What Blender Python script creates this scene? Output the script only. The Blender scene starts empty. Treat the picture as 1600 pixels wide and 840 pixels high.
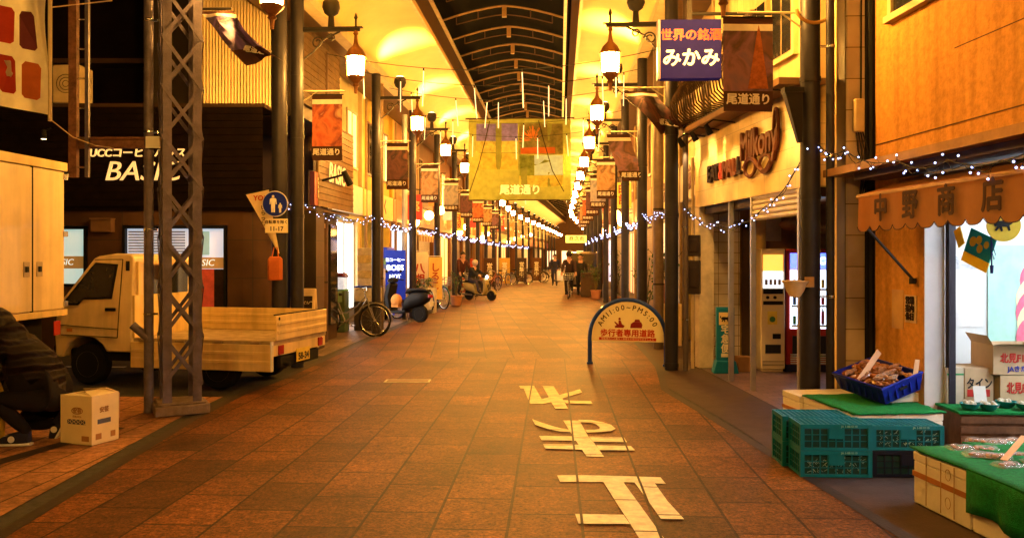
import bpy, bmesh, math, random
from mathutils import Vector, Matrix
random.seed(7)
R = math.radians
S = bpy.context.scene
COL = S.collection

# ------------------------------------------------------------------ camera, world, exposure
F, HZ, EYE = 1300.0, 400.0, 1.6            # focal length in photo pixels, horizon row, eye height
cd = bpy.data.cameras.new('camera'); cam = bpy.data.objects.new('camera', cd); COL.objects.link(cam)
cd.sensor_width = 36; cd.lens = F / 1600 * 36; cd.shift_y = -(420 - HZ) / 1600
cd.clip_start = .05; cd.clip_end = 1000
cam.location = (0, 0, EYE); cam.rotation_euler = (R(90), 0, 0)
S.camera = cam
w = bpy.data.worlds.new('World'); S.world = w; w.use_nodes = True
nt = w.node_tree; bg = nt.nodes['Background']
sky = nt.nodes.new('ShaderNodeTexSky'); sky.sky_type = 'NISHITA'; sky.sun_disc = False
sky.sun_elevation = R(-4); sky.sun_rotation = R(200)
nt.links.new(sky.outputs[0], bg.inputs[0]); bg.inputs[1].default_value = .006
S.view_settings.view_transform = 'Standard'; S.view_settings.look = 'None'
S.view_settings.exposure = 0.65; S.view_settings.gamma = 1; S.view_settings.use_curve_mapping = False
S.cycles.use_denoising = True
S.cycles.max_bounces = 6; S.cycles.diffuse_bounces = 2; S.cycles.glossy_bounces = 2; S.cycles.transmission_bounces = 3
S.cycles.caustics_reflective = False; S.cycles.caustics_refractive = False
S.cycles.sample_clamp_indirect = 6
LAMP = 520.0                                # radiance of the street lantern glass
LAMPC = (1.0, .465, .075)

# ------------------------------------------------------------------ coordinates
def P(px, py, Y): return Vector(((px - 800) / F * Y, Y, EYE - (py - HZ) / F * Y))
def G(px, py, z=0):
    Y = (EYE - z) * F / (py - HZ); return Vector(((px - 800) / F * Y, Y, z))
TH = R(3.26)                                # heading of the arcade against the camera
TB = R(6.6); SB = 54.0                      # it bends a little further on
def A(x, s, z=0.0):
    s1 = min(s, SB); s2 = max(s - SB, 0)
    t = TH if s <= SB else TB
    return Vector((s1 * math.sin(TH) + s2 * math.sin(TB) + x * math.cos(t), s1 * math.cos(TH) + s2 * math.cos(TB) - x * math.sin(t), z))
def HD(s): return -(TH if s <= SB else TB)
LX, RX = -3.79, 1.58                        # pole lines
LF, RF = -5.0, 2.4                          # shop fronts
ORD = ['first', 'second', 'third', 'fourth', 'fifth', 'sixth', 'seventh', 'eighth', 'ninth', 'tenth', 'eleventh', 'twelfth']

# ------------------------------------------------------------------ materials
MATS = {}
def nodes(name):
    m = bpy.data.materials.new(name); m.use_nodes = True
    return m, m.node_tree, m.node_tree.nodes['Principled BSDF']
def M(name, col=None, rough=.6, metal=0, var=.14, scale=6, bump=0., bscale=60, emit=None, es=0, spec=.18, coat=0, alpha=1, trans=0, streak=0):
    if name in MATS: return MATS[name]
    m, t, b = nodes(name); N = t.nodes.new; L = t.links.new
    b.inputs['Roughness'].default_value = rough; b.inputs['Metallic'].default_value = metal
    b.inputs['Specular IOR Level'].default_value = spec; b.inputs['Coat Weight'].default_value = coat
    b.inputs['Alpha'].default_value = alpha; b.inputs['Transmission Weight'].default_value = trans
    tc = N('ShaderNodeTexCoord')
    n = N('ShaderNodeTexNoise'); n.inputs['Scale'].default_value = scale; n.inputs['Detail'].default_value = 6; n.inputs['Roughness'].default_value = .65
    L(tc.outputs['Object'], n.inputs['Vector'])
    r = N('ShaderNodeValToRGB'); r.color_ramp.elements[0].position = .3; r.color_ramp.elements[1].position = .7
    r.color_ramp.elements[0].color = (*[max(0, c * (1 - var)) for c in col], 1)
    r.color_ramp.elements[1].color = (*[min(1, c * (1 + var)) for c in col], 1)
    L(n.outputs[0], r.inputs[0]); out = r.outputs[0]
    if streak:
        mp = N('ShaderNodeMapping'); mp.inputs['Scale'].default_value = (5, 5, .35); L(tc.outputs['Object'], mp.inputs[0])
        n3 = N('ShaderNodeTexNoise'); n3.inputs['Scale'].default_value = 1.6; n3.inputs['Detail'].default_value = 6; L(mp.outputs[0], n3.inputs['Vector'])
        q = N('ShaderNodeMapRange'); q.inputs[1].default_value = .42; q.inputs[2].default_value = .72; q.inputs[3].default_value = 1.05; q.inputs[4].default_value = 1 - streak; L(n3.outputs[0], q.inputs[0])
        mx = N('ShaderNodeMix'); mx.data_type = 'RGBA'; mx.blend_type = 'MULTIPLY'; mx.inputs[0].default_value = 1; L(out, mx.inputs[6]); L(q.outputs[0], mx.inputs[7]); out = mx.outputs[2]
    L(out, b.inputs['Base Color'])
    if bump:
        n2 = N('ShaderNodeTexNoise'); n2.inputs['Scale'].default_value = bscale; n2.inputs['Detail'].default_value = 4
        L(tc.outputs['Object'], n2.inputs['Vector'])
        bp = N('ShaderNodeBump'); bp.inputs['Strength'].default_value = bump; bp.inputs['Distance'].default_value = .01
        L(n2.outputs[0], bp.inputs['Height']); L(bp.outputs[0], b.inputs['Normal'])
    if emit:
        b.inputs['Emission Color'].default_value = (*emit, 1); b.inputs['Emission Strength'].default_value = es
    MATS[name] = m; return m
def ME(name, emit, es, sample=False, col=(.8, .8, .8)):
    m = M(name, col, .4, emit=emit, es=es)
    if not sample: m.cycles.emission_sampling = 'NONE'
    return m
def MT(name, col, mortar, bw, bh, axes='xz', off=0.0, ms=.01, rough=.5, var=.2, rot=0, speck=0, bump=.3, spec=.16, loc=(0, 0)):
    """tiles / slabs: a brick pattern laid over two object axes, with speckle and grime"""
    if name in MATS: return MATS[name]
    m, t, b = nodes(name); N = t.nodes.new; L = t.links.new
    tc = N('ShaderNodeTexCoord'); sx = N('ShaderNodeSeparateXYZ'); cx = N('ShaderNodeCombineXYZ')
    L(tc.outputs['Object'], sx.inputs[0])
    L(sx.outputs['xyz'.index(axes[0])], cx.inputs[0]); L(sx.outputs['xyz'.index(axes[1])], cx.inputs[1])
    mp = N('ShaderNodeMapping'); mp.inputs['Rotation'].default_value = (0, 0, rot); mp.inputs['Location'].default_value = (*loc, 0)
    L(cx.outputs[0], mp.inputs[0])
    br = N('ShaderNodeTexBrick'); L(mp.outputs[0], br.inputs[0])
    br.inputs['Scale'].default_value = 1; br.inputs['Brick Width'].default_value = bw; br.inputs['Row Height'].default_value = bh
    br.inputs['Mortar Size'].default_value = ms; br.inputs['Mortar Smooth'].default_value = .2; br.offset = off
    br.inputs['Color1'].default_value = (*[c * (1 - var) for c in col], 1); br.inputs['Color2'].default_value = (*[min(1, c * (1 + var)) for c in col], 1)
    br.inputs['Mortar'].default_value = (*mortar, 1)
    out = br.outputs['Color']
    g = N('ShaderNodeTexNoise'); g.inputs['Scale'].default_value = 1.3; g.inputs['Detail'].default_value = 7; L(tc.outputs['Object'], g.inputs['Vector'])
    mr = N('ShaderNodeMapRange'); mr.inputs[1].default_value = .3; mr.inputs[2].default_value = .7; mr.inputs[3].default_value = .55; mr.inputs[4].default_value = 1.3
    L(g.outputs[0], mr.inputs[0])
    mx = N('ShaderNodeMix'); mx.data_type = 'RGBA'; mx.blend_type = 'MULTIPLY'; mx.inputs[0].default_value = 1
    L(out, mx.inputs[6]); L(mr.outputs[0], mx.inputs[7]); out = mx.outputs[2]
    if speck:
        s = N('ShaderNodeTexNoise'); s.inputs['Scale'].default_value = 42; s.inputs['Detail'].default_value = 8; s.inputs['Roughness'].default_value = .8; L(tc.outputs['Object'], s.inputs['Vector'])
        r2 = N('ShaderNodeMapRange'); r2.inputs[1].default_value = .38; r2.inputs[2].default_value = .62; r2.inputs[3].default_value = 1 - speck; r2.inputs[4].default_value = 1 + speck
        L(s.outputs[0], r2.inputs[0])
        m2 = N('ShaderNodeMix'); m2.data_type = 'RGBA'; m2.blend_type = 'MULTIPLY'; m2.inputs[0].default_value = 1
        L(out, m2.inputs[6]); L(r2.outputs[0], m2.inputs[7]); out = m2.outputs[2]
        s2 = N('ShaderNodeTexNoise'); s2.inputs['Scale'].default_value = 13; s2.inputs['Detail'].default_value = 4; s2.inputs['Roughness'].default_value = .7; L(tc.outputs['Object'], s2.inputs['Vector'])
        r3 = N('ShaderNodeMapRange'); r3.inputs[1].default_value = .36; r3.inputs[2].default_value = .64; r3.inputs[3].default_value = .62; r3.inputs[4].default_value = 1.38; L(s2.outputs[0], r3.inputs[0])
        vo = N('ShaderNodeTexVoronoi'); vo.inputs['Scale'].default_value = 2.6; L(tc.outputs['Object'], vo.inputs['Vector'])
        r4 = N('ShaderNodeMapRange'); r4.inputs[1].default_value = .055; r4.inputs[2].default_value = .085; r4.inputs[3].default_value = .5; L(vo.outputs['Distance'], r4.inputs[0])
        s5 = N('ShaderNodeTexNoise'); s5.inputs['Scale'].default_value = .55; s5.inputs['Detail'].default_value = 9; s5.inputs['Roughness'].default_value = .7; L(tc.outputs['Object'], s5.inputs['Vector'])
        r5 = N('ShaderNodeMapRange'); r5.inputs[1].default_value = .54; r5.inputs[2].default_value = .62; r5.inputs[3].default_value = 1; r5.inputs[4].default_value = .66; L(s5.outputs[0], r5.inputs[0])
        for q in (r4, r5):
            m4 = N('ShaderNodeMix'); m4.data_type = 'RGBA'; m4.blend_type = 'MULTIPLY'; m4.inputs[0].default_value = 1; L(out, m4.inputs[6]); L(q.outputs[0], m4.inputs[7]); out = m4.outputs[2]
        m3 = N('ShaderNodeMix'); m3.data_type = 'RGBA'; m3.blend_type = 'MULTIPLY'; m3.inputs[0].default_value = 1; L(out, m3.inputs[6]); L(r3.outputs[0], m3.inputs[7]); out = m3.outputs[2]
    L(out, b.inputs['Base Color']); b.inputs['Roughness'].default_value = rough; b.inputs['Specular IOR Level'].default_value = spec
    bp = N('ShaderNodeBump'); bp.inputs['Strength'].default_value = bump; bp.inputs['Distance'].default_value = .004; bp.invert = True
    L(br.outputs['Fac'], bp.inputs['Height'])
    if speck:
        b2 = N('ShaderNodeBump'); b2.inputs['Strength'].default_value = .55; b2.inputs['Distance'].default_value = .006; L(s.outputs[0], b2.inputs['Height']); L(bp.outputs[0], b2.inputs['Normal']); bp = b2
    L(bp.outputs[0], b.inputs['Normal'])
    MATS[name] = m; return m
def MR(name, stops, scale=3, rough=.6, emit=0):
    """printed picture: several colours spread by a distorted noise"""
    if name in MATS: return MATS[name]
    m, t, b = nodes(name); N = t.nodes.new; L = t.links.new
    tc = N('ShaderNodeTexCoord'); n = N('ShaderNodeTexNoise'); n.inputs['Scale'].default_value = scale; n.inputs['Detail'].default_value = 5; n.inputs['Distortion'].default_value = .8
    L(tc.outputs['Object'], n.inputs['Vector'])
    r = N('ShaderNodeValToRGB'); e = r.color_ramp.elements
    while len(e) < len(stops): e.new(.5)
    for i, c in enumerate(stops): e[i].position = .3 + .4 * i / (len(stops) - 1); e[i].color = (*c, 1)
    L(n.outputs[0], r.inputs[0]); L(r.outputs[0], b.inputs['Base Color']); b.inputs['Roughness'].default_value = rough
    if emit: L(r.outputs[0], b.inputs['Emission Color']); b.inputs['Emission Strength'].default_value = emit; m.cycles.emission_sampling = 'NONE'
    MATS[name] = m; return m
def MC(name, col=None, tr=.5, rough=.8, var=.1):
    """cloth that lets light through"""
    if name in MATS: return MATS[name]
    if name in MATS: return MATS[name]
    m = M(name, col, rough, var=var); t = m.node_tree; b = t.nodes['Principled BSDF']; o = t.nodes['Material Output']
    tl = t.nodes.new('ShaderNodeBsdfTranslucent'); mx = t.nodes.new('ShaderNodeMixShader'); mx.inputs[0].default_value = tr
    t.links.new(b.inputs['Base Color'].links[0].from_socket, tl.inputs[0])
    t.links.new(b.outputs[0], mx.inputs[1]); t.links.new(tl.outputs[0], mx.inputs[2]); t.links.new(mx.outputs[0], o.inputs[0])
    return m

# ------------------------------------------------------------------ mesh helpers
def T(x=0, y=0, z=0, rz=0, rx=0, ry=0):
    return Matrix.Translation((x, y, z)) @ Matrix.Rotation(rz, 4, 'Z') @ Matrix.Rotation(ry, 4, 'Y') @ Matrix.Rotation(rx, 4, 'X')
class MB:
    def __init__(s): s.v = []; s.f = []; s.mi = []
    def add(s, vs, fs, m=0, X=None):
        o = len(s.v)
        for p in vs:
            p = Vector(p); s.v.append(X @ p if X is not None else p)
        for f in fs: s.f.append([i + o for i in f]); s.mi.append(m)
        return s
    def box(s, x0, x1, y0, y1, z0, z1, m=0, X=None):
        v = [(x, y, z) for z in (z0, z1) for y in (y0, y1) for x in (x0, x1)]
        return s.add(v, [(0, 2, 3, 1), (4, 5, 7, 6), (0, 1, 5, 4), (2, 6, 7, 3), (0, 4, 6, 2), (1, 3, 7, 5)], m, X)
    def cyl(s, p, q, r, r2=None, n=10, m=0, caps=True, X=None):
        p, q = Vector(p), Vector(q); d = (q - p).normalized(); a = d.orthogonal().normalized(); b = d.cross(a)
        r2 = r if r2 is None else r2; vs = []
        for c, rr in ((p, r), (q, r2)):
            for i in range(n):
                t = 2 * math.pi * i / n; vs.append(c + (a * math.cos(t) + b * math.sin(t)) * rr)
        fs = [(i, (i + 1) % n, n + (i + 1) % n, n + i) for i in range(n)]
        if caps: fs += [tuple(range(n - 1, -1, -1)), tuple(range(n, 2 * n))]
        return s.add(vs, fs, m, X)
    def tube(s, pts, r, n=7, m=0, closed=False, X=None):
        pts = [Vector(p) for p in pts]; k = len(pts); vs = []; a = None
        for i, p in enumerate(pts):
            d = (pts[(i + 1) % k] - pts[i - 1]) if closed else (pts[min(i + 1, k - 1)] - pts[max(i - 1, 0)])
            d.normalize()
            if a is None: a = d.orthogonal().normalized()
            a = (a - d * a.dot(d)); a = a.normalized() if a.length > 1e-6 else d.orthogonal().normalized()
            b = d.cross(a); rr = r[i] if isinstance(r, (list, tuple)) else r
            for j in range(n):
                t = 2 * math.pi * j / n; vs.append(p + (a * math.cos(t) + b * math.sin(t)) * rr)
        fs = []
        for i in range(k if closed else k - 1):
            i2 = (i + 1) % k
            for j in range(n): fs.append((i * n + j, i * n + (j + 1) % n, i2 * n + (j + 1) % n, i2 * n + j))
        if not closed: fs += [tuple(range(n - 1, -1, -1)), tuple(range((k - 1) * n, k * n))]
        return s.add(vs, fs, m, X)
    def lathe(s, prof, c=(0, 0, 0), n=14, m=0, X=None, axis='z'):
        vs = []; k = len(prof)
        for r, z in prof:
            for i in range(n):
                t = 2 * math.pi * i / n; p = (r * math.cos(t), r * math.sin(t), z)
                if axis == 'y': p = (p[0], p[2], p[1])
                if axis == 'x': p = (p[2], p[0], p[1])
                vs.append(Vector(c) + Vector(p))
        fs = [(i * n + j, i * n + (j + 1) % n, (i + 1) * n + (j + 1) % n, (i + 1) * n + j) for i in range(k - 1) for j in range(n)]
        fs += [tuple(range(n - 1, -1, -1)), tuple(range((k - 1) * n, k * n))]
        return s.add(vs, fs, m, X)
    def prism(s, poly, y0, y1, m=0, X=None, fn=None):
        """polygon of (x, z) between two depths"""
        n = len(poly)
        vs = [(x, y0, z) for x, z in poly] + [(x, y1, z) for x, z in poly]
        if fn: vs = [fn(*v) for v in vs]
        fs = [tuple(range(n)), tuple(range(2 * n - 1, n - 1, -1))] + [(i, n + i, n + (i + 1) % n, (i + 1) % n) for i in range(n)]
        return s.add(vs, fs, m, X)
    def sph(s, c, r, n=10, k=6, m=0, sc=(1, 1, 1), X=None):
        pr = [(max(r * math.sin(math.pi * i / k), 1e-4), -r * math.cos(math.pi * i / k)) for i in range(k + 1)]
        vs = []; c = Vector(c)
        for rr, z in pr:
            for i in range(n):
                t = 2 * math.pi * i / n; vs.append(c + Vector((rr * math.cos(t) * sc[0], rr * math.sin(t) * sc[1], z * sc[2])))
        fs = [(i * n + j, i * n + (j + 1) % n, (i + 1) * n + (j + 1) % n, (i + 1) * n + j) for i in range(k) for j in range(n)]
        return s.add(vs, fs, m, X)
    def quad(s, a, b, c, d, m=0): return s.add([a, b, c, d], [(0, 1, 2, 3)], m)
    def loft(s, secs, n=12, m=0, X=None, e=.5):
        """secs: (x, z0, z1, half width) super-ellipses along x"""
        vs = []; k = len(secs)
        for x, z0, z1, hw in secs:
            for i in range(n):
                t = 2 * math.pi * i / n; c, q = math.cos(t), math.sin(t)
                vs.append((x, math.copysign(abs(c) ** e, c) * hw, (z0 + z1) / 2 + math.copysign(abs(q) ** e, q) * (z1 - z0) / 2))
        fs = [(i * n + j, i * n + (j + 1) % n, (i + 1) * n + (j + 1) % n, (i + 1) * n + j) for i in range(k - 1) for j in range(n)]
        fs += [tuple(range(n - 1, -1, -1)), tuple(range((k - 1) * n, k * n))]
        return s.add(vs, fs, m, X)
    def build(s, name, mats, parent=None, loc=None, rz=0, smooth=35, bevel=0, recalc=True):
        me = bpy.data.meshes.new(name); me.from_pydata([tuple(v) for v in s.v], [], s.f)
        if not isinstance(mats, (list, tuple)): mats = [mats]
        for q in mats: me.materials.append(q)
        me.polygons.foreach_set('material_index', s.mi)
        if recalc:
            bm = bmesh.new(); bm.from_mesh(me); bmesh.ops.recalc_face_normals(bm, faces=bm.faces); bm.to_mesh(me); bm.free()
        if smooth:
            me.polygons.foreach_set('use_smooth', [True] * len(me.polygons)); me.set_sharp_from_angle(angle=R(smooth))
        me.update()
        o = bpy.data.objects.new(name, me); COL.objects.link(o)
        if loc is not None: o.location = loc
        if rz: o.rotation_euler = (0, 0, rz)
        if parent: o.parent = parent
        if bevel:
            b = o.modifiers.new('bevel', 'BEVEL'); b.width = bevel; b.segments = 2; b.limit_method = 'ANGLE'; b.angle_limit = R(40)
        return o
def tag(o, label, cat, group=None, kind=None):
    if label: o['label'] = label
    if cat: o['category'] = cat
    if group: o['group'] = group
    if kind: o['kind'] = kind
    return o
def thing(name, label, cat, loc=(0, 0, 0), rz=0, group=None):
    o = bpy.data.objects.new(name, None); COL.objects.link(o); o.empty_display_size = .1
    o.location = loc; o.rotation_euler = (0, 0, rz)
    return tag(o, label, cat, group)
def struct(o): o['kind'] = 'structure'; return o
KIDS = {}
def each(parent, name, mats, mbs, **k):
    for q in mbs: q.build(name, mats, parent, **k)
def dup(o, loc=None, rz=None, label=None, parent=None, group=None):
    c = o.copy(); COL.objects.link(c)
    if parent: c.parent = parent
    if loc is not None: c.location = loc
    if rz is not None: c.rotation_euler = (0, 0, rz)
    if label: c['label'] = label
    if group: c['group'] = group
    for ch in list(o.children): dup(ch, parent=c)
    return c
def text(body, size, mat, parent=None, loc=(0, 0, 0), rot=(90, 0, 0), bold=0, ext=.004, name='lettering', sx=1, align='CENTER', X=None, space=1, shear=0):
    c = bpy.data.curves.new('lettering', 'FONT'); c.body = body; c.size = size; c.extrude = ext
    c.align_x = align; c.align_y = 'CENTER'; c.resolution_u = 3; c.space_line = space; c.shear = shear
    o = bpy.data.objects.new('lettering', c)
    me = bpy.data.meshes.new_from_object(o); bpy.data.objects.remove(o); bpy.data.curves.remove(c)
    me.materials.clear(); me.materials.append(mat)
    if bold:
        bm = bmesh.new(); bm.from_mesh(me); b2 = bm.copy(); bold = min(bold, size * .03)
        for q, (dx, dy) in enumerate(((1, 0), (-1, 0), (0, 1), (0, -1))):
            t2 = me.copy(); t2.transform(Matrix.Translation((dx * bold, dy * bold, .0003 * (q + 1)))); bm.from_mesh(t2); bpy.data.meshes.remove(t2)
        bm.to_mesh(me); bm.free(); b2.free()
    me.transform(Matrix.Scale(sx, 4, (1, 0, 0)))
    if X is not None: me.transform(X)
    o = bpy.data.objects.new(name, me); COL.objects.link(o); o.location = loc; o.rotation_euler = [R(a) for a in rot]
    if parent: o.parent = parent
    return o
def arc(cx, cz, r, a0, a1, n): return [(cx + r * math.cos(R(a0 + (a1 - a0) * i / n)), cz + r * math.sin(R(a0 + (a1 - a0) * i / n))) for i in range(n + 1)]
def disc(mb, c, r, n, y0, y1, m=0): return mb.prism([(c[0] + r * math.cos(2 * math.pi * i / n), c[1] + r * math.sin(2 * math.pi * i / n)) for i in range(n)], y0, y1, m)
def sheet(mb, pts, z, m=0): return mb.add([(p[0], p[1], z) for p in pts], [tuple(range(len(pts)))], m)

# common materials
blk = M('black_plastic', (.007, .007, .0075), .5)
rub = M('tyre_rubber', (.008, .0075, .0075), .8, bump=.2)
chrome = M('bright_steel', (.55, .55, .55), .25, 1)
iron = M('dark_iron', (.03, .026, .022), .5, .3, bump=.2)
postm = M('blue_grey_post_paint', (.030, .027, .034), .45, .2, var=.25, scale=3, bump=.15)
steelm = M('tower_paint', (.13, .11, .15), .45, .2, var=.3, scale=9, bump=.2)
cream = M('cream_cove_plaster', (.66, .46, .15), .6, var=.10, scale=1.2)
white = M('white_paint', (.78, .76, .72), .5, var=.06)
lampglass = ME('lantern_glass', LAMPC, LAMP, True, (.9, .8, .6))
darkglass = M('dark_window_glass', (.02, .02, .022), .06, spec=.6)
ledm = ME('string_bulb_light', (.34, .46, 1), 4.2)
tubem = ME('icicle_tube_light', (1, .70, .30), .9)
wirem = M('black_cable', (.015, .014, .013), .6)
# ------------------------------------------------------------------ ground
NA = R(2.86)                                # the crossing is paved at a small angle to the arcade
pave = MT('near_slab_paving', (.124, .043, .0110), (.028, .010, .0035), .62, .44, 'yx', .5, .010, .58, .42, rot=-NA * 1, speck=.85, bump=.25, spec=.11, loc=(.1, .27))
pave2 = MT('arcade_slab_paving', (.118, .042, .0105), (.028, .010, .0035), .62, .44, 'yx', .5, .010, .58, .40, rot=TH, speck=.85, bump=.25, spec=.11, loc=(.0, .1))
foot = MT('footway_slab_paving', (.32, .15, .07), (.05, .025, .014), 1.2, .30, 'yx', .5, .008, .6, .1, rot=-NA, speck=.25)
asph = M('worn_asphalt', (.05, .048, .045), .75, var=.3, scale=14, bump=.5, bscale=160)
dstone = M('dark_drain_stone', (.03, .02, .016), .6, var=.25, scale=12, bump=.2)
def flat(name, pts, z, m, kind='structure'):
    o = sheet(MB(), pts, z).build(name, m, smooth=0); o['kind'] = kind; return o
flat('ground', [(-120, -60), (120, -60), (120, 220), (-120, 220)], -.012, asph)
lp = [(-2.80, -8), (-2.86, 3.0), (-2.93, 4.75), (-3.14, 8.2), (-3.13, 9.6)] + [tuple(A(-3.62, s)[:2]) for s in (10.6, 14, 30, 54)]
rp = [(2.62, -8), (2.36, 3.0), (2.24, 4.77), (2.15, 5.94), (1.99, 8.1), (1.83, 9.95)] + [tuple(A(1.42, s)[:2]) for s in (12, 30, 54)]
near = [p for p in lp if p[1] < 12] + [tuple(A(-3.62, 13)[:2]), tuple(A(1.42, 13)[:2])] + [p for p in reversed(rp) if p[1] < 11.5]
flat('crossing_paving', near, .0, pave)
far = [A(-3.62, 13)[:2], A(-3.62, 54)[:2], A(-3.62, 54.3)[:2], A(-3.62, 130)[:2], A(1.42, 130)[:2], A(1.42, 54.3)[:2], A(1.42, 54)[:2], A(1.42, 13)[:2]]
flat('arcade_paving', far, .0, pave2)
flat('footpath_by_cafe', [(-3.0, -8), (-3.06, 3), (-3.3, 8.2), (-3.3, 9.5), (-8, 9.5), (-8, -8)], -.002, foot)
side = MT('shop_front_paving', (.17, .115, .085), (.06, .045, .035), .3, .3, 'yx', .0, .006, .55, .2, rot=TH, speck=.2)
flat('footpath_under_cafe', [A(-3.8, 13.2)[:2], A(-3.8, 54)[:2], A(-5.2, 54)[:2], A(-5.2, 13.2)[:2]], -.004, side)
flat('footpath_by_shops', [(2.55, -8), (2.3, 3), (2.1, 8), (1.8, 11.4), A(1.5, 54)[:2], A(6, 54)[:2], (9, 8), (9, -8)], -.004, M('dark_footway', (.055, .032, .025), .65, var=.25, scale=5, bump=.3))
for pts, wd, nm in ((lp, .10, 'drain_strip'), (rp, .09, 'drain_strip')):
    mb = MB()
    for a, b in zip(pts, pts[1:]):
        a, b = Vector((*a, 0)), Vector((*b, 0)); n = (b - a).normalized().cross(Vector((0, 0, 1))) * wd / 2
        mb.quad(*[Vector((q.x, q.y, .004)) for q in (a - n, a + n, b + n, b - n)])
    struct(mb.build(nm, dstone, smooth=0))
struct(sheet(MB(), [(-4.6, 5.9), (-4.0, 6.1), (-3.6, 7.75), (-3.72, 7.8), (-4.12, 6.25), (-4.7, 6.1)], .004).build('drain_strip', dstone, smooth=0))
flat('vending_bay_floor', [(2.82, 8.2), (2.70, 12.1), (6, 12.1), (6, 8.2)], .0, MT('vending_bay_floor_tile', (.20, .12, .12), (.07, .05, .05), .2, .1, 'xy', .5, .006, .3, .2))
# side road beside the trucks
wl = M('worn_road_paint', (.62, .58, .48), .6, var=.25, scale=20)
flat('road_line', [(-12, 12.3), (-5.6, 12.0), (-5.6, 12.12), (-12, 12.42)], -.004, wl)

# road lettering, upside down for us: it is read from the other side
rt = thing('road_marking', 'yellowish white painted three character stop lettering on the slab paving', 'road marking', G(905, 700))
paint = M('road_lettering_paint', (.82, .68, .38), .6, var=.32, scale=9, bump=.15)
def worn(m):
    t = m.node_tree; N = t.nodes.new; L = t.links.new; b = t.nodes['Principled BSDF']
    g = N('ShaderNodeNewGeometry'); sx = N('ShaderNodeSeparateXYZ'); cx = N('ShaderNodeCombineXYZ'); L(g.outputs['Position'], sx.inputs[0]); L(sx.outputs[1], cx.inputs[0]); L(sx.outputs[0], cx.inputs[1])
    mp = N('ShaderNodeMapping'); mp.inputs['Rotation'].default_value = (0, 0, -NA); mp.inputs['Location'].default_value = (.1, .27, 0); L(cx.outputs[0], mp.inputs[0])
    br = N('ShaderNodeTexBrick'); br.inputs['Scale'].default_value = 1; br.inputs['Brick Width'].default_value = .62; br.inputs['Row Height'].default_value = .44; br.inputs['Mortar Size'].default_value = .009; br.offset = .5; L(mp.outputs[0], br.inputs[0])
    n = N('ShaderNodeTexNoise'); n.inputs['Scale'].default_value = 26; n.inputs['Detail'].default_value = 8; n.inputs['Roughness'].default_value = .75; L(g.outputs['Position'], n.inputs['Vector'])
    n2 = N('ShaderNodeTexNoise'); n2.inputs['Scale'].default_value = 2.2; L(g.outputs['Position'], n2.inputs['Vector'])
    a = N('ShaderNodeMath'); a.operation = 'MULTIPLY_ADD'; a.inputs[1].default_value = .5; L(n2.outputs[0], a.inputs[0]); L(n.outputs[0], a.inputs[2])
    r = N('ShaderNodeMapRange'); r.inputs[1].default_value = .49; r.inputs[2].default_value = .60; L(a.outputs[0], r.inputs[0])
    s = N('ShaderNodeMath'); s.operation = 'SUBTRACT'; s.use_clamp = True; L(r.outputs[0], s.inputs[0]); L(br.outputs['Fac'], s.inputs[1]); L(s.outputs[0], b.inputs['Alpha'])
worn(paint)
def strokes(polys, x0, y0, k, z=.006):
    mb = MB()
    for i, pl in enumerate(polys):
        pts = [G(x0 + u / k, y0 + v / k) - rt.location for u, v in pl]
        mb.add([(p.x, p.y, z + .0012 * i) for p in pts], [tuple(range(len(pts)))])
    return mb
K1 = 1292 / 200
re_ = [[(72, 84), (222, 84), (300, 218), (385, 195), (410, 245), (310, 266), (182, 266), (118, 110), (84, 108)],
       [(308, 86), (420, 90), (480, 180), (505, 205), (520, 232), (568, 318), (437, 315), (390, 240), (375, 205)],
       [(470, 180), (685, 120), (708, 150), (508, 212)], [(512, 232), (795, 238), (814, 270), (545, 262)]]
ma_ = [[(518, 434), (680, 434), (740, 540), (770, 595), (828, 660), (930, 800), (752, 797), (660, 660), (610, 585)],
       [(272, 590), (640, 596), (668, 640), (298, 634)], [(775, 600), (1130, 607), (1162, 656), (820, 650)],
       [(312, 676), (690, 684), (720, 734), (335, 722)], [(850, 690), (1200, 697), (1243, 742), (880, 738)],
       [(205, 427), (300, 462), (400, 495), (500, 522), (595, 532), (610, 558), (480, 550), (360, 525), (232, 484)],
       [(670, 434), (800, 437), (920, 460), (1000, 485), (1046, 525), (1000, 548), (880, 557), (758, 564), (738, 536), (830, 535), (882, 530), (886, 510), (850, 480), (790, 462), (686, 458)]]
to_ = [[(75, 94), (350, 92), (700, 100), (1250, 117), (1312, 190), (1180, 186), (950, 175), (600, 170), (110, 168)],
       [(600, 170), (830, 176), (1080, 520), (1285, 805), (1400, 960), (1110, 960), (1000, 800), (890, 620), (770, 440)],
       [(955, 178), (1185, 186), (1330, 390), (1520, 598), (1255, 594), (1140, 430)],
       [(280, 540), (830, 550), (905, 655), (320, 652)]]
strokes(re_, 800, 590, K1).build('lettering', paint, rt, smooth=0)
strokes(ma_, 800, 590, K1).build('lettering', paint, rt, smooth=0)
strokes(to_, 860, 730, 1600 / 220).build('lettering', paint, rt, smooth=0)
mh = thing('utility_cover', 'small rectangular cover outlined in white set in the slab paving', 'ground cover', G(637, 595))
mb = MB()
for x0, x1, y0, y1 in ((-.29, .29, .1, .125), (-.29, .29, -.125, -.1), (-.29, -.265, -.1, .1), (.265, .29, -.1, .1)): mb.box(x0, x1, y0, y1, .001, .006)
mb.build('frame', wl, mh, smooth=0); MB().box(-.265, .265, -.1, .1, -.002, .003).build('plate', M('cover_plate', (.25, .15, .1), .6), mh, smooth=0)

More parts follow.
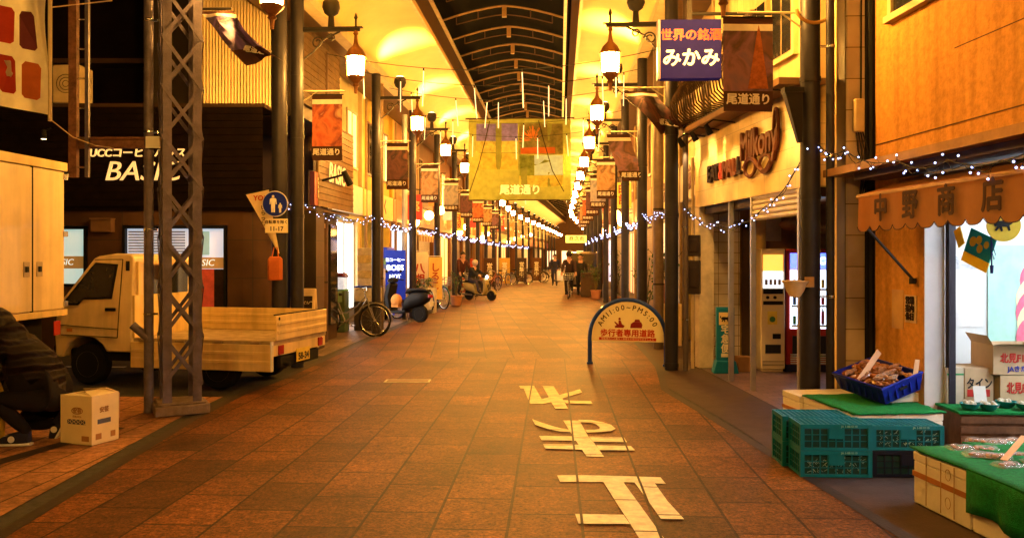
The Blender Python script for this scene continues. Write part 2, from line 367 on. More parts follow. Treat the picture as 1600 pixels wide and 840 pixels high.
# ------------------------------------------------------------------ arcade roof
roof = thing('arcade_roof', 'long arcade roof with cream coved sides and dark ribbed skylight', 'roof')
SS = [9.5, 14, 18, 22, 26, 30, 34, 38, 42, 46, 50, 54, 54.2, 58, 64, 72, 82, 95, 112]
def along(name, prof, mat, closed=False):
    mb = MB(); k = len(prof); vs = [A(x, s, z) for s in SS for x, z in prof]
    fs = [(i * k + j, i * k + (j + 1) % k, (i + 1) * k + (j + 1) % k, (i + 1) * k + j) for i in range(len(SS) - 1) for j in range(k if closed else k - 1)]
    if closed: fs += [tuple(range(k)), tuple(range((len(SS) - 1) * k, len(SS) * k))]
    return mb.add(vs, fs).build(name, mat, roof, smooth=50)
def cove_prof(x0, x1, z0, z1, t=.06):
    up = [(x0 + (x1 - x0) * (1 - math.cos(a)), z0 + (z1 - z0) * math.sin(a)) for a in [math.pi / 2 * i / 9 for i in range(10)]]
    return up + [(x, z + t) for x, z in reversed(up)]
skyd = M('dark_skylight_panel', (.0018, .0014, .0012), .9, var=.5, scale=2, spec=.03)
along('cove', cove_prof(LX, -2.6, 5.5, 6.12), cream, True)
along('cove', cove_prof(RX, .39, 5.5, 6.12), cream, True)
fasc = M('brown_roof_fascia', (.09, .045, .02), .5, var=.2)
for x, sg in ((LX, -1), (RX, 1)):
    along('beam', [(x - .1, 5.36), (x + .1, 5.36), (x + .1, 5.5), (x - .1, 5.5)], M('beam_paint', (.45, .36, .2), .5), True)
    along('eave', [(x + .1 * sg, 5.52), (x + 1.1 * sg, 5.62), (x + 1.1 * sg, 5.66), (x + .1 * sg, 5.56)], fasc, True)
for x, sg in ((-2.6, -1), (.39, 1)):
    along('edge_trim', [(x - .03, 6.05), (x + .03, 6.05), (x + .03, 6.16), (x - .03, 6.16)], M('edge_trim_paint', (.62, .42, .16), .5), True)
    xs = x - .03 * sg
    along('side_band', [(x, 6.16), (x - .14, 6.95), (x - .14 + .05 * sg, 6.95), (x + .05 * sg, 6.16)], fasc, True)
    xr = -2.66 if sg < 0 else .13
    along('rail', [(xr - .035, 6.86), (xr + .035, 6.86), (xr + .035, 6.92), (xr - .035, 6.92)], M('rail_cream', (.8, .68, .45), .45), True)
CX = -1.26
gab = [(CX + dx, 7.02 + .38 * (1 - (abs(dx) / 1.5) ** 1.4)) for dx in (-1.5, -1.2, -.8, -.4, -.15, 0, .15, .4, .8, 1.2, 1.5)]
along('skylight', gab + [(x, z + .04) for x, z in reversed(gab)], skyd, True)
ribm = M('rib_paint', (.36, .21, .08), .42, var=.2)
mb = MB(); top = [Vector((dx, 0, .34 * (1 - (abs(dx) / 1.5) ** 1.5))) for dx in (-1.42, -1.1, -.75, -.4, -.2, -.08, 0, .08, .2, .4, .75, 1.1, 1.42)]
mb.tube(top, .024, 6)
mb.tube([p + Vector((0, 0, -.2)) for p in top if abs(p.x) < 1.2], .014, 5, 1)
for x in (-1.1, -.6, 0, .6, 1.1):
    z = .34 * (1 - (abs(x) / 1.5) ** 1.5); mb.cyl((x, 0, z), (x, 0, z - .2), .014, n=5, m=1)
mb.box(-.05, .05, -.04, .04, .08, .32, 0)
rib = None; s = 10.4
while s < 110:
    if rib is None: rib = mb.build('rib', [ribm, M('rib_dark_chord', (.10, .055, .025), .5)], roof, loc=A(CX, s, 6.98), rz=HD(s))
    else: dup(rib, A(CX, s, 6.98), HD(s))
    s += 1.72 if s < 60 else 2.6

# ------------------------------------------------------------------ street lanterns
capm = M('lantern_cap_bronze', (.20, .085, .03), .45, .4, var=.2)
def lantern(parent, x, z):
    """hanging lantern: top finial at z + .62, glass z + .15 .. z + .45"""
    c = (x, 0, z)
    fr = MB().lathe([(.03, .0), (.05, .02), (.035, .05), (.075, .085), (.11, .12), (.125, .15), (.09, .152)], c, 12)
    fr.cyl((x, 0, z - .1), (x, 0, z), .02, .03, 8)
    for i in range(6):
        a = math.pi * i / 3; p = Vector((x + .122 * math.cos(a), .122 * math.sin(a), z + .15)); fr.cyl(p, p + Vector((.012 * math.cos(a), .012 * math.sin(a), .27)), .010, n=5)
    o = fr.build('lantern', capm, parent)
    MB().lathe([(.08, .152), (.108, .17), (.122, .40), (.10, .42)], c, 12).build('glass', lampglass, o)
    MB().lathe([(.155, .418), (.15, .44), (.105, .53), (.045, .59), (.03, .64), (.022, .74), (.04, .76), (.01, .84)], c, 12).build('cap', capm, o)
    return o
def scroll(mb, x, z, r, sg=1, turns=1.4):
    pts = [(x + sg * r * (1 - t * .62) * math.cos(t * turns * 2 * math.pi), 0, z + r * (1 - t * .62) * math.sin(t * turns * 2 * math.pi)) for t in [i / 20 for i in range(21)]]
    mb.tube(pts, .011, 5)
ARM = .78
def arm(parent, x0=0.0, L=ARM):
    mb = MB(); mb.box(x0, x0 + L + .06, -.022, .022, 4.84, 4.885); mb.box(x0 + .02, x0 + L + .1, -.035, .035, 4.885, 4.9)
    mb.tube([(x0 + .02, 0, 4.45), (x0 + .16, 0, 4.55), (x0 + .3, 0, 4.72), (x0 + .55, 0, 4.84)], .014, 6)
    scroll(mb, x0 + .22, 4.68, .09); scroll(mb, x0 + .42, 4.75, .06, -1)
    mb.cyl((x0 + L, 0, 4.78), (x0 + L, 0, 5.02), .016, n=6); mb.lathe([(.01, 5.0), (.03, 5.03), (.005, 5.1)], (x0 + L, 0, 0), 8)
    return mb.build('bracket_arm', iron, parent)
def uplight(parent, x, lit):
    mb = MB().cyl((x, 0, 4.9), (x, 0, 5.06), .05, .04, 10); mb.lathe([(.045, 5.06), (.1, 5.1), (.13, 5.18), (.12, 5.26), (.085, 5.3)], (x, 0, 0), 14)
    o = mb.build('uplight', iron, parent)
    MB().lathe([(.001, 5.301), (.08, 5.302), (.08, 5.304), (.001, 5.305)], (x, 0, 0), 12).build('lens', ME('uplight_lens', (1, .8, .5), 20), o)
def post(name, label, h=5.4, rod=3.98, group=None):
    t = thing(name, label, 'street lamp', group=group)
    mb = MB().cyl((0, 0, 0), (0, 0, h), .095, n=16)
    for z in (.05, 2.15, 3.3, 4.2): mb.cyl((0, 0, z), (0, 0, z + .05), .102, n=16)
    mb.build('pole', postm, t); arm(t, .08); lantern(t, ARM + .08, 4.04); uplight(t, .5, True)
    mb = MB().cyl((.09, 0, rod), (.72, 0, rod), .013, n=6); mb.cyl((.09, 0, rod - .14), (.3, 0, rod), .009, n=5)
    mb.build('banner_rod', M('cream_rod', (.6, .5, .3), .4), t); return t
def spot(loc, rot, power=60, blend=.7, size=112, c=(1, .52, .08)):
    l = bpy.data.lights.new('uplight_lamp', 'SPOT'); l.energy = power; l.color = c; l.spot_size = R(size); l.spot_blend = blend; l.shadow_soft_size = .05
    o = bpy.data.objects.new('uplight_lamp', l); COL.objects.link(o); o.location = loc; o.rotation_euler = rot; return o
SPOT = 560
proto = post('street_lamp', 'blue grey lamp post beside the round pedestrian sign, first on the cafe side')
posts = {}
for side, x, who in (('L', LX, 'cafe'), ('R', RX, 'vending machine')):
    s = 11.85; k = 0
    while s < 108:
        loc = A(x, s); rz = HD(s) + (math.pi if side == 'R' else 0)
        if k < 7:
            lab = ['tall grey lamp post with lit lantern, %s in the row on the %s side', '%s'][0] % (ORD[k], who); grp = 'lantern posts lining the arcade'
        else: lab = 'small far lamp post with glowing lantern deep in the arcade on the %s side' % who; grp = 'far lantern posts on the %s side' % who
        if side == 'L' and k == 0: o = proto; o.location = loc; o.rotation_euler = (0, 0, rz); o['label'] = lab; o['group'] = grp
        else: o = dup(proto, loc, rz, lab, group=grp)
        posts[side, k] = o; o['s'] = s
        if s < 62: spot(A(x + (.5 if side == 'L' else -.5), s, 5.33), (math.pi, 0, 0), SPOT)
        k += 1; s += (4.15 if side == 'R' else 5.2 if k == 1 else 4.3) if s < 40 else 5.0
near_post = dup(proto, (2.92, 8.15, 0), math.pi + R(2), 'thick lamp post between the white shutter and the tiled pillar, behind the foam boxes')
near_post['group'] = 'lantern posts lining the arcade'; near_post.scale = (1, 1, 1)
for i, (x, y, rz) in enumerate(((3.35, 1.3, math.pi), (3.4, -3.6, math.pi), (-3.3, 1.2, 0), (-3.3, -3.5, 0))):
    o = dup(proto, (x, y, 0), rz, ['lamp post standing behind the viewer, fruit shop side of crossing', 'farther lamp post behind the viewer, fruit shop side', 'lamp post standing behind the viewer, cafe side of crossing', 'farther lamp post behind the viewer, cafe side'][i])
    o['group'] = 'lantern posts lining the arcade'

# ------------------------------------------------------------------ lattice tower, pipe, ladder (near the trucks)
tw = thing('lattice_tower', 'blue grey steel lattice tower on a concrete block beside the pickup', 'steel tower', (-3.42, 8.58, 0), R(28))
MB().box(-.26, .26, -.24, .24, 0, .1).box(-.23, .23, -.21, .21, .1, .125).build('concrete_base', M('stained_concrete', (.20, .15, .12), .8, var=.35, scale=9, bump=.5), tw, bevel=.012)
h = .185; corners = [(-h, -h), (h, -h), (h, h), (-h, h)]
for i, (cx, cy) in enumerate(corners):
    sx, sy = -math.copysign(1, cx), -math.copysign(1, cy)
    mb = MB().box(min(cx, cx + .085 * sx), max(cx, cx + .085 * sx), min(cy, cy + .009 * sy), max(cy, cy + .009 * sy), .12, 6.0)
    mb.box(min(cx, cx + .009 * sx), max(cx, cx + .009 * sx), min(cy + .009 * sy, cy + .085 * sy), max(cy + .009 * sy, cy + .085 * sy), .12, 6.0)
    mb.build('leg', steelm, tw, smooth=0)
for i in range(4):
    a, b = Vector((*corners[i], 0)), Vector((*corners[(i + 1) % 4], 0)); d = (b - a).normalized(); n = d.cross(Vector((0, 0, 1)))
    mb = MB(); z = .3; flip = False
    while z < 5.8:
        for (p, q, off) in ((a, b, .006), (b, a, .016)):
            p1 = p + Vector((0, 0, z)) - n * -off; q1 = q + Vector((0, 0, z + .5)) - n * -off
            dd = (q1 - p1).normalized(); u = dd.cross(n) * .018; k = n * .004
            mb.add([p1 - u - k, p1 + u - k, p1 + u + k, p1 - u + k, q1 - u - k, q1 + u - k, q1 + u + k, q1 - u + k], [(0, 1, 2, 3), (4, 7, 6, 5), (0, 4, 5, 1), (1, 5, 6, 2), (2, 6, 7, 3), (3, 7, 4, 0)])
        z += .5
    mb.build('bracing', steelm, tw, smooth=0)
tl = thing('wall_lantern', 'bracket lantern fixed high on the lattice tower', 'street lamp', (-3.3, 8.75, 0), R(-5)); arm(tl, .02); lantern(tl, ARM + .02, 4.06)
pp = thing('drain_pipe', 'slim upright steel pipe with a stub elbow beside the lattice tower', 'pipe', (-3.72, 8.52, 0))
mb = MB().cyl((0, 0, 0), (0, 0, 6), .047, n=14); mb.cyl((0, -.01, .76), (-.15, -.04, .90), .042, n=12); mb.build('pipe', steelm, pp)
each(pp, 'clamp_band', chrome, [MB().cyl((0, 0, z), (0, 0, z + .02), .051, n=14).box(.045, .09, -.012, .012, z, z + .02) for z in (1.0, 1.86, 2.86, 4.0)])
bm_ = thing('cross_beam', 'rusty horizontal steel beam tying the ladder to the lattice tower', 'steel beam', (-4.02, 8.5, 2.755))
MB().box(-.42, .42, -.045, .045, -.055, -.035).box(-.42, .42, -.045, .045, .035, .055).box(-.42, .42, -.012, .012, -.035, .035).build('beam', M('rusty_brown_paint', (.18, .085, .05), .7, var=.45, scale=14, bump=.3), bm_, smooth=0)
MB().box(.30, .44, -.055, -.05, -.06, .06).build('end_plate', white, bm_, smooth=0)
ld = thing('steel_ladder', 'narrow steel ladder hanging above the box truck', 'ladder', (-4.43, 8.45, 2.4))
mb = MB().box(-.06, .02, -.03, .03, 0, 4, 0); mb.build('rail', M('rusty_brown_paint'), ld, smooth=0)
MB().box(.10, .135, -.02, .02, 0, 4).build('rail', steelm, ld, smooth=0)
each(ld, 'rung', chrome, [MB().cyl((.02, 0, .1 + .3 * i), (.10, 0, .1 + .3 * i), .009, n=6) for i in range(14)])
# ------------------------------------------------------------------ cafe at the corner (dark siding over stone)
def grp_at(name, label, cat, loc, rz): return thing(name, label, cat, loc, rz)
YB = 13.45                                  # its front
cafe = thing('cafe_building', 'dark wood-sided corner cafe over a stone base with lit windows', 'building', (0, 0, 0))
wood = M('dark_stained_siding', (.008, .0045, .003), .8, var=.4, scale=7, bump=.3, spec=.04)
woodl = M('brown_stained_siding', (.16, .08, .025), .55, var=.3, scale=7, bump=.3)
stone = MT('cafe_stone_cladding', (.075, .038, .02), (.04, .03, .02), 1.05, .62, 'xz', .0, .008, .55, .14, bump=.4)
XC = -4.35                                  # where the front meets the rounded corner
def siding(x0, x1, z0, z1, y, mat, name, parent, pitch=.115, **k):
    pr = []; z = z0
    while z < z1 - 1e-6: pr += [(y - .016, z), (y - .004, min(z + pitch - .006, z1)), (y, min(z + pitch - .005, z1))]; z += pitch
    mb = MB(); n = len(pr)
    vs = [(x0, a, b) for a, b in pr] + [(x1, a, b) for a, b in pr]
    fs = [(i, i + 1, n + i + 1, n + i) for i in range(n - 1)]
    return mb.add(vs, fs).build(name, mat, parent, smooth=0, **k)
fr = MB()
# stone base with openings for the two windows
fr.box(-14, -7.75, YB, YB + .3, 0, 2.4).box(-7.75, -6.86, YB, YB + .3, 0, 1.1).box(-7.75, -6.86, YB, YB + .3, 2.09, 2.4)
fr.box(-6.86, -6.3, YB, YB + .3, 0, 2.4).box(-6.3, -4.6, YB, YB + .3, 0, .62).box(-6.3, -4.6, YB, YB + .3, 2.1, 2.4).box(-4.6, XC, YB, YB + .3, 0, 2.4)
# rounded corner
ca = [(XC + .42 * math.sin(a), YB + .42 - .42 * math.cos(a)) for a in [math.pi / 2 * i / 8 for i in range(9)]]
n = len(ca); fr.add([(x, y, z) for z in (0, 2.4) for x, y in ca], [(i, i + 1, n + i + 1, n + i) for i in range(n - 1)])
fr.box(-14, XC + .2, YB + .31, YB + .5, 2.1, 2.4)
fr.build('wall', stone, cafe, smooth=30)
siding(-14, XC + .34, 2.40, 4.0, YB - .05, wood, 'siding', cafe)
MB().box(-14, XC + .36, YB - .04, YB + 2, 4.0, 4.06).build('coping', M('dark_coping', (.05, .028, .016), .5), cafe)
MB().box(-14, XC + .34, YB - .03, YB + 1, 2.33, 2.398).build('soffit', wood, cafe)
# set-back dark upper floor
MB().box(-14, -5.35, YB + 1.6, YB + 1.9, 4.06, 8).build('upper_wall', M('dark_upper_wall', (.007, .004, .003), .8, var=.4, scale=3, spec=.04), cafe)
MB().box(-14, -5.35, YB + 1.2, YB + 1.6, 5.0, 5.08).build('ledge', M('dark_coping'), cafe)
MB().box(-8, -5.5, YB + 1.0, YB + 1.5, 4.06, 4.2).build('roof_gutter', M('green_sheet', (.02, .09, .045), .6), cafe)
# corrugated yellow-lit upper wall above the corner
mb = MB(); xs = [-5.35 + .026 * i for i in range(int(1.35 / .026) + 1)]; k = len(xs)
mb.add([(x, YB + .42 + (.018 if i % 2 else 0), z) for z in (4.06, 8) for i, x in enumerate(xs)], [(i, i + 1, k + i + 1, k + i) for i in range(k - 1)])
mb.build('corrugated_wall', M('corrugated_cream_sheet', (.66, .50, .26), .45, .1, var=.1), cafe, smooth=0)
MB().box(-5.35, -4.0, YB + .45, YB + 1.6, 4.06, 8).build('upper_wall', M('dark_upper_wall'), cafe)
MB().box(-5.3, -3.98, YB + .3, YB + .36, 5.85, 5.9).build('ledge', M('dark_coping'), cafe)
# windows
winm = {}
def lit_window(parent, x0, x1, z0, z1, y, glow, es, bands=(), nm='window', frame=blk):
    t = .035
    f = MB().box(x0, x1, y - .03, y + .12, z0, z0 + t).box(x0, x1, y - .03, y + .12, z1 - t, z1).box(x0, x0 + t, y - .03, y + .12, z0 + t, z1 - t).box(x1 - t, x1, y - .03, y + .12, z0 + t, z1 - t).build(nm, frame, parent, smooth=0)
    MB().box(x0 + t, x1 - t, y + .06, y + .07, z0 + t, z1 - t).build('pane', ME('pane_glow_%s' % nm + str(glow), glow, es, True), f, smooth=0)
    return f
w1 = lit_window(cafe, -7.72, -6.88, 1.12, 2.07, YB, (.42, .62, .55), .55)
mb = MB().box(-7.69, -6.91, YB + .045, YB + .05, 1.40, 1.60); mb.build('band', M('ochre_window_band', (.45, .24, .06), .5, emit=(.5, .24, .05), es=.25), w1, smooth=0)
text('BASIC', .14, ME('glass_lettering', (.6, .75, .65), .6), w1, (-7.3, YB + .04, 1.5), shear=.2)
w2 = lit_window(cafe, -6.28, -4.62, .64, 2.08, YB, (.40, .50, .62), .6)
mb = MB()
for i in range(9): mb.box(-6.22, -5.3, YB + .04, YB + .046, 1.62 + .045 * i, 1.645 + .045 * i)
mb.build('blind', M('grey_blind_slats', (.35, .37, .4), .5), w2, smooth=0)
MB().box(-6.24, -4.66, YB + .03, YB + .036, 1.40, 1.58).build('band', M('ochre_window_band'), w2, smooth=0)
text('BASIC', .15, ME('glass_lettering', (.6, .75, .65), .6), w2, (-5.02, YB + .02, 1.49), shear=.2)
MB().box(-5.5, -4.83, YB + .04, YB + .046, .68, 1.39).build('poster', M('red_poster', (.40, .05, .015), .5, var=.4, emit=(.35, .04, .01), es=.35), w2, smooth=0)
MB().box(-6.24, -5.5, YB + .042, YB + .047, .68, 1.39).build('interior_panel', M('dim_cafe_interior', (.16, .08, .03), .6, var=.5, scale=4), w2, smooth=0)
MB().box(-4.83, -4.66, YB + .04, YB + .046, .68, 1.39).build('interior_panel', M('dark_shelf', (.03, .015, .01), .6, var=.5), w2, smooth=0)
mb = MB().box(-5.2, -4.9, YB + .02, YB + .03, 1.62, 2.0); mb.build('poster', M('mint_notice', (.3, .45, .4), .5, emit=(.3, .5, .45), es=.4), w2, smooth=0)
v = MB().box(-6.74, -6.42, YB - .14, YB - .001, 1.99, 2.19); v.prism([(-6.75, 2.19), (-6.41, 2.19), (-6.41, 2.21), (-6.75, 2.21)], YB - .17, YB); v.build('vent_hood', M('vent_brown_metal', (.20, .11, .06), .5, .3), cafe)
# cafe front lettering
lm = M('cream_sign_letters', (.8, .62, .3), .5, emit=(1, .6, .2), es=.55)
text('UCCコーヒーハウス', .17, lm, cafe, (-6.02, YB - .085, 3.25), ext=.012, bold=.004, shear=.15)
text('BASIC', .44, lm, cafe, (-5.95, YB - .085, 2.95), ext=.015, bold=.0, shear=.25, sx=1.05)
# side wall along the arcade
cs = thing('cafe_side', '', '', A(-4.1, 13.9), math.pi / 2 - TH)
W = 2.35
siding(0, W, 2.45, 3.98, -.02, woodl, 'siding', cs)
mb = MB().box(0, .5, .02, .3, 0, 2.45).box(.5, W, .3, .6, 0, 2.45).box(0, W, .3, 3, 3.98, 7.8); mb.build('wall', stone, cs, smooth=0)
MB().box(0, W, .05, 1, 2.38, 2.44).build('soffit', woodl, cs)
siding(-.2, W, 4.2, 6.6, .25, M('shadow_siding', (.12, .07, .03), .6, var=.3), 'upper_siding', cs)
d = MB().box(.62, .70, .24, .29, 0, 2.2).box(1.42, 1.50, .24, .29, 0, 2.2).box(.7, 1.42, .24, .29, 2.12, 2.2).build('door', M('timber_door_frame', (.25, .13, .05), .5), cs)
MB().box(.7, 1.42, .262, .275, .05, 2.12).build('pane', ME('warm_door_glass', (.8, .42, .12), .35), d)
MB().box(.8, 1.3, .255, .261, 1.2, 1.9).build('notice', M('notice_green', (.25, .35, .2), .5), d)
MB().box(1.7, 2.2, .24, .29, .3, 2.2).build('window', darkglass, cs)
text('喫茶&軽食', .13, lm, cs, (1.05, -.06, 3.42), bold=.003)
text('BASIC', .5, lm, cs, (1.05, -.06, 3.06), bold=.002, sx=.85, shear=.2)
MB().cyl((.2, -.03, 2.9), (.15, -.45, 3.0), .02, n=6).cyl((.12, -.42, 3.05), (.2, -.52, 2.82), .05, .06, 10).build('spot_lamp', blk, cs)
for ch in list(cs.children):
    mw = cs.matrix_basis @ ch.matrix_basis; ch.parent = cafe; ch.matrix_basis = mw
bpy.data.objects.remove(cs)
lb = M('spot_lamp_glow', (.9, .8, .6), .4, emit=(1, .7, .35), es=5)
for x, z in ((-7.4, 3.45), (-5.02, 3.48)):
    o = MB().cyl((x, YB - .1, z + .2), (x, YB - .3, z + .12), .012, n=6).cyl((x, YB - .3, z + .15), (x, YB - .3, z), .03, .05, 8).build('spot_lamp', blk, cafe)
    MB().cyl((x, YB - .3, z - .001), (x, YB - .3, z - .004), .04, n=8).build('bulb', lb, o)
ac = thing('air_conditioner', 'cream air conditioner unit high on the dark cafe front', 'air conditioner', (-7.2, YB + .2, 4.07))
MB().box(-.22, .22, -.22, .22, 0, .62).build('casing', M('cream_metal_casing', (.55, .42, .24), .5), ac, bevel=.02)
mb = MB()
for r in (.05, .1, .15): mb.tube([(r * math.cos(2 * math.pi * i / 16), -.228, .31 + r * math.sin(2 * math.pi * i / 16)) for i in range(16)], .005, 4, closed=True)
mb.build('fan_grille', blk, ac)

# ------------------------------------------------------------------ generic arcade shop
def shop(side, s0, s1, kind, label, wall, sign=None, h=6.6, seed=0, signcol=(.6, .5, .3), txtcol=(.12, .02, .02), glow=(1, .62, .2), es=2.0, awn=None, detail=True):
    rnd = random.Random(seed); W = s1 - s0
    if side == 'L': loc, rz = A(LF, s0), math.pi / 2 + HD(s0 + .1)
    else: loc, rz = A(RF, s1), -math.pi / 2 + HD(s0 + .1)
    t = thing('shop_building', label, 'building', loc, rz)
    wm = M('shop_wall_%d' % seed, wall, .7, var=.16, scale=2, bump=.2)
    mb = MB().box(0, .22, 0, .4, 0, 2.5).box(W - .22, W, 0, .4, 0, 2.5).box(0, W, 0, .4, 2.5, h).box(0, W, 2.6, 2.8, 0, h).box(0, .1, .4, 2.6, 0, h).box(W - .1, W, .4, 2.6, 0, h)
    mb.build('wall', wm, t, smooth=0)
    # ground floor
    if kind == 'shutter':
        mb = MB(); z = .02
        while z < 2.4: mb.prism([(.14, z), (.15, z + .035), (.165, z + .05), (.14, z + .062)], 0, 1, X=Matrix(((0, W - .44, 0, .22), (1, 0, 0, 0), (0, 0, 1, 0), (0, 0, 0, 1)))); z += .064
        mb.build('shutter', M('shutter_metal_%d' % (seed % 3), [(.30, .25, .2), (.24, .17, .12), (.34, .3, .26)][seed % 3], .5, .3), t, smooth=0)
        MB().box(.22, W - .22, .05, .35, 2.4, 2.5).build('shutter_box', M('shutter_box_metal', (.2, .17, .14), .5, .3), t)
    elif kind == 'glass':
        n = max(2, int(W / 1.1))
        for i in range(n):
            x0 = .22 + (W - .44) * i / n; x1 = .22 + (W - .44) * (i + 1) / n
            f = MB().box(x0, x0 + .05, .08, .14, 0, 2.45).box(x1 - .05, x1, .08, .14, 0, 2.45).box(x0 + .05, x1 - .05, .08, .14, 0, .35).box(x0 + .05, x1 - .05, .08, .14, 2.38, 2.45).build('window', M('shop_frame_metal', (.2, .18, .16), .4, .5), t, smooth=0)
            MB().box(x0 + .05, x1 - .05, .10, .11, .35, 2.38).build('pane', ME('shop_glow_%d' % seed, glow, es, True), f, smooth=0)
    else:
        MB().box(.1, W - .1, 2.0, 2.05, 0, 2.5).build('back_wall', ME('open_shop_glow_%d' % seed, glow, es, True), t, smooth=0)
        mb = MB().box(.4, W - .4, .5, 1.1, 0, .75); mb.build('counter', M('counter_wood', (.3, .17, .08), .6), t)
        mb = MB()
        for i in range(16): mb.box(*[q for x in [rnd.uniform(.45, W - .7)] for q in (x, x + rnd.uniform(.1, .25))], .52, .95, .751, .75 + rnd.uniform(.08, .4))
        mb.build('goods', MR('shop_goods', [(.5, .2, .05), (.6, .45, .2), (.1, .2, .08), (.5, .08, .05)], 5), t, smooth=0)
    # fascia sign
    sm = M('fascia_sign_%d' % seed, signcol, .5, var=.08, emit=signcol, es=.12)
    MB().box(.08, W - .08, -.1, -.002, 2.62, 3.3).build('sign_board', sm, t, bevel=.01)
    if sign: text(sign, .46, M('fascia_text_%d' % seed, txtcol, .5), t, (W / 2, -.108, 2.96), bold=.01, sx=min(1, (W - .5) / (.46 * len(sign))))
    if awn:
        mb = MB(); n = 14
        for i in range(n):
            x0 = .1 + (W - .2) * i / n; x1 = .1 + (W - .2) * (i + 1) / n
            mb.add([(x0, -.02, 2.58), (x1, -.02, 2.58), (x1, -.85, 2.22), (x0, -.85, 2.22), (x1, -.85, 2.05), (x0, -.85, 2.05)], [(0, 1, 2, 3), (3, 2, 4, 5)], i % 2)
        mb.build('awning', [M('awning_%d_a' % seed, awn[0], .7), M('awning_%d_b' % seed, awn[1], .7)], t, smooth=0)
    # upper windows and pilasters
    nw = max(1, int(W / 1.6))
    for i in range(nw):
        xc = W * (i + .5) / nw; z0, z1 = 3.75, 5.05
        f = MB().box(xc - .5, xc + .5, -.05, -.002, z0 - .05, z0).box(xc - .5, xc + .5, -.04, -.002, z1, z1 + .05).box(xc - .5, xc - .45, -.04, -.002, z0, z1).box(xc + .45, xc + .5, -.04, -.002, z0, z1).box(xc - .02, xc + .02, -.03, -.002, z0, z1).build('window', M('window_frame_%d' % (seed % 2), [(.5, .42, .28), (.16, .1, .06)][seed % 2], .5), t, smooth=0)
        MB().box(xc - .45, xc + .45, -.012, -.003, z0, z1).build('pane', darkglass if rnd.random() < .7 else ME('upper_warm_glow', (1, .6, .2), .8), f, smooth=0)
    if detail:
        each(t, 'pilaster', wm, [MB().box(x, x + .16, -.1, -.003, 3.32, h - .2) for x in (.0, W - .16)], smooth=0)
        mb = MB().cyl((.35, -.08, 0), (.35, -.08, 5.6), .04, n=8); mb.build('downpipe', M('downpipe_paint', (.3, .2, .1), .5), t)
    return t
Y1, Y2, Y3 = (.55, .36, .06), (.50, .36, .12), (.42, .30, .18)
shop('L', 16.35, 17.3, 'shutter', 'narrow dark blue-doored shopfront squeezed beside the cafe', (.10, .07, .07), '居酒屋', seed=1, signcol=(.35, .08, .04), txtcol=(.8, .6, .3))
shop('L', 17.3, 20.6, 'glass', 'pale shop with a dazzling white window behind the cargo bicycles', (.55, .44, .22), None, seed=2, signcol=(.7, .58, .36), glow=(1, .95, .88), es=3.2)
shop('L', 20.6, 24.4, 'open', 'yellow shopfront behind the white scooter with upright sign banners', Y1, 'はっさく', seed=3, signcol=(.65, .45, .1), glow=(1, .8, .5), es=1.2)
shop('L', 24.4, 28.4, 'glass', 'shop with a brown striped awning and a bluish lit doorway', (.40, .22, .10), '文具', seed=4, signcol=(.4, .2, .08), txtcol=(.9, .7, .4), glow=(.75, .85, 1), es=1.3, awn=((.25, .12, .05), (.5, .35, .18)))
shop('L', 28.4, 33, 'shutter', 'shuttered brown shopfront behind the scooter rider', (.11, .045, .016), '呉服店', seed=5, signcol=(.2, .1, .06), txtcol=(.8, .6, .3))
shop('L', 33, 38, 'glass', 'orange-lit shopfront beyond the scooter rider', (.15, .055, .016), '時計', seed=6, signcol=(.5, .18, .05), txtcol=(.9, .8, .5), es=1.0, glow=(1, .45, .1))
shop('L', 38, 43, 'shutter', 'far shuttered shop in dull brown with a red sign', (.10, .04, .015), '化粧品', seed=7, signcol=(.45, .06, .03), txtcol=(.9, .8, .5))
shop('L', 43, 48, 'shutter', 'far dark wooden shop with a yellow sign', (.10, .045, .02), '魚', seed=8, signcol=(.55, .4, .1))
shop('L', 48, 53.8, 'open', 'far open-fronted shop glowing amber on the cafe side', (.2, .09, .03), None, seed=9, es=.5, glow=(1, .45, .12))
shop('R', 12.6, 16.4, 'shutter', 'shuttered shop next to the tiled vending bay, behind the blue arch sign', (.45, .33, .15), '前田', seed=11, signcol=(.5, .38, .18))
shop('R', 16.4, 21, 'glass', 'warm-lit shop behind the tall green plants', (.50, .36, .14), '洋品', seed=12, signcol=(.55, .4, .12), es=.9, glow=(1, .6, .25))
shop('R', 21, 26, 'shutter', 'shop with grey shutters and a brown sign beyond the plants', (.13, .05, .018), '薬局', seed=13, signcol=(.25, .12, .06), txtcol=(.9, .75, .5))
shop('R', 26, 31, 'glass', 'shop glowing reddish beside the parked van', (.15, .045, .015), '食堂', seed=14, signcol=(.6, .1, .05), txtcol=(.95, .85, .6), es=.9, glow=(1, .35, .12))
shop('R', 31, 37, 'shutter', 'dark shuttered shop behind the parked van', (.11, .05, .02), '書店', seed=15, signcol=(.3, .16, .06), txtcol=(.9, .8, .5))
shop('R', 37, 43, 'glass', 'far shopfront with violet-white light on the vending machine side', (.10, .045, .025), 'カメラ', seed=16, signcol=(.4, .3, .5), glow=(.8, .75, 1), es=1.0)
shop('R', 43, 48.5, 'shutter', 'far brown shop with an orange sign past the parked van', (.11, .04, .015), 'くつ', seed=17, signcol=(.6, .25, .05))
shop('R', 48.5, 53.8, 'open', 'far open shop glowing amber on the vending machine side', (.2, .09, .03), None, seed=18, es=.6, glow=(1, .5, .15))
s = 54.2; k = 0
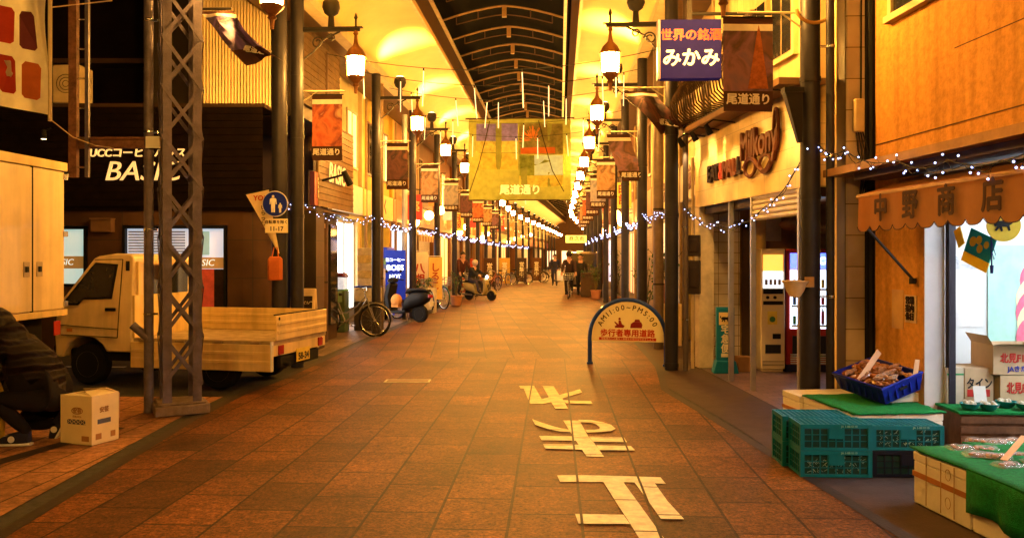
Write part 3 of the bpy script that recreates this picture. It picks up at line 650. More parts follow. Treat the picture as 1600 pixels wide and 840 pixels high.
while s < 108:
    for sd in 'LR':
        o = shop(sd, s, s + 6.4, ['shutter', 'glass', 'open'][(k + (sd == 'R')) % 3], 'tiny distant shopfront deep in the arcade on the %s side' % ('cafe' if sd == 'L' else 'vending machine'), [(.12, .045, .016), (.08, .035, .015), (.14, .055, .02)][k % 3], None, seed=20 + k * 2 + (sd == 'R'), signcol=[(.5, .2, .06), (.4, .3, .1), (.3, .08, .05)][k % 3], es=.5, glow=(1, .5, .15), detail=False)
        o['group'] = 'distant shopfronts on the %s side' % ('cafe' if sd == 'L' else 'vending machine')
    s += 6.4; k += 1
e = thing('end_building', 'far building closing the end of the arcade', 'building', A(-6, 113), HD(113))
MB().box(0, 11, 0, 3, 0, 9).build('wall', M('end_wall', (.12, .06, .03), .7), e)
for i in range(5):
    f = MB().box(.8 + 2 * i, 2.2 + 2 * i, -.05, -.002, .1, 2.4).build('window', M('shop_frame_metal'), e); MB().box(.9 + 2 * i, 2.1 + 2 * i, -.06, -.051, .2, 2.3).build('pane', ME('end_glow', (1, .6, .3), 1.5), f)
# ------------------------------------------------------------------ vending bay building (tiled fascia, iron balcony)
MLo, MLa = Vector((2.69, 11.96, 0)), math.atan2(-1, .078)
mk = thing('tiled_shop_building', 'cream tiled shop with curly brown lettering over an open vending bay', 'building', MLo, MLa)
fas = MT('glossy_cream_tile', (.76, .56, .26), (.5, .38, .2), .42, .21, 'xz', .5, .004, .22, .05, bump=.15)
wt = MT('white_square_tile', (.60, .50, .36), (.16, .10, .05), .15, .15, 'yz', 0, .004, .35, .08, bump=.25)
W = 3.57
MB().box(-.12, W + .02, -.02, .25, 2.3, 3.32).build('fascia', fas, mk, smooth=0)
MB().box(-.15, W + .05, -.3, .3, 3.322, 3.39).build('balcony_slab', M('brown_slab_edge', (.22, .12, .06), .6), mk)
up = MB().box(-.2, 2.35, .3, .5, 3.39, 8).box(2.35, W, .12, .5, 3.39, 8).box(-.2, W, 2.8, 3, 0, 8).box(-.2, W, .26, 2.8, 2.36, 2.42)
up.build('wall', M('cream_render_wall', (.72, .54, .26), .7, var=.12, streak=.25), mk, smooth=0)
for i, (x0, z0) in enumerate(((2.50, 3.75), (2.50, 4.75), (.3, 3.9), (1.3, 3.9))):
    f = MB().box(x0, x0 + .62, .06 if i < 2 else .24, .118 if i < 2 else .298, z0, z0 + .85).build('window', M('cream_window_frame', (.6, .46, .22), .5), mk)
    mb = MB(); y = .05 if i < 2 else .23
    for k in range(2): mb.box(x0 + .06 + k * .27, x0 + .29 + k * .27, y, y + .009, z0 + .06, z0 + .79)
    mb.build('pane', darkglass, f, smooth=0)
mb = MB(); n = 30
mb.box(-.1, 2.95, -.34, -.30, 4.22, 4.26).box(-.1, 2.95, -.29, -.26, 3.40, 3.43)
for i in range(n):
    x = -.05 + 2.95 * i / (n - 1)
    mb.tube([(x, -.32, 4.22), (x + .01, -.36, 4.0), (x + .03, -.46, 3.82), (x + .04, -.53, 3.66), (x + .03, -.50, 3.52), (x, -.40, 3.44), (x - .01, -.28, 3.42)], .011, 5)
mb.build('railing', M('wrought_iron', (.05, .03, .02), .5, .4), mk)
MB().box(-.14, .06, -.02, .2, 0, 2.298).build('pillar', M('white_worn_pillar', (.66, .56, .4), .6, var=.25, scale=4), mk, bevel=.008)
alu = M('aluminium_post', (.5, .48, .46), .35, .8)
for x in (1.29, 2.06, 3.40): MB().box(x - .02, x + .02, -.01, .05, 0, 2.298).build('rail_post', alu, mk, smooth=0)
mb = MB(); z = 2.02
while z < 2.29: mb.prism([(.02, z), (.005, z + .02), (.005, z + .045), (.02, z + .058)], 2.08, 3.38, X=Matrix(((0, 1, 0, 0), (1, 0, 0, 0), (0, 0, 1, 0), (0, 0, 0, 1)))); z += .06
mb.build('shutter', M('pale_shutter_slats', (.62, .52, .36), .4, .2), mk, smooth=0)
MB().box(.07, W, .06, .26, 2.2, 2.299).build('shutter_box', M('dark_coping'), mk)
MB().box(-.20, -.05, .2, .62, 0, 2.36).build('tiled_wall', wt, mk, smooth=0)
MB().box(-.20, -.1, .64, 2.8, 0, 2.36).build('back_wall', M('brown_bay_wall', (.34, .18, .07), .7, var=.25), mk, smooth=0)
d = MB().box(-.098, -.06, .66, .80, 0, 2.1).build('door', M('dark_bay_door', (.06, .035, .02), .5), mk)
MB().cyl((.0, .9, 0), (.0, .9, 2.36), .075, .085, 20).build('column', M('yellow_round_column', (.62, .42, .15), .5, var=.1), mk)
mb = MB()
for i in range(5): mb.sph((.12 + .1 * math.sin(i * 2), 1.28 + .17 * i, 2.02 + .03 * math.cos(i * 3)), .14, 10, 6, sc=(1, 1, .55))
mb.build('rolled_cloth', M('tan_rolled_cloth', (.42, .24, .1), .8, var=.3), mk)
MB().box(-.09, -.085, 1.0, 1.25, 1.82, 2.2).build('notice', M('cream_notice', (.7, .58, .36), .6), mk)
brown = M('brown_sign_letters', (.13, .035, .012), .6, var=.2); dkb = M('dark_sign_letters', (.02, .01, .009), .7); redb = M('red_sign_letters', (.30, .03, .01), .6)
for i, (ch, m) in enumerate(zip('EAT&MALL', (dkb, dkb, dkb, redb, brown, brown, brown, dkb))):
    text(ch, .30, m, mk, (.62 + .165 * i, -.045, 2.70 - .0 * i), bold=.012, ext=.018)
text('Milkony', .46, brown, mk, (2.42, -.05, 2.90), bold=.016, ext=.022, sx=.78)
mb = MB(); mb.tube([(1.95 + .85 * t, -.05, 2.66 + .10 * math.sin(t * 2 * math.pi)) for t in [i / 24 for i in range(25)]], .028, 6)
mb.tube([(2.15 + .17 * math.cos(a), -.05, 2.64 + .10 * math.sin(a)) for a in [2 * math.pi * i / 20 for i in range(20)]], .022, 6, closed=True)
mb.tube([(2.62 + .17 * math.cos(a), -.052, 2.64 + .10 * math.sin(a)) for a in [2 * math.pi * i / 20 for i in range(20)]], .022, 6, closed=True)
mb.tube([(2.93 + .06 * math.cos(a), -.05, 2.98 + .22 * math.sin(a)) for a in [2 * math.pi * i / 24 for i in range(24)]], .022, 6, closed=True)
mb.build('lettering', brown, mk)
# small spots that light the fascia
for x in (.35, .95, 1.55, 3.45):
    o = MB().tube([(x, -.02, 3.27), (x, -.3, 3.3), (x, -.42, 3.22)], .01, 5).cyl((x, -.40, 3.24), (x, -.33, 3.12), .03, .045, 8).build('sign_lamp', blk, mk)
    l = bpy.data.lights.new('sign_lamp_light', 'SPOT'); l.energy = 17; l.color = (1, .68, .28); l.spot_size = R(95); l.spot_blend = .6; l.shadow_soft_size = .03
    q = bpy.data.objects.new('sign_lamp_light', l); COL.objects.link(q); q.parent = mk; q.location = (x, -.36, 3.10); q.rotation_euler = (R(28), 0, 0)

# vending machines
def panel(t, x0, x1, z0, z1, m, y=-.012, nm='panel', d=.01): return MB().box(x0, x1, y, y + d, z0, z1).build(nm, m, t, smooth=0)
cg = thing('cigarette_machine', 'narrow cream cigarette vending machine between two aluminium posts', 'vending machine', (3.44, 11.50, 0), R(-2))
MB().box(0, .33, 0, .4, .04, 1.70).box(.02, .31, .02, .38, 0, .04).build('cabinet', M('cream_machine_paint', (.72, .60, .40), .35, var=.05), cg, bevel=.012)
panel(cg, .03, .30, 1.40, 1.62, ME('amber_machine_panel', (1, .38, .05), 1.3), nm='display_panel')
panel(cg, .03, .30, 1.16, 1.39, ME('white_machine_panel', (.85, .9, 1), 1.6), nm='display_panel')
mb = MB()
for i in range(4): mb.box(.05 + .06 * i, .09 + .06 * i, -.02, -.013, 1.2, 1.28)
mb.build('sample_pack', M('sample_pack', (.4, .4, .5), .5), cg, smooth=0)
panel(cg, .03, .30, 1.08, 1.15, blk, nm='button_strip'); panel(cg, .03, .30, .93, .98, blk, nm='button_strip')
each(cg, 'lock', blk, [disc(MB(), (x, 1.03), .022, 12, -.02, -.001) for x in (.09, .19)])
panel(cg, .09, .22, .66, .84, M('yellow_notice', (.7, .55, .12), .5), nm='notice'); disc(MB(), (.155, .73), .04, 16, -.016, -.013).build('emblem', M('green_emblem', (.05, .18, .06), .5), cg)
panel(cg, .16, .27, .46, .53, blk, nm='coin_slot'); panel(cg, .06, .27, .26, .38, M('dark_tray', (.02, .02, .025), .3), nm='tray')
panel(cg, .02, .31, .145, .15, blk, nm='seam'); panel(cg, .02, .31, .10, .105, blk, nm='seam')
dm = thing('drinks_machine', 'wide red drinks vending machine glowing blue-white behind the thick lamp post', 'vending machine', (3.80, 11.52, 0), R(-2))
MB().box(0, .98, 0, .6, .1, 1.70).build('cabinet', M('red_machine_paint', (.42, .03, .02), .35), dm, bevel=.015)
panel(dm, .0, .98, .0, .1, M('dark_blue_plinth', (.02, .02, .08), .4), nm='plinth', y=0, d=.58)
panel(dm, .05, .93, 1.42, 1.64, ME('blue_header', (.06, .14, 1), 2.2, True), nm='header')
text('涼', .17, ME('header_letters', (.8, .95, 1), 2.5), dm, (.34, -.014, 1.53), bold=.01); text('COLD', .13, ME('header_letters', (.8, .95, 1), 2.5), dm, (.62, -.014, 1.53), bold=.006)
win = panel(dm, .05, .93, .60, 1.41, ME('drinks_window', (.62, .78, 1), 3.6, True), nm='display_window')
rnd = random.Random(3)
cols = [M('can_%d' % i, c, .3, .3) for i, c in enumerate([(.05, .1, .4), (.4, .05, .04), (.5, .5, .5), (.05, .25, .1), (.5, .35, .05), (.08, .06, .05)])]
for r, z in enumerate((1.16, .93, .66)):
    mb = MB()
    for i in range(11):
        x = .1 + .077 * i; h = .12 + .06 * (r == 2) * (i % 2); mb.cyl((x, -.035, z), (x, -.035, z + h), .024, n=8, m=rnd.randrange(6))
        if h > .15: mb.cyl((x, -.035, z + h), (x, -.035, z + h + .05), .02, .008, 8, m=2)
    mb.build('can', cols, win); panel(win, .06, .92, z - .035, z - .005, M('button_rail', (.6, .6, .62), .4), y=-.06, nm='shelf', d=.048)
panel(dm, .05, .93, .56, .59, M('red_machine_paint'), nm='trim'); panel(dm, .08, .90, .2, .5, M('dark_tray'), nm='tray', y=-.014)
mb = MB()
for i in range(5): mb.box(.05, .93, -.03, -.013, .115 + .03 * i, .13 + .03 * i)
mb.build('vent_slats', M('button_rail'), dm, smooth=0)

ts = thing('standing_sign', 'teal standing parcel sign with a cat emblem by the white tiled wall', 'sign', (2.93, 11.45, 0), R(-4))
tealm = M('teal_plastic', (.008, .17, .30), .45); 
MB().box(-.12, .12, -.05, .05, .16, .90).prism([(-.17, 0), (.17, 0), (.13, .17), (-.13, .17)], -.11, .11).build('body', tealm, ts, bevel=.01)
panel(ts, -.09, .09, .66, .83, M('emblem_plate', (.75, .58, .25), .5), y=-.058, nm='emblem_plate', d=.006)
def cat(k, cx, cz): return [[(cx + k * a, cz + k * b) for a, b in pl] for pl in
    ([(-1, .1), (-.8, .45), (-.3, .5), (.2, .42), (.5, .5), (.55, .85), (.68, .62), (.85, .66), (1.0, .85), (1.0, .4), (.8, .15), (.55, 0), (.65, -.55), (.45, -.6), (.3, -.15), (-.2, -.15), (-.1, -.6), (-.3, -.65), (-.45, -.2), (-.75, -.6), (-.95, -.55), (-.7, -.1), (-.95, -.1), (-1.15, .4), (-1.1, .75), (-1.2, .75), (-1.28, .35)],)]
for pl in cat(.06, 0, .74): MB().prism(pl, -.064, -.058).build('emblem', blk, ts, smooth=0)
text('宅\n急\n便', .13, M('pale_sign_text', (.75, .7, .5), .5), ts, (0, -.056, .46), bold=.006, space=1.0)
panel(ts, -.06, .06, .22, .27, M('pale_sign_text'), y=-.055, nm='label', d=.004)
bx = thing('small_carton', 'small brown carton on the bay floor beside the column', 'box', (3.22, 11.6, 0), R(5)); MB().box(-.1, .1, -.1, .1, 0, .2).box(-.1, 0, -.1, .1, .2, .207).box(.003, .1, -.1, .1, .2, .207).build('carton', M('brown_carton', (.30, .15, .06), .8), bx, bevel=.004)

# tiled pillar between the two shops, with the slim pipes
pt = MT('grey_pillar_tile', (.46, .36, .25), (.14, .09, .05), .21, .30, 'xz', 0, .005, .4, .08, bump=.3)
tp = thing('tiled_pillar', 'cream tiled pillar between the vending bay and the fruit shop', 'pillar', (3.20, 7.98, 0), R(-2))
MB().box(0, .20, 0, .26, 0, 8).build('shaft', pt, tp, bevel=.02); MB().box(.02, .24, .27, .5, 0, 8).build('backing', M('cream_render_wall'), tp)
mb = MB().box(.06, .16, -.07, -.002, 2.78, 3.10); mb.build('junction_box', M('cream_junction_box', (.6, .45, .22), .5), tp, bevel=.02)
mb = MB()
for i in range(4): mb.tube([(.09 + .02 * i, -.03, 2.79), (.10 + .03 * i, -.05, 2.6), (.16 + .01 * i, -.02, 2.45 - .06 * i), (.12, -.04, 2.2 - .07 * i), (.2, -.02, 2.05 - .04 * i)], .007, 5)
mb.tube([(.14, -.012, 3.1), (.15, -.012, 5.5)], .007, 5); mb.build('cable', wirem, tp)
dp = thing('downpipe', 'black downpipe between the tiled pillar and the stucco wall', 'pipe', (3.43, 7.95, 0)); MB().cyl((0, 0, 0), (0, 0, 7), .04, n=10).cyl((-.01, .05, 0), (-.01, .05, 7), .05, n=10).build('pipe', blk, dp); each(dp, 'clamp_band', iron, [MB().cyl((0, 0, z), (0, 0, z + .03), .046, n=10) for z in (2.4, 4.4)])
sp = thing('slim_pole', 'slim dark pole standing just beside the thick lamp post', 'pole', (3.06, 8.0, 0)); MB().cyl((0, 0, 0), (0, 0, 6.5), .04, n=14).build('pole', postm, sp)
each(sp, 'clamp_band', chrome, [MB().cyl((0, 0, z), (0, 0, z + .025), .044, n=14).box(-.1, -.04, -.01, .01, z, z + .025) for z in (1.2, 2.55, 3.6)])
bw = thing('wall_bowl', 'cream half-round bowl fixed to the thick lamp post', 'bowl', (2.74, 8.05, 1.24))
MB().lathe([(.02, -.04), (.05, -.03), (.085, .03), (.105, .09), (.13, .115), (.125, .125), (.095, .10), (.03, -.02)], (0, 0, 0), 18).build('bowl', M('cream_plastic', (.68, .50, .30), .4), bw); MB().box(.08, .17, -.04, -.03, .06, .16).box(.1, .14, -.046, -.041, .08, .13).build('bracket', M('ochre_bracket', (.4, .22, .06), .5), bw)
bn = thing('post_bracket', 'black funnel-shaped bracket high on the thick lamp post', 'bracket', (2.73, 8.08, 2.96))
MB().add([(-.09, -.05, .22), (.08, -.05, .22), (.08, .05, .22), (-.09, .05, .22), (.045, -.03, -.26), (.08, -.03, -.26), (.08, .03, -.26), (.045, .03, -.26)], [(0, 1, 2, 3), (4, 7, 6, 5), (0, 4, 5, 1), (1, 5, 6, 2), (2, 6, 7, 3), (3, 7, 4, 0)]).box(-.10, .09, -.06, .06, .22, .27).build('funnel', blk, bn, smooth=0)
ho = MB().tube([(2.92 - .17 * math.cos(math.pi * i / 16), 8.03, 3.98 - .13 * math.sin(math.pi * i / 16)) for i in range(17)], .018, 8).build('cable_hook', M('ochre_bracket'), None); tag(ho, 'curved conduit loop hung across the thick lamp post near the top', 'conduit')

# ------------------------------------------------------------------ fruit shop on the corner
NKo, NKa = Vector((3.45, 7.9, 0)), math.atan2(-1, .05)
nk = thing('fruit_shop_building', 'orange stucco fruit shop with lettered scalloped awning and bright interior', 'building', NKo, NKa)
stu = M('rough_orange_stucco', (.58, .27, .06), .85, var=.24, scale=16, bump=.8, bscale=55, streak=.3)
L_ = 6.5
MB().box(0, .85, 0, .18, 0, 2.3).box(4.3, L_, 0, .2, 0, 2.3).box(0, L_, 0, .3, 2.3, 8).build('wall', stu, nk, smooth=0)
MB().box(.851, .858, .0, .175, 0, 2.3).build('jamb_panel', M('white_wall_panel', (.62, .58, .58), .5, var=.06), nk, smooth=0)
MB().box(.86, .92, .178, .235, 0, 2.3).build('mullion', M('dark_mullion', (.03, .025, .035), .4), nk)
each(nk, 'joint', M('dark_joint', (.12, .06, .03), .8), [MB().box(0, L_, -.006, -.0005, 2.645, 2.655), MB().box(1.3, L_, -.006, -.0005, 3.245, 3.252)], smooth=0)
f = MB().box(.28, 1.32, -.07, -.001, 3.72, 3.78).box(.3, .36, -.04, -.001, 3.78, 5).box(1.24, 1.3, -.04, -.001, 3.78, 5).box(.76, .8, -.03, -.001, 3.78, 5).box(.3, 1.3, -.04, -.001, 5, 5.06).build('window', M('cream_window_frame'), nk); MB().box(.36, 1.24, -.012, -.002, 3.78, 5).build('pane', darkglass, f, smooth=0)
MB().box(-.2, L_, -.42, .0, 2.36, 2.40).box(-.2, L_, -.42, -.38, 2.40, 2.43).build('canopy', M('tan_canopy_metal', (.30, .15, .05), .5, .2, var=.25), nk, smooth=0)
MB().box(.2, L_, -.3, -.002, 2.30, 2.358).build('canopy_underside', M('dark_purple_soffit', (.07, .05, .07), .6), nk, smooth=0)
awm = MC('ochre_awning_cloth', (.27, .090, .011), .12)
each(nk, 'awning_bar', M('tan_canopy_metal'), [MB().cyl((.5, -.40, 2.12), (L_, -.40, 2.12), .028, n=10), MB().cyl((.6, -.06, 2.24), (L_, -.06, 2.24), .03, n=10)])
mb = MB(); mb.add([(.55, -.06, 2.25), (L_, -.06, 2.25), (L_, -.40, 2.145), (.55, -.40, 2.145)], [(0, 1, 2, 3)])
nsc = 30; sw = (L_ - .55) / nsc; vs = []; fs = []
for i in range(nsc):
    for k in range(9):
        u = k / 8; x = .55 + sw * (i + u); zb = 1.855 - .042 * (1 - abs(2 * u - 1) ** 3.2)
        o = len(mb.v); yy = -.425 + .008 * math.sin(x * 19); mb.v += [Vector((x, -.425, 2.12)), Vector((x, yy, zb))]
        if k: mb.f.append([o - 2, o, o + 1, o - 1]); mb.mi.append(0)
mb.build('awning', awm, nk, smooth=30)
mb = MB(); mb.tube([(.55 + sw * (i + k / 8), -.43 + .008 * math.sin((.55 + sw * (i + k / 8)) * 19), 1.855 - .042 * (1 - abs(2 * k / 8 - 1) ** 3.2)) for i in range(nsc) for k in range(8)], .004, 4); mb.build('awning_hem', M('dark_hem', (.05, .02, .01), .8), nk)
for ch, x in zip('中野商店', (.98, 1.44, 1.93, 2.46)): text(ch, .235, M('awning_letters', (.05, .018, .01), .8), nk, (x, -.445, 1.985), bold=.007, ext=.002)
MB().cyl((.62, -.38, 1.84), (.72, -.01, 1.38), .012, n=7).cyl((.72, -.03, 1.36), (.72, -.03, 1.41), .03, n=8).build('awning_arm', iron, nk)
MB().box(.55, .74, -.008, -.001, 1.02, 1.26).build('notice', M('tan_notice', (.6, .42, .24), .6), nk, smooth=0)
text('営業\n案内\n休日', .07, dkb, nk, (.64, -.012, 1.14), bold=.003)
MB().box(.32, .52, -.006, -.001, .95, 1.3).build('patch', M('stucco_patch', (.5, .3, .13), .8), nk, smooth=0)
# interior
inw = M('white_shop_interior', (.78, .80, .82), .6, var=.03)
MB().box(.25, .3, .19, 4, 0, 2.45).box(.3, 4.3, 3.95, 4, 0, 2.45).box(4.25, 4.3, .2, 3.95, 0, 2.45).box(.3, 4.25, .32, 3.95, 2.4, 2.45).build('interior_wall', inw, nk, smooth=0)
MB().box(.3, 4.25, .0, 3.95, -.003, .003).build('interior_floor', M('shop_floor', (.2, .15, .12), .5), nk, smooth=0)
for y in (1.0, 2.4): MB().box(.9, 3.4, y, y + .1, 2.33, 2.38).build('ceiling_tube_light', ME('cool_tube_light', (.84, .92, 1), 44, True), nk, smooth=0)
pst = MB().box(.301, .306, .55, .86, .95, 1.62).build('poster', M('white_poster', (.82, .82, .84), .5), nk, smooth=0)
MB().box(.307, .309, .57, .84, 1.48, 1.60).build('photo', MR('grey_photo', [(.3, .33, .4), (.6, .62, .66), (.8, .8, .82)], 14), pst, smooth=0)
fp = thing('fruit_poster', 'mint poster of giant pink fruit at the back of the bright shop', 'poster', NKo + Matrix.Rotation(NKa, 3, 'Z') @ Vector((.31, 0, 0)), NKa)
MB().box(.0, .006, .9, 2.6, .75, 1.7).build('sheet', M('mint_paper', (.45, .75, .68), .5), fp, smooth=0)
pk = M('pink_fruit_print', (.75, .16, .26), .5, var=.35, scale=5); ck = M('cream_fruit_print', (.85, .78, .5), .5); XD = Matrix(((0, 1, 0, 0), (1, 0, 0, 0), (0, 0, 1, 0), (0, 0, 0, 1)))
for i, (y, z, r, m) in enumerate(((1.5, 1.38, .30, pk), (1.5, 1.2, .34, ck), (1.52, 1.08, .36, pk), (1.5, .98, .33, ck), (1.46, .86, .30, pk), (2.2, 1.25, .36, pk), (2.2, .95, .3, ck))):
    cl = lambda q: min(max(q, .76), 1.69)
    MB().prism([(y + r * math.cos(a), cl(z + r * .8 * math.sin(a))) for a in [2 * math.pi * k / 28 for k in range(28)]], .007 + .002 * i, .009 + .002 * i, X=XD).build('printed_fruit', m, fp, smooth=0)
def nkp(x, y, z=0): return NKo + Matrix.Rotation(NKa, 3, 'Z') @ Vector((x, y, z))
# hanging things in the opening
fl = thing('promotional_flag', 'teal and yellow flag hanging askew under the awning', 'flag', nkp(1.42, .06, 1.82), NKa + R(12))
X = T(ry=R(22))
MB().box(0, .26, -.004, .004, -.19, 0, X=X).build('cloth', MC('teal_flag', (.02, .28, .26), .3), fl, smooth=0)
MB().box(0, .26, -.005, .005, -.27, -.191, X=X).build('border', MC('yellow_flag', (.75, .48, .04), .3), fl, smooth=0)
mb = MB()
for a, b, r in ((.06, -.09, .04), (.11, -.06, .035), (.14, -.12, .035), (.19, -.07, .03)): mb.prism([(a + r * math.cos(k) * .8, b + r * math.sin(k)) for k in [2 * math.pi * i / 12 for i in range(12)]], -.007, -.0045, X=X)
mb.build('print', M('yellow_print', (.8, .6, .05), .5), fl, smooth=0)
fl2 = thing('paper_flag', 'small plain yellow flag at the edge of the awning', 'flag', nkp(1.22, .04, 1.80), NKa); MB().box(0, .09, -.003, .003, -.15, 0, X=T(ry=R(-25))).box(0, .09, -.0045, .0045, -.08, -.05, X=T(ry=R(-25))).build('cloth', MC('yellow_flag'), fl2, smooth=0)
cr = thing('round_sign', 'round yellow sign with black cat hanging under the awning', 'sign', P(1568, 352, 6.05), R(-6))
disc(MB(), (0, 0), .118, 28, -.006, .006).build('plate', M('yellow_sign_plate', (.80, .55, .05), .45), cr)
for pl in cat(.068, 0, 0): MB().prism(pl, -.010, -.0065).build('emblem', blk, cr, smooth=0)
MB().cyl((-.05, 0, .1), (-.06, 0, .16), .003, n=5).cyl((.05, 0, .1), (.05, 0, .16), .003, n=5).build('hanger', wirem, cr)
cdl = thing('pull_cord', 'dark blue pull cord with a bob hanging in the shop opening', 'cord', P(1549, 372, 6.15)); MB().tube([(0, 0, .12), (0, 0, -.1), (.003, 0, -.2)], .006, 5).cyl((.003, 0, -.2), (.003, 0, -.26), .014, .01, 8).tube([(0, 0, -.02), (.03, 0, -.12), (.02, 0, -.16), (.005, 0, -.1)], .003, 4).build('cord', M('navy_cord', (.01, .015, .12), .5), cdl)
# counter with cloth, cartons, bowls
turf = M('artificial_turf', (.004, .17, .035), .9, var=.35, scale=40, bump=1, bscale=260)
ct = thing('display_counter', 'low wooden counter draped in green cloth inside the fruit shop', 'counter', (3.58, 6.62, 0), R(-3))
MB().box(0, 1.9, .03, .9, 0, .34).build('crate_front', M('dark_crate_wood', (.14, .065, .03), .7, var=.4, scale=8), ct, smooth=0)
mb = MB()
for i in range(4): mb.box(0, 1.9, .012, .029, .03 + .08 * i, .085 + .08 * i)
mb.build('slats', M('dark_crate_wood'), ct, smooth=0)
MB().box(-.02, 1.92, 0, .92, .342, .36).build('cloth', turf, ct, smooth=0)
kraft = M('kraft_carton', (.56, .40, .24), .8, var=.1, scale=4); kw = M('pale_carton', (.66, .56, .42), .8)
def carton(label, x, y, z, w, d, h, rz=0, m=None, txt=None, tm=None, size=.1, open_=False, name='carton'):
    t = thing(name, label, 'box', (x, y, z), rz, 'cartons on the fruit shop counter')
    mb = MB().box(0, w, 0, d, 0, h)
    if open_:
        mb = MB().box(0, w, 0, .005, 0, h).box(0, w, d - .005, d, 0, h).box(0, .005, .005, d - .005, 0, h).box(w - .005, w, .005, d - .005, 0, h).box(0, w, 0, d, 0, .005)
        mb.add([(0, 0, h), (w, 0, h), (w, -.10, h + .02), (0, -.10, h + .02)], [(0, 1, 2, 3)]); mb.add([(0, 0, h), (0, d, h), (-.05, d, h + .08), (-.05, 0, h + .08)], [(0, 1, 2, 3)])
    mb.build('carton', m or kraft, t, smooth=0)
    if txt: text(txt, size, tm, t, (w / 2, -.004, h * .55), bold=.004, ext=.001, sx=min(1, w * .92 / (size * max(map(len, txt.split('\n'))))))
    return t
rt_ = M('red_print', (.55, .04, .03), .6); bt = M('blue_print', (.04, .06, .35), .6); kt = M('black_print', (.03, .03, .03), .6)
o = carton('pale carton with a green stripe at the dark mullion', 3.66, 7.0, .36, .14, .3, .30, m=kw); MB().box(0, .14, -.003, -.001, .24, .255).build('stripe', M('green_print', (.05, .3, .1), .6), o, smooth=0)
o = carton('carton printed with black and red lettering behind the white card', 3.81, 7.0, .36, .24, .3, .30, txt='タイン', tm=kt, size=.1); MB().box(.02, .21, -.003, -.001, .06, .12).build('print', rt_, o, smooth=0)
o = carton('lower onion carton with red lettering, under the open carton', 4.08, 6.95, .36, .42, .34, .245, txt='北見F1玉葱', tm=rt_, size=.1)
o = carton('open carton with a blue logo stacked on the onion carton', 4.02, 6.95, .607, .46, .34, .25, open_=True, txt='北見F1玉葱', tm=rt_, size=.085); text('JAきた', .055, bt, o, (.2, -.004, .05), bold=.002, ext=.001); disc(MB(), (.41, .16), .03, 16, -.004, -.001).build('logo', bt, o, smooth=0)
teal = M('teal_bowl_plastic', (.01, .20, .19), .35)
for i, (x, y, lab) in enumerate(((3.70, 6.72, 'teal bowl of produce beside the dark mullion'), (3.84, 6.70, 'teal bowl of produce in front of the white card'), (4.05, 6.82, 'teal bowl of produce behind its neighbours, before the onion carton'), (4.14, 6.70, 'teal bowl heaped with produce above the blue stool'))):
    b = thing('produce_bowl', lab, 'bowl', (x, y, .361), 0, 'teal bowls on the counter')
    MB().lathe([(.035, 0), (.06, .02), (.08, .055), (.076, .056), (.055, .025), (.02, .012)], (0, 0, 0), 16).build('bowl', teal, b)
    mb = MB(); rr = random.Random(i)
    for k in range(9): mb.sph((rr.uniform(-.045, .045), rr.uniform(-.045, .045), .05 + rr.uniform(-.01, .012)), .018, 7, 5)
    mb.build('produce', M('pale_produce', (.62, .55, .42), .6, var=.25, scale=20), b)
wc = thing('price_card', 'white upright price card leaning on the cartons', 'card', (3.87, 6.86, .36), R(-3)); MB().box(-.05, .05, 0, .006, 0, .17, X=T(rx=R(-12))).box(-.035, .035, -.003, 0, .1, .104, X=T(rx=R(-12))).build('card', white, wc, smooth=0)
st = thing('blue_stool', 'wooden stool with a bright blue seat beside the counter', 'stool', (4.03, 6.0, 0), R(-8))
MB().box(-.17, .17, -.14, .14, .385, .41).build('seat', M('blue_vinyl', (.01, .05, .42), .35), st, bevel=.01)
ow = M('ochre_wood', (.45, .22, .06), .5); MB().box(-.16, .16, -.13, .13, .33, .384).build('apron', ow, st, smooth=0)
for x in (-.15, .15):
    for y in (-.12, .12): MB().box(x - .018, x + .018, y - .018, y + .018, 0, .33).build('leg', ow, st, smooth=0)

# ------------------------------------------------------------------ foam boxes, turf, crates in front of the fruit shop
foam = M('white_polystyrene', (.80, .74, .66), .7, var=.05, scale=30, bump=.15, bscale=120); tape = M('brown_packing_tape', (.42, .17, .05), .35)
def foam_box(label, x, y, rz, w, d, h, tap=True, lines=()):
    t = thing('foam_box', label, 'box', (x, y, 0), rz, 'polystyrene boxes used as display tables')
    MB().box(0, w, 0, d, 0, h * .82).build('body', foam, t, bevel=.008)
    MB().box(-.003, w + .003, -.003, d + .003, h * .823, h).build('lid', foam, t, bevel=.008)
    if tap: MB().box(-.006, w + .006, -.006, d + .006, h * .52, h * .62).build('tape', tape, t, smooth=0)
    return t
rz1 = R(6); c2 = Vector((2.73, 6.62, 0)); U = Matrix.Rotation(rz1, 3, 'Z')
for i, (a, b, w, d, lab) in enumerate(((0, 0, .37, .45, 'foam box at the near corner of the turf table, behind the crates'), (.375, 0, .37, .45, 'foam box against the white panel under the turf'), (0, .455, .37, .45, 'foam box with brown tape under the far edge of the turf'), (.375, .455, .35, .45, 'foam box hidden under the turf below the tilted blue crate'), (-.03, .92, .62, .36, 'bare foam box at the foot of the thick lamp post'))):
    p = c2 + U @ Vector((a, b, 0)); foam_box(lab, p.x, p.y, rz1, w, d, .335)
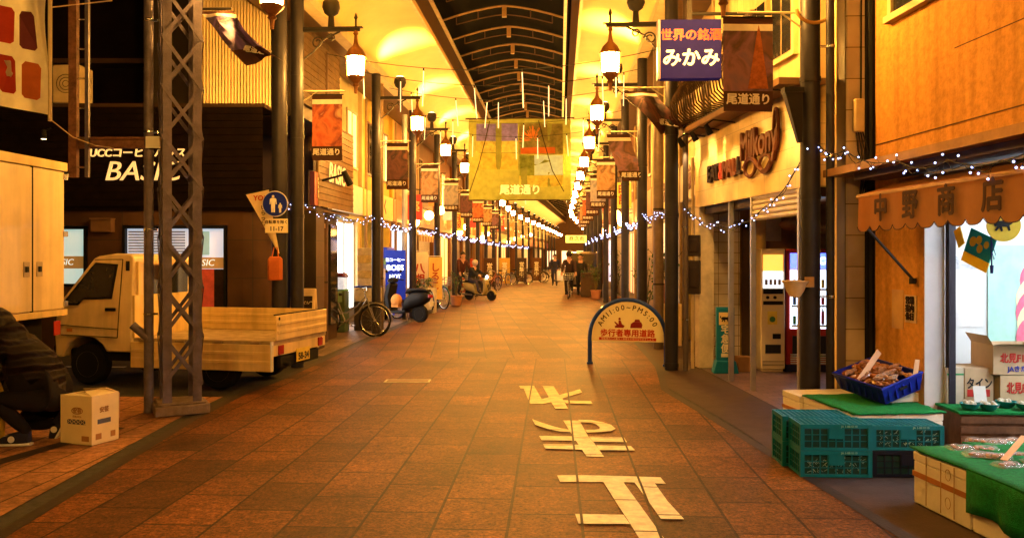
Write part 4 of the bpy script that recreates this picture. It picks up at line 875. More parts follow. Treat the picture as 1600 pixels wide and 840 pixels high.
def turf_sheet(label, loc, rz, w, d, z, drop_l=0, drop_f=0, seed=0):
    t = thing('artificial_turf', label, 'turf mat', (loc[0], loc[1], z), rz)
    rr = random.Random(seed); mb = MB(); nx, ny = 14, 14; vs = []
    for j in range(ny + 1):
        for i in range(nx + 1):
            u, v = i / nx, j / ny
            x, y, zz = -.02 + (w + .04) * u + .01 * rr.uniform(-1, 1), -.02 + (d + .04) * v + .01 * rr.uniform(-1, 1), .01 + .006 * rr.random()
            vs.append((x, y, zz))
    fs = [(j * (nx + 1) + i, j * (nx + 1) + i + 1, (j + 1) * (nx + 1) + i + 1, (j + 1) * (nx + 1) + i) for j in range(ny) for i in range(nx)]
    mb.add(vs, fs)
    o = mb.build('mat', turf, t, smooth=60); s_ = o.modifiers.new('thickness', 'SOLIDIFY'); s_.thickness = .012; s_.offset = -.4
    if drop_l:
        y0, y1, zb = drop_l; mb = MB(); n = 26; vs = []
        for i in range(n + 1):
            y = y0 + (y1 - y0) * i / n
            for q in range(5):
                u = q / 4; vs.append((-.022 - .02 * u - .018 * u * math.sin(i * 1.1 + 1), y, .012 - u * (z - zb + .02 * math.sin(i * .5))))
        mb.add(vs, [(i * 5 + q, i * 5 + q + 1, (i + 1) * 5 + q + 1, (i + 1) * 5 + q) for i in range(n) for q in range(4)])
        o = mb.build('skirt', turf, t, smooth=60); s_ = o.modifiers.new('thickness', 'SOLIDIFY'); s_.thickness = .01
    return t
p = c2 + U @ Vector((0, .0, 0)); turf_sheet('green turf mat under the tilted blue crate', (p.x, p.y), rz1, .745, .88, .336, seed=1)
rz2 = R(6); c = Vector((2.68, 4.86, 0))
for i, (a, b, lab) in enumerate(((0, .0, 'foam box with brown tape facing the crates, under the packet table'), (0, -.585, 'foam box mostly covered by the hanging turf skirt'), (.5, 0, 'foam box at the back of the packet table'), (.5, -.585, 'foam box at the front inner end of the packet table'), (0, -1.17, 'foam box at the near end of the packet table'))):
    p = c + Matrix.Rotation(rz2, 3, 'Z') @ Vector((a, b, 0)); o = foam_box(lab, p.x, p.y, rz2, .495, .57, .335)
    if i == 0:
        mb = MB()
        for y in (.14, .27, .42): mb.box(-.0105, -.0065, y, y + .004, .02, .33)
        mb.build('groove', M('foam_groove', (.35, .22, .12), .8), o, smooth=0)
        mb = MB(); XX = Matrix(((0, 1, 0, 0), (-1, 0, 0, .0), (0, 0, 1, 0), (0, 0, 0, 1)))
        for cz in (.27, .10): mb.tube([(-.01, .2 + .026 * math.cos(k), cz + .034 * math.sin(k)) for k in [2 * math.pi * i / 14 for i in range(15)]], .0022, 4)
        mb.build('moulded_mark', M('foam_groove'), o)
p = c + Matrix.Rotation(rz2, 3, 'Z') @ Vector((0, -1.17, 0)); turf_sheet('green turf mat with a hanging skirt under the packets', (p.x, p.y), rz2, 1.0, 1.74, .338, drop_l=(-.02, 1.18, .10), seed=2)
t = turf_sheet('second turf mat laid over the back of the packet table', (3.02, 4.99), R(2), .9, .5, .352, seed=3)
# packets
film = M('clear_packet_film', (.75, .75, .78), .12, var=.2, scale=30, bump=1, bscale=45, spec=1, coat=.6, alpha=.24); nut = MR('brown_dried_food', [(.10, .04, .015), (.35, .15, .05), (.30, .15, .06), (.05, .02, .012)], 40, .5)
rr = random.Random(11)
def packet(label, x, y, z, rz, w=.17, d=.12, m=None):
    t = thing('food_packet', label, 'packet', (x, y, z), rz, 'clear packets laid out on the turf')
    def pil(k, zz, mats, nm):
        mb = MB(); n = 10; vs = []
        for j in range(n + 1):
            for i in range(n + 1):
                u, v = 2 * i / n - 1, 2 * j / n - 1; hgt = max(0, (1 - u ** 4) * (1 - v ** 4)) ** .6
                vs.append((u * w / 2 * k, v * d / 2 * k, zz + hgt * .026 * (1 if nm == 'film' else .7) + (rr.uniform(-.005, .005) if hgt > .05 else 0)))
        mb.add(vs, [(j * (n + 1) + i, j * (n + 1) + i + 1, (j + 1) * (n + 1) + i + 1, (j + 1) * (n + 1) + i) for j in range(n) for i in range(n)]); return mb.build(nm, mats, t, smooth=50)
    pil(1, .004, film, 'film')
    mb = MB()
    for i in range(12): mb.sph((rr.uniform(-.34, .2) * w, rr.uniform(-.36, .1) * d, .016 + rr.uniform(-.004, .006)), rr.uniform(.011, .016), 6, 4, sc=(1.4, 1, .7))
    mb.build('contents', nut, t)
i = 0
for (px, py) in ((1500, 700), (1530, 691), (1560, 693), (1590, 690), (1528, 712), (1560, 716), (1595, 712), (1575, 728), (1620, 725), (1540, 702)):
    q = G(px, py, .36); packet('crinkled clear food packet on the turf, %s' % ('beside the price tag' if i in (2, 6) else 'at the outer edge near the foam box' if i in (0, 4) else 'in the middle of the spread' if i in (5, 7, 9) else 'at the back of the spread' if i in (1, 3) else 'at the near end of the spread'), q.x, q.y, .355 + .004 * (i % 3), rr.uniform(-.6, .6)); i += 1
pg = thing('price_tag', 'long tan price tag leaning over the packets', 'price tag', G(1572, 725, .36) + Vector((0, 0, .36)), R(35)); pg.location.z = .40; MB().box(-.03, .26, -.02, .02, 0, .004, X=T(ry=R(-22))).build('card', M('tan_card', (.72, .46, .28), .7), pg, smooth=0)

# crates
def crate_mesh(w, d, h, solid=False):
    mb = MB(); t = .012
    for x in (0, w - .03):
        for y in (0, d - .03): mb.box(x, x + .03, y, y + .03, 0, h)
    for (z0, z1) in ((0, .022), (h - .03, h)):
        mb.box(.03, w - .03, .002, .002 + t, z0, z1).box(.03, w - .03, d - t - .002, d - .002, z0, z1).box(.002, .002 + t, .03, d - .03, z0, z1).box(w - t - .002, w - .002, .03, d - .03, z0, z1)
    n = 8
    for i in range(1, n):
        x = .03 + (w - .06) * i / n
        for y in (.004, d - .010): mb.box(x - .004, x + .004, y, y + .006, .022, h - .03)
    for i in range(1, 5):
        y = .03 + (d - .06) * i / 5
        for x in (.004, w - .010): mb.box(x, x + .006, y - .004, y + .004, .022, h - .03)
    for z in (h * .36, h * .60):
        for y in (.005, d - .011): mb.box(.03, w - .03, y, y + .005, z - .003, z + .003)
        for x in (.005, w - .011): mb.box(x, x + .005, .03, d - .03, z - .003, z + .003)
    mb.box(w * .40, w * .60, .001, .012, h * .45, h - .03)
    for i in range(1, 14): x = w * i / 14; mb.box(x - .004, x + .004, .014, d - .014, h - .012, h - .004)
    for i in range(1, 9): y = d * i / 9; mb.box(.014, w - .014, y - .004, y + .004, h - .0125, h - .0045)
    mb.box(.012, w - .012, .012, d - .012, .0, .012)
    return mb
tealc = M('teal_crate_plastic', (.006, .15, .21), .4, var=.2, scale=5); blkc = M('black_crate_plastic', (.008, .009, .02), .4)
def crate(label, x, y, z, rz, m, w=.515, d=.29, h=.19, stuffed=False, txt=True):
    t = thing('plastic_crate', label, 'crate', (x, y, z), rz, 'stacked plastic crates')
    crate_mesh(w, d, h).build('shell', m, t, smooth=0)
    mb = MB().box(.02, w - .02, .02, d - .02, .014, h * .78); mb.build('load', M('dark_crate_load', (.012, .05, .06) if m is tealc else (.006, .006, .012), .8), t, smooth=0)
    if txt: text('JA 1-88 0110', .022, M('crate_print', (.25, .5, .5), .5), t, (w * .68, .0, h - .014), ext=.0015)
    if stuffed:
        r_ = random.Random(len(label)); mb = MB()
        for i in range(75):
            a, b = r_.uniform(.05, w - .06), r_.uniform(.03, h - .05); an = r_.choice((.7, -.7, .5, -.9)) + r_.uniform(-.25, .25); l = r_.uniform(.012, .03)
            mb.cyl((a, .0165, b), (a + l * math.cos(an), .0175, b + l * math.sin(an)), r_.uniform(.0012, .0026), n=4)
        o = mb.build('netting', M('pale_netting', (.35, .52, .52), .5), t, smooth=0); o['kind'] = 'stuff'
    return t
cz = R(-2); q0 = Vector((2.09, 6.03))
crate('teal crate at the bottom of the front stack', 2.09, 6.03, .001, cz, tealc, stuffed=True)
crate('teal crate on top of the front stack nearest the road lettering', 2.09, 6.03, .193, cz, tealc)
crate('teal crate at the bottom of the stack behind the front one', 2.06, 6.34, .001, cz, tealc)
crate('teal crate on top of the stack behind the front one', 2.06, 6.34, .193, cz, tealc)
crate('black crate under a teal one beside the packet table', 2.615, 6.03, .001, cz, blkc)
crate('teal crate with pale netting stacked on the black crate', 2.615, 6.04, .193, cz, tealc, stuffed=True, h=.178)

# tilted blue crate of bagged goods
bc = thing('blue_crate', 'tilted blue crate full of bagged dried goods on the turf', 'crate', (3.11, 6.93, .36), R(108))
XT = T(ry=R(-5), rx=R(-17)); w, d, h = .58, .40, .15
bl = M('royal_blue_plastic', (.008, .015, .24), .38)
mb = MB(); f0, f1 = .02, -.012
lo = [(f0, -f0, .0), (w - f0, -f0, 0), (w - f0, -d + f0, 0), (f0, -d + f0, 0)]; hi = [(f1, -f1, h), (w - f1, -f1, h), (w - f1, -d + f1, h), (f1, -d + f1, h)]
mb.add(lo + hi, [(0, 1, 2, 3), (0, 4, 5, 1), (1, 5, 6, 2), (2, 6, 7, 3), (3, 7, 4, 0)], X=XT)
o = mb.build('shell', bl, bc, smooth=0, recalc=False); s_ = o.modifiers.new('t', 'SOLIDIFY'); s_.thickness = .01; s_.offset = 0
mb = MB(); mb.tube([Vector(p) for p in hi], .012, 6, closed=True, X=XT)
for i in range(7): x = .06 + i * (w - .12) / 6; mb.box(x - .006, x + .006, -.004, .012, .02, h - .02, X=XT)
for i in range(5): y = -.05 - i * (d - .1) / 4; mb.box(-.012, .008, y - .006, y + .006, .02, h - .02, X=XT)
mb.build('rim', bl, bc); MB().box(-.014, -.008, -.24, -.16, .075, .10, X=XT).build('handle_slot', blk, bc, smooth=0)
mb = MB(); rr = random.Random(5)
for i in range(70):
    u, v = rr.uniform(.05, w - .05), -rr.uniform(.05, d - .05)
    mb.sph((u, v, h - .02 + rr.uniform(-.02, .05)), rr.uniform(.022, .034), 7, 5, m=i % 3, sc=(*rr.choice(((2.3, .8), (.8, 2.3), (1.6, 1.3))), .7), X=XT)
for v in range(len(mb.v)): mb.v[v] += Vector((rr.uniform(-1, 1), rr.uniform(-1, 1), rr.uniform(-1, 1))) * .006
mb.build('bagged_goods', [nut, M('amber_film', (.26, .085, .02), .15, var=.5, scale=25, coat=.7), M('tan_film', (.30, .13, .05), .2, var=.5, scale=25, coat=.7)], bc, smooth=20)
pb = thing('prop_block', 'foam offcut propping up the back of the blue crate', 'block', (3.30, 7.16, .352), R(12)); MB().box(-.16, .2, -.06, .08, 0, .075).build('block', foam, pb, bevel=.006)
tan = M('tan_card')
t1 = thing('price_tag', 'long tan price tag stuck diagonally in the blue crate', 'price tag', (3.04, 7.22, .56), R(20)); MB().box(-.03, .03, -.002, .002, -.05, .28, X=T(ry=R(42))).build('card', tan, t1, smooth=0)
t2 = thing('price_tag', 'short upright tan price tag at the corner of the blue crate', 'price tag', (3.40, 7.02, .58), 0); MB().box(-.02, .02, -.002, .002, -.05, .15, X=T(ry=R(8))).build('card', tan, t2, smooth=0)
# ------------------------------------------------------------------ vehicles
vp = M('cream_vehicle_paint', (.78, .60, .32), .32, var=.10, scale=3, coat=.5, spec=.5, streak=.15)
vpd = M('stained_bed_paint', (.76, .56, .24), .4, var=.10, scale=3, coat=.3, streak=.2)
und = M('underbody_black', (.012, .011, .01), .8)
redl = M('red_tail_lens', (.35, .02, .015), .2, coat=.5); ambl = M('amber_lens', (.6, .22, .03), .2, coat=.5)
def wheel(t, x, y, r=.25, wd=.14, out=1, hub=None):
    o = MB().lathe([(r * .62, -wd / 2), (r * .9, -wd / 2), (r, -wd * .36), (r, wd * .36), (r * .9, wd / 2), (r * .62, wd / 2)], (x, y, r), 26, axis='y').build('wheel', rub, t)
    s = out * wd / 2
    MB().lathe([(.001, s * .75), (r * .18, s * .8), (r * .2, s * .55), (r * .45, s * .5), (r * .5, s * .8), (r * .60, s * .86), (r * .62, s * 1.02), (r * .63, s * .6)], (x, y, r), 22, axis='y').build('rim', M('wheel_rim_steel', (.34, .30, .26), .4, .6), o)
    return o
# --- kei pickup: x forward, y to its own left (towards us)
hd = R(167); fwd = Vector((math.cos(hd), math.sin(hd), 0)); lf = Vector((-math.sin(hd), math.cos(hd), 0))
rc = Vector((-2.80, 9.75, 0)) + fwd * .77 - lf * .70
pk_ = thing('pickup_truck', 'small cream pickup truck with its near bed side folded down, beside the lattice tower', 'pickup truck', rc, hd)
prof = [(1.15, .42), (1.36, .42), *[(1.80 + .33 * math.cos(R(a)), .28 + .33 * math.sin(R(a))) for a in (155, 135, 112, 90, 68, 45, 25)], (2.14, .34), (2.24, .34), (2.25, .62), (2.235, .80), (2.205, 1.0), (2.10, 1.12), (1.72, 1.575), (1.66, 1.60), (1.40, 1.635), (1.2, 1.625), (1.15, 1.58)]
def tum(x, y, z):
    k = 1 - max(0, z - .95) * .13; return (x, y * k, z)
MB().prism(prof, -.69, .69, fn=tum).build('cab', vp, pk_, smooth=30, bevel=.02)
MB().box(1.2, 2.1, -.58, .58, .3, .44).box(-.6, 1.3, -.3, .3, .38, .52).box(-.72, -.6, -.55, .55, .40, .48).build('chassis', und, pk_, smooth=0)
for sg in (1, -1):
    y = .69 * sg
    pw = [(2.13, .99), (1.90, .99), (1.83, 1.06), (1.42, 1.075), (1.36, 1.50), (1.68, 1.52), (1.74, 1.46), (2.10, 1.04)]
    dd = MB().prism([(2.14, .62), (1.335, .60), (1.31, 1.02), (1.30, 1.56), (1.70, 1.555), (2.17, 1.0)], y * 1.0, y * 1.0 + .010 * sg, fn=tum).build('door', vp, pk_, smooth=0)
    MB().prism(pw, y + .0105 * sg, y + .016 * sg, fn=tum).build('window_seal', blk, dd, smooth=0)
    MB().prism([(2.08, 1.015), (1.89, 1.015), (1.82, 1.085), (1.45, 1.10), (1.395, 1.475), (1.67, 1.495), (1.725, 1.44)], y + .0165 * sg, y + .020 * sg, fn=tum).build('pane', darkglass, dd, smooth=0)
    MB().box(1.35, 1.50, y + .010 * sg if sg > 0 else y - .03, y + .03 if sg > 0 else y - .010, .925, .965).build('handle', blk, dd, bevel=.008)
    mb = MB()
    for a, b in zip([(2.14, .62), (1.335, .60), (1.31, 1.02), (1.30, 1.56)], [(1.335, .60), (1.31, 1.02), (1.30, 1.56), (1.70, 1.555)]):
        mb.tube([tum(a[0], y + .008 * sg, a[1]), tum(b[0], y + .008 * sg, b[1])], .006, 5)
    mb.tube([tum(1.32, y + .012 * sg, .70), tum(2.22, y + .012 * sg, .745)], .005, 5); mb.build('door_seam', M('panel_gap', (.04, .025, .015), .8), dd)
    m2 = MB().sph((2.2, y + .12 * sg, 1.08), .09, 8, 6, sc=(.45, .8, 1)); m2.tube([(2.1, y, 1.04), (2.2, y + .1 * sg, 1.06)], .014, 5); m2.build('mirror', blk, pk_)
    MB().box(1.20, 1.25, y * .93 + .006 * sg, y * .93 + .012 * sg, 1.42, 1.54).build('air_vent', blk, pk_, smooth=0)
    MB().box(2.225, 2.262, min(y * .95, y * .55), max(y * .95, y * .55), .66, .80).build('headlight', M('headlight_glass', (.6, .6, .58), .12, coat=.8), pk_, bevel=.01)
    MB().box(1.98, 2.06, y + (.003 if sg > 0 else -.012), y + (.012 if sg > 0 else -.003), .66, .70).build('side_marker', ambl, pk_, smooth=0)
    wheel(pk_, 1.80, .58 * sg, .255, .15, sg); wheel(pk_, 0, .56 * sg, .255, .15, sg)
    MB().prism([(-.35, .40), *[(.33 * math.cos(R(a)), .26 + .30 * math.sin(R(a))) for a in (150, 120, 90, 60, 30)], (.35, .40)], .40 * sg, .66 * sg).build('mud_guard', und, pk_, smooth=0)
MB().prism([(2.12, 1.10), (1.745, 1.555), (1.755, 1.56), (2.135, 1.11)], -.60, .60, fn=lambda x, y, z: (x + .012, y * (1 - max(0, z - .95) * .13), z + .012)).build('windscreen', darkglass, pk_, smooth=0)
MB().box(1.14, 1.149, -.45, .45, 1.12, 1.48).build('rear_window', darkglass, pk_, smooth=0)
MB().box(2.2, 2.275, -.68, .68, .34, .48).build('bumper', und, pk_, bevel=.015)
bed = MB().box(-.77, 1.11, -.69, .69, .55, .60); bed.build('bed_floor', M('worn_bed_floor', (.40, .30, .17), .7, var=.35, scale=6), pk_, smooth=0)
def ribbed(x0, x1, z0, z1, y0, y1, X=None):
    mb = MB().box(x0, x1, y0, y1, z0, z1, X=X); n = 2
    for i in range(1, n + 1):
        z = z0 + (z1 - z0) * i / (n + 1); mb.box(x0 + .02, x1 - .02, y0 - .010, y1 + .010, z - .02, z + .02, X=X)
    return mb
ribbed(-.77, 1.11, .602, .90, -.70, -.675).build('side_gate', vpd, pk_, bevel=.005)
g = ribbed(-.77, 1.13, .245, .56, .70, .725).build('side_gate', vpd, pk_, bevel=.005)
each(g, 'hinge', M('hinge_metal', (.3, .22, .14), .5, .4), [MB().box(x - .06, x + .06, .69, .735, .565, .585).cyl((x - .05, .715, .575), (x + .05, .715, .575), .012, n=8) for x in (-.55, -.05, .45, .95)])
MB().box(-.77, -.755, .69, .74, .25, .60).build('edge_strip', white, g, smooth=0)
tg = ribbed(-.665, .665, .602, .90, 0, .022, X=T(-.775, 0, 0, R(90))).build('tailgate', vpd, pk_, bevel=.005)
MB().box(-.78, -.765, -.68, .68, .90, .915).cyl((-.80, .60, .86), (-.78, .60, .86), .02, n=8).build('top_rail', und, tg)
MB().box(1.12, 1.15, -.66, .66, .6, 1.12).box(1.11, 1.15, -.6, -.56, 1.12, 1.5).box(1.11, 1.15, .56, .6, 1.12, 1.5).box(1.11, 1.15, -.6, .6, 1.5, 1.53).build('headboard', vpd, pk_, smooth=0)
MB().box(-.765, -.70, -.68, .68, .42, .545).build('rear_panel', vpd, pk_, smooth=0)
for sg in (1, -1): MB().box(-.785, -.766, .52 * sg - .06, .52 * sg + .06, .43, .54).build('tail_light', redl, pk_, bevel=.006)
n_ = MB().box(-.80, -.79, -.17, .17, .30, .46).build('number_plate', M('yellow_plate', (.75, .55, .08), .4), pk_, smooth=0)
text('58-34', .12, kt, n_, (-.804, 0, .36), (90, 0, -90), bold=.003, ext=.001); MB().cyl((-.7, .42, .32), (-.84, .42, .30), .025, n=10).build('exhaust', und, pk_)
MB().box(-.76, -.70, -.5, .5, .26, .40).build('rear_bumper', und, pk_, bevel=.01)

# --- box truck, parked the same way, tail towards the arcade
bt_ = thing('box_truck', 'cream box truck with closed rear doors at the edge of the view', 'truck', (-5.16, 8.38, 0), R(177))
MB().box(.02, 3.2, -1.1, 1.05, .98, 2.62).build('cargo_box', vp, bt_, bevel=.02)
for y0, y1 in ((-1.08, -.52), (-.50, .02), (.04, 1.03)):
    d = MB().box(-.012, .018, y0, y1, 1.01, 2.55).build('rear_door', vp, bt_, bevel=.006)
    ym = y0 + .1 if y0 > -.6 else y1 - .1
    MB().box(-.022, -.0125, ym - .05, ym + .05, 1.38, 1.54).build('latch_plate', M('latch_metal', (.45, .36, .24), .4, .5), d, bevel=.004)
    MB().box(-.034, -.0225, ym - .02, ym + .03, 1.43, 1.49).build('handle', blk, d, bevel=.004)
each(bt_, 'door_gap', und, [MB().box(-.014, .015, y - .008, y + .008, 1.0, 2.56) for y in (-.51, .03)], smooth=0)
each(bt_, 'frame_trim', vpd, [MB().box(-.03, .03, -1.12, 1.07, 2.56, 2.66), MB().box(-.03, .03, -1.12, 1.07, .93, 1.0)], bevel=.006)
each(bt_, 'hinge', chrome, [MB().box(-.03, .02, -1.13, -1.06, z - .03, z + .03) for z in (1.06, 1.85, 2.5)])
MB().box(.1, 4.6, -.4, .4, .55, .92).build('chassis', und, bt_, smooth=0); MB().box(-.02, .06, -.9, .9, .45, .56).build('bumper', und, bt_, bevel=.01)
for x in (.75, 4.0):
    for sg in (1, -1): wheel(bt_, x, .78 * sg, .33, .2, sg)
MB().prism([(3.3, .5), (4.9, .5), (5.0, 1.0), (4.7, 2.05), (3.3, 2.1)], -.9, .9).build('cab', vp, bt_, bevel=.05)
for sg in (1, -1):
    MB().prism([(3.5, 1.25), (4.75, 1.2), (4.55, 1.95), (3.5, 1.95)], .9 * sg, .91 * sg).build('side_window', darkglass, bt_, smooth=0)
    MB().box(-.028, -.012, .93 * sg - .06, .93 * sg + .06, .72, .88).build('tail_light', redl, bt_, bevel=.006)
mb = MB().box(.2, .3, -1.0, 1.0, .6, .95); mb.build('mud_guard', und, bt_)

# --- small van parked far on the right
vn = thing('parked_van', 'small dark van parked facing us far along the arcade', 'van', A(1.0, 36.8), math.pi * 1.5 - TH)
vpn = M('dark_van_paint', (.12, .09, .07), .25, var=.1, coat=.8)
MB().prism([(-1.5, .3), (1.45, .3), (1.6, .4), (1.62, .75), (1.5, .95), (1.2, 1.1), (.85, 1.72), (.6, 1.8), (-1.45, 1.8), (-1.55, 1.6)], -.72, .72, fn=lambda x, y, z: (x, y * (1 - max(0, z - 1) * .14), z)).build('body', vpn, vn, smooth=30, bevel=.04)
MB().prism([(1.19, 1.14), (.86, 1.68), (.88, 1.69), (1.21, 1.15)], -.58, .58, fn=lambda x, y, z: (x + .02, y, z + .01)).build('windscreen', darkglass, vn, smooth=0)
for sg in (1, -1):
    MB().box(1.55, 1.64, .52 * sg - .13, .52 * sg + .13, .62, .80).build('headlight', M('reflective_lamp', (.8, .65, .4), .15, .6), vn, bevel=.02)
    for x in (-.95, 1.0): wheel(vn, x, .62 * sg, .27, .16, sg)
    MB().prism([(-1.3, 1.1), (.9, 1.1), (.62, 1.65), (-1.3, 1.65)], .715 * sg, .722 * sg, fn=lambda x, y, z: (x, y * (1 - max(0, z - 1) * .14), z)).build('side_window', darkglass, vn, smooth=0)
mb = MB()
for z in (.56, .64, .72): mb.box(1.60, 1.645, -.34, .34, z, z + .03)
mb.build('grille', chrome, vn); MB().box(1.645, 1.655, -.17, .17, .40, .5).build('number_plate', M('yellow_plate'), vn, smooth=0); MB().box(1.5, 1.66, -.7, .7, .3, .42).build('bumper', und, vn, bevel=.02)

# ------------------------------------------------------------------ bicycles and scooters (x forward)
def bicycle(label, loc, rz, col=(.1, .09, .08), basket=True, rack=None, r=.315, wheelm=None, group='parked bicycles'):
    t = thing('bicycle', label, 'bicycle', loc, rz, group); wb = 1.02
    fm = M('frame_%.2f_%.2f_%.2f' % col, col, .3, .4, coat=.5); wm = wheelm or chrome
    for x in (0, wb):
        o = MB().tube([(x + r * math.cos(a), 0, r + r * math.sin(a)) for a in [2 * math.pi * i / 30 for i in range(30)]], .017, 6, closed=True).build('wheel', rub, t)
        m = MB().tube([(x + (r - .028) * math.cos(a), 0, r + (r - .028) * math.sin(a)) for a in [2 * math.pi * i / 30 for i in range(30)]], .011, 5, closed=True)
        for i in range(14):
            a = 2 * math.pi * i / 14; m.cyl((x, .02 * (-1) ** i, r), (x + (r - .03) * math.cos(a), 0, r + (r - .03) * math.sin(a)), .0022, n=4)
        m.cyl((x, -.04, r), (x, .04, r), .022, n=8); m.build('rim', wm, o)
        MB().tube([(x + (r + .035) * math.cos(a), 0, r + (r + .035) * math.sin(a)) for a in [R(20 + 150 * i / 14) if x == 0 else R(-5 + 140 * i / 14) for i in range(15)]], .016, 5).build('mudguard', fm, t)
    bb = (.42, 0, .28); ht = (.86, 0, .74); st = (.27, 0, .70)
    m = MB().cyl(bb, st, .016, n=8).cyl(bb, (0, 0, r), .011, n=6).cyl(st, (0, 0, r), .009, n=6).cyl((wb, .05, r), (.90, .05, .62), .011, n=6).cyl((wb, -.05, r), (.90, -.05, .62), .011, n=6).cyl((.91, 0, .60), (.82, 0, .86), .016, n=8)
    m.tube([(.86, 0, .72), (.70, 0, .50), (.55, 0, .38), bb], .018, 8); m.tube([(.84, 0, .80), (.66, 0, .60), (.45, 0, .47), (.345, 0, .46)], .014, 7)
    m.build('frame', fm, t)
    MB().cyl(st, (.24, 0, .80), .012, n=8).build('seat_post', chrome, t)
    MB().loft([(.08, .80, .86, .09), (.14, .79, .87, .10), (.24, .80, .865, .07), (.36, .81, .85, .025)], 12).build('saddle', blk, t)
    MB().tube([(.70, .27, .94), (.80, .22, .96), (.84, .08, .90), (.82, 0, .88), (.84, -.08, .90), (.80, -.22, .96), (.70, -.27, .94)], .011, 7).build('handlebar', chrome, t)
    m = MB().cyl((.42, -.05, .28), (.42, .05, .28), .016, n=8)
    for sg in (1, -1): m.cyl((.42, .06 * sg, .28), (.42 + .13 * sg, .07 * sg, .20), .009, n=6).box(.42 + .13 * sg - .04, .42 + .13 * sg + .04, .07 * sg - .01 if sg > 0 else -.14, .14 if sg > 0 else -.06, .19, .21)
    m.build('crank', chrome, t)
    if basket:
        m = MB()
        for z in (.72, .80, .88, .96): k = .12 + (z - .72) * .12; m.tube([(1.02 - k, -k - .04, z), (1.02 + k, -k - .04, z), (1.02 + k, k + .04, z), (1.02 - k, k + .04, z)], .005, 4, closed=True)
        for i in range(6):
            u = -1 + 2 * i / 5
            for sg in (1, -1): m.cyl((1.02 + u * .12, sg * .16, .72), (1.02 + u * .15, sg * .19, .96), .0035, n=4).cyl((1.02 + sg * .12, u * .16, .72), (1.02 + sg * .15, u * .19, .96), .0035, n=4)
        m.build('basket', M('basket_wire', (.3, .3, .3), .4, .6), t)
    m = MB().box(-.14, .22, -.07, .07, .66, .672).cyl((-.1, .06, .66), (0, .06, r), .007, n=5).cyl((-.1, -.06, .66), (0, -.06, r), .007, n=5); m.build('rear_rack', chrome, t)
    MB().cyl((.0, .08, r), (-.12, .12, .0), .010, n=6).build('kickstand', chrome, t)
    return t
def scooter(label, loc, rz, col, seatc=(.02, .02, .02), lit=False, group=None):
    t = thing('motor_scooter', label, 'scooter', loc, rz, group); r = .215
    bm = M('scooter_paint_%.2f_%.2f' % col[:2], col, .6, var=.08, coat=.05); wb = 1.16
    for x in (0, wb): wheel(t, x, 0, r, .10, 1)
    MB().loft([(-.30, .62, .70, .06), (-.22, .50, .74, .13), (-.05, .40, .76, .16), (.18, .34, .74, .17), (.36, .28, .60, .16), (.44, .22, .34, .15)], 14, e=.7).build('rear_body', bm, t)
    MB().loft([(.36, .22, .30, .15), (.55, .20, .27, .17), (.78, .20, .27, .16), (.84, .22, .32, .14)], 12).build('footboard', blk, t)
    MB().loft([(-.26, .74, .80, .10), (-.1, .76, .84, .14), (.15, .74, .83, .15), (.32, .70, .80, .12), (.40, .68, .74, .07)], 12, e=.7).build('seat', M('scooter_seat', seatc, .5), t)
    MB().prism([(.80, .22), (.90, .26), (1.0, .55), (.94, .88), (.84, .95), (.80, .90), (.87, .62)], -.17, .17, fn=lambda x, y, z: (x - .6 * y * y, y * (1 - .25 * max(0, z - .5)), z)).build('front_shield', bm, t, bevel=.02)
    MB().prism([(wb + .24 * math.cos(R(a)), .22 + .245 * math.sin(R(a))) for a in range(10, 171, 20)] + [(wb + .2 * math.cos(R(a)), .22 + .2 * math.sin(R(a))) for a in range(170, 9, -20)], -.06, .06).build('front_mudguard', bm, t)
    MB().cyl((wb, .05, r), (.92, .05, .75), .018, n=8).cyl((wb, -.05, r), (.92, -.05, .75), .018, n=8).cyl((.92, 0, .6), (.82, 0, 1.0), .025, n=8).build('fork', iron, t)
    MB().tube([(.72, .30, 1.0), (.80, .2, 1.03), (.83, 0, 1.0), (.80, -.2, 1.03), (.72, -.30, 1.0)], .014, 7).loft([(.74, .96, 1.06, .10), (.82, .94, 1.08, .14), (.90, .96, 1.04, .11)], 10).build('handlebar', blk, t)
    for sg in (1, -1): MB().tube([(.79, .2 * sg, 1.03), (.80, .24 * sg, 1.16), (.80, .26 * sg, 1.2)], .006, 5).sph((.80, .28 * sg, 1.23), .055, 8, 6, sc=(.3, 1, .75)).build('mirror', blk, t)
    MB().sph((.93, 0, .99), .065, 10, 6, sc=(.7, 1, .9)).build('headlight', ME('scooter_headlight', (1, .95, .9), 22) if lit else M('headlight_glass'), t)
    MB().box(-.33, -.28, -.08, .08, .60, .68).build('tail_light', redl, t, bevel=.012)
    MB().cyl((-.25, -.13, .27), (.25, -.13, .22), .045, .03, 10).build('exhaust', M('exhaust_metal', (.2, .18, .16), .4, .7), t)
    MB().cyl((.3, .1, .2), (.22, .16, .0), .012, n=6).build('kickstand', iron, t); MB().box(-.34, -.325, -.09, .09, .40, .52).build('number_plate', M('pale_plate', (.6, .58, .5), .4), t)
    return t
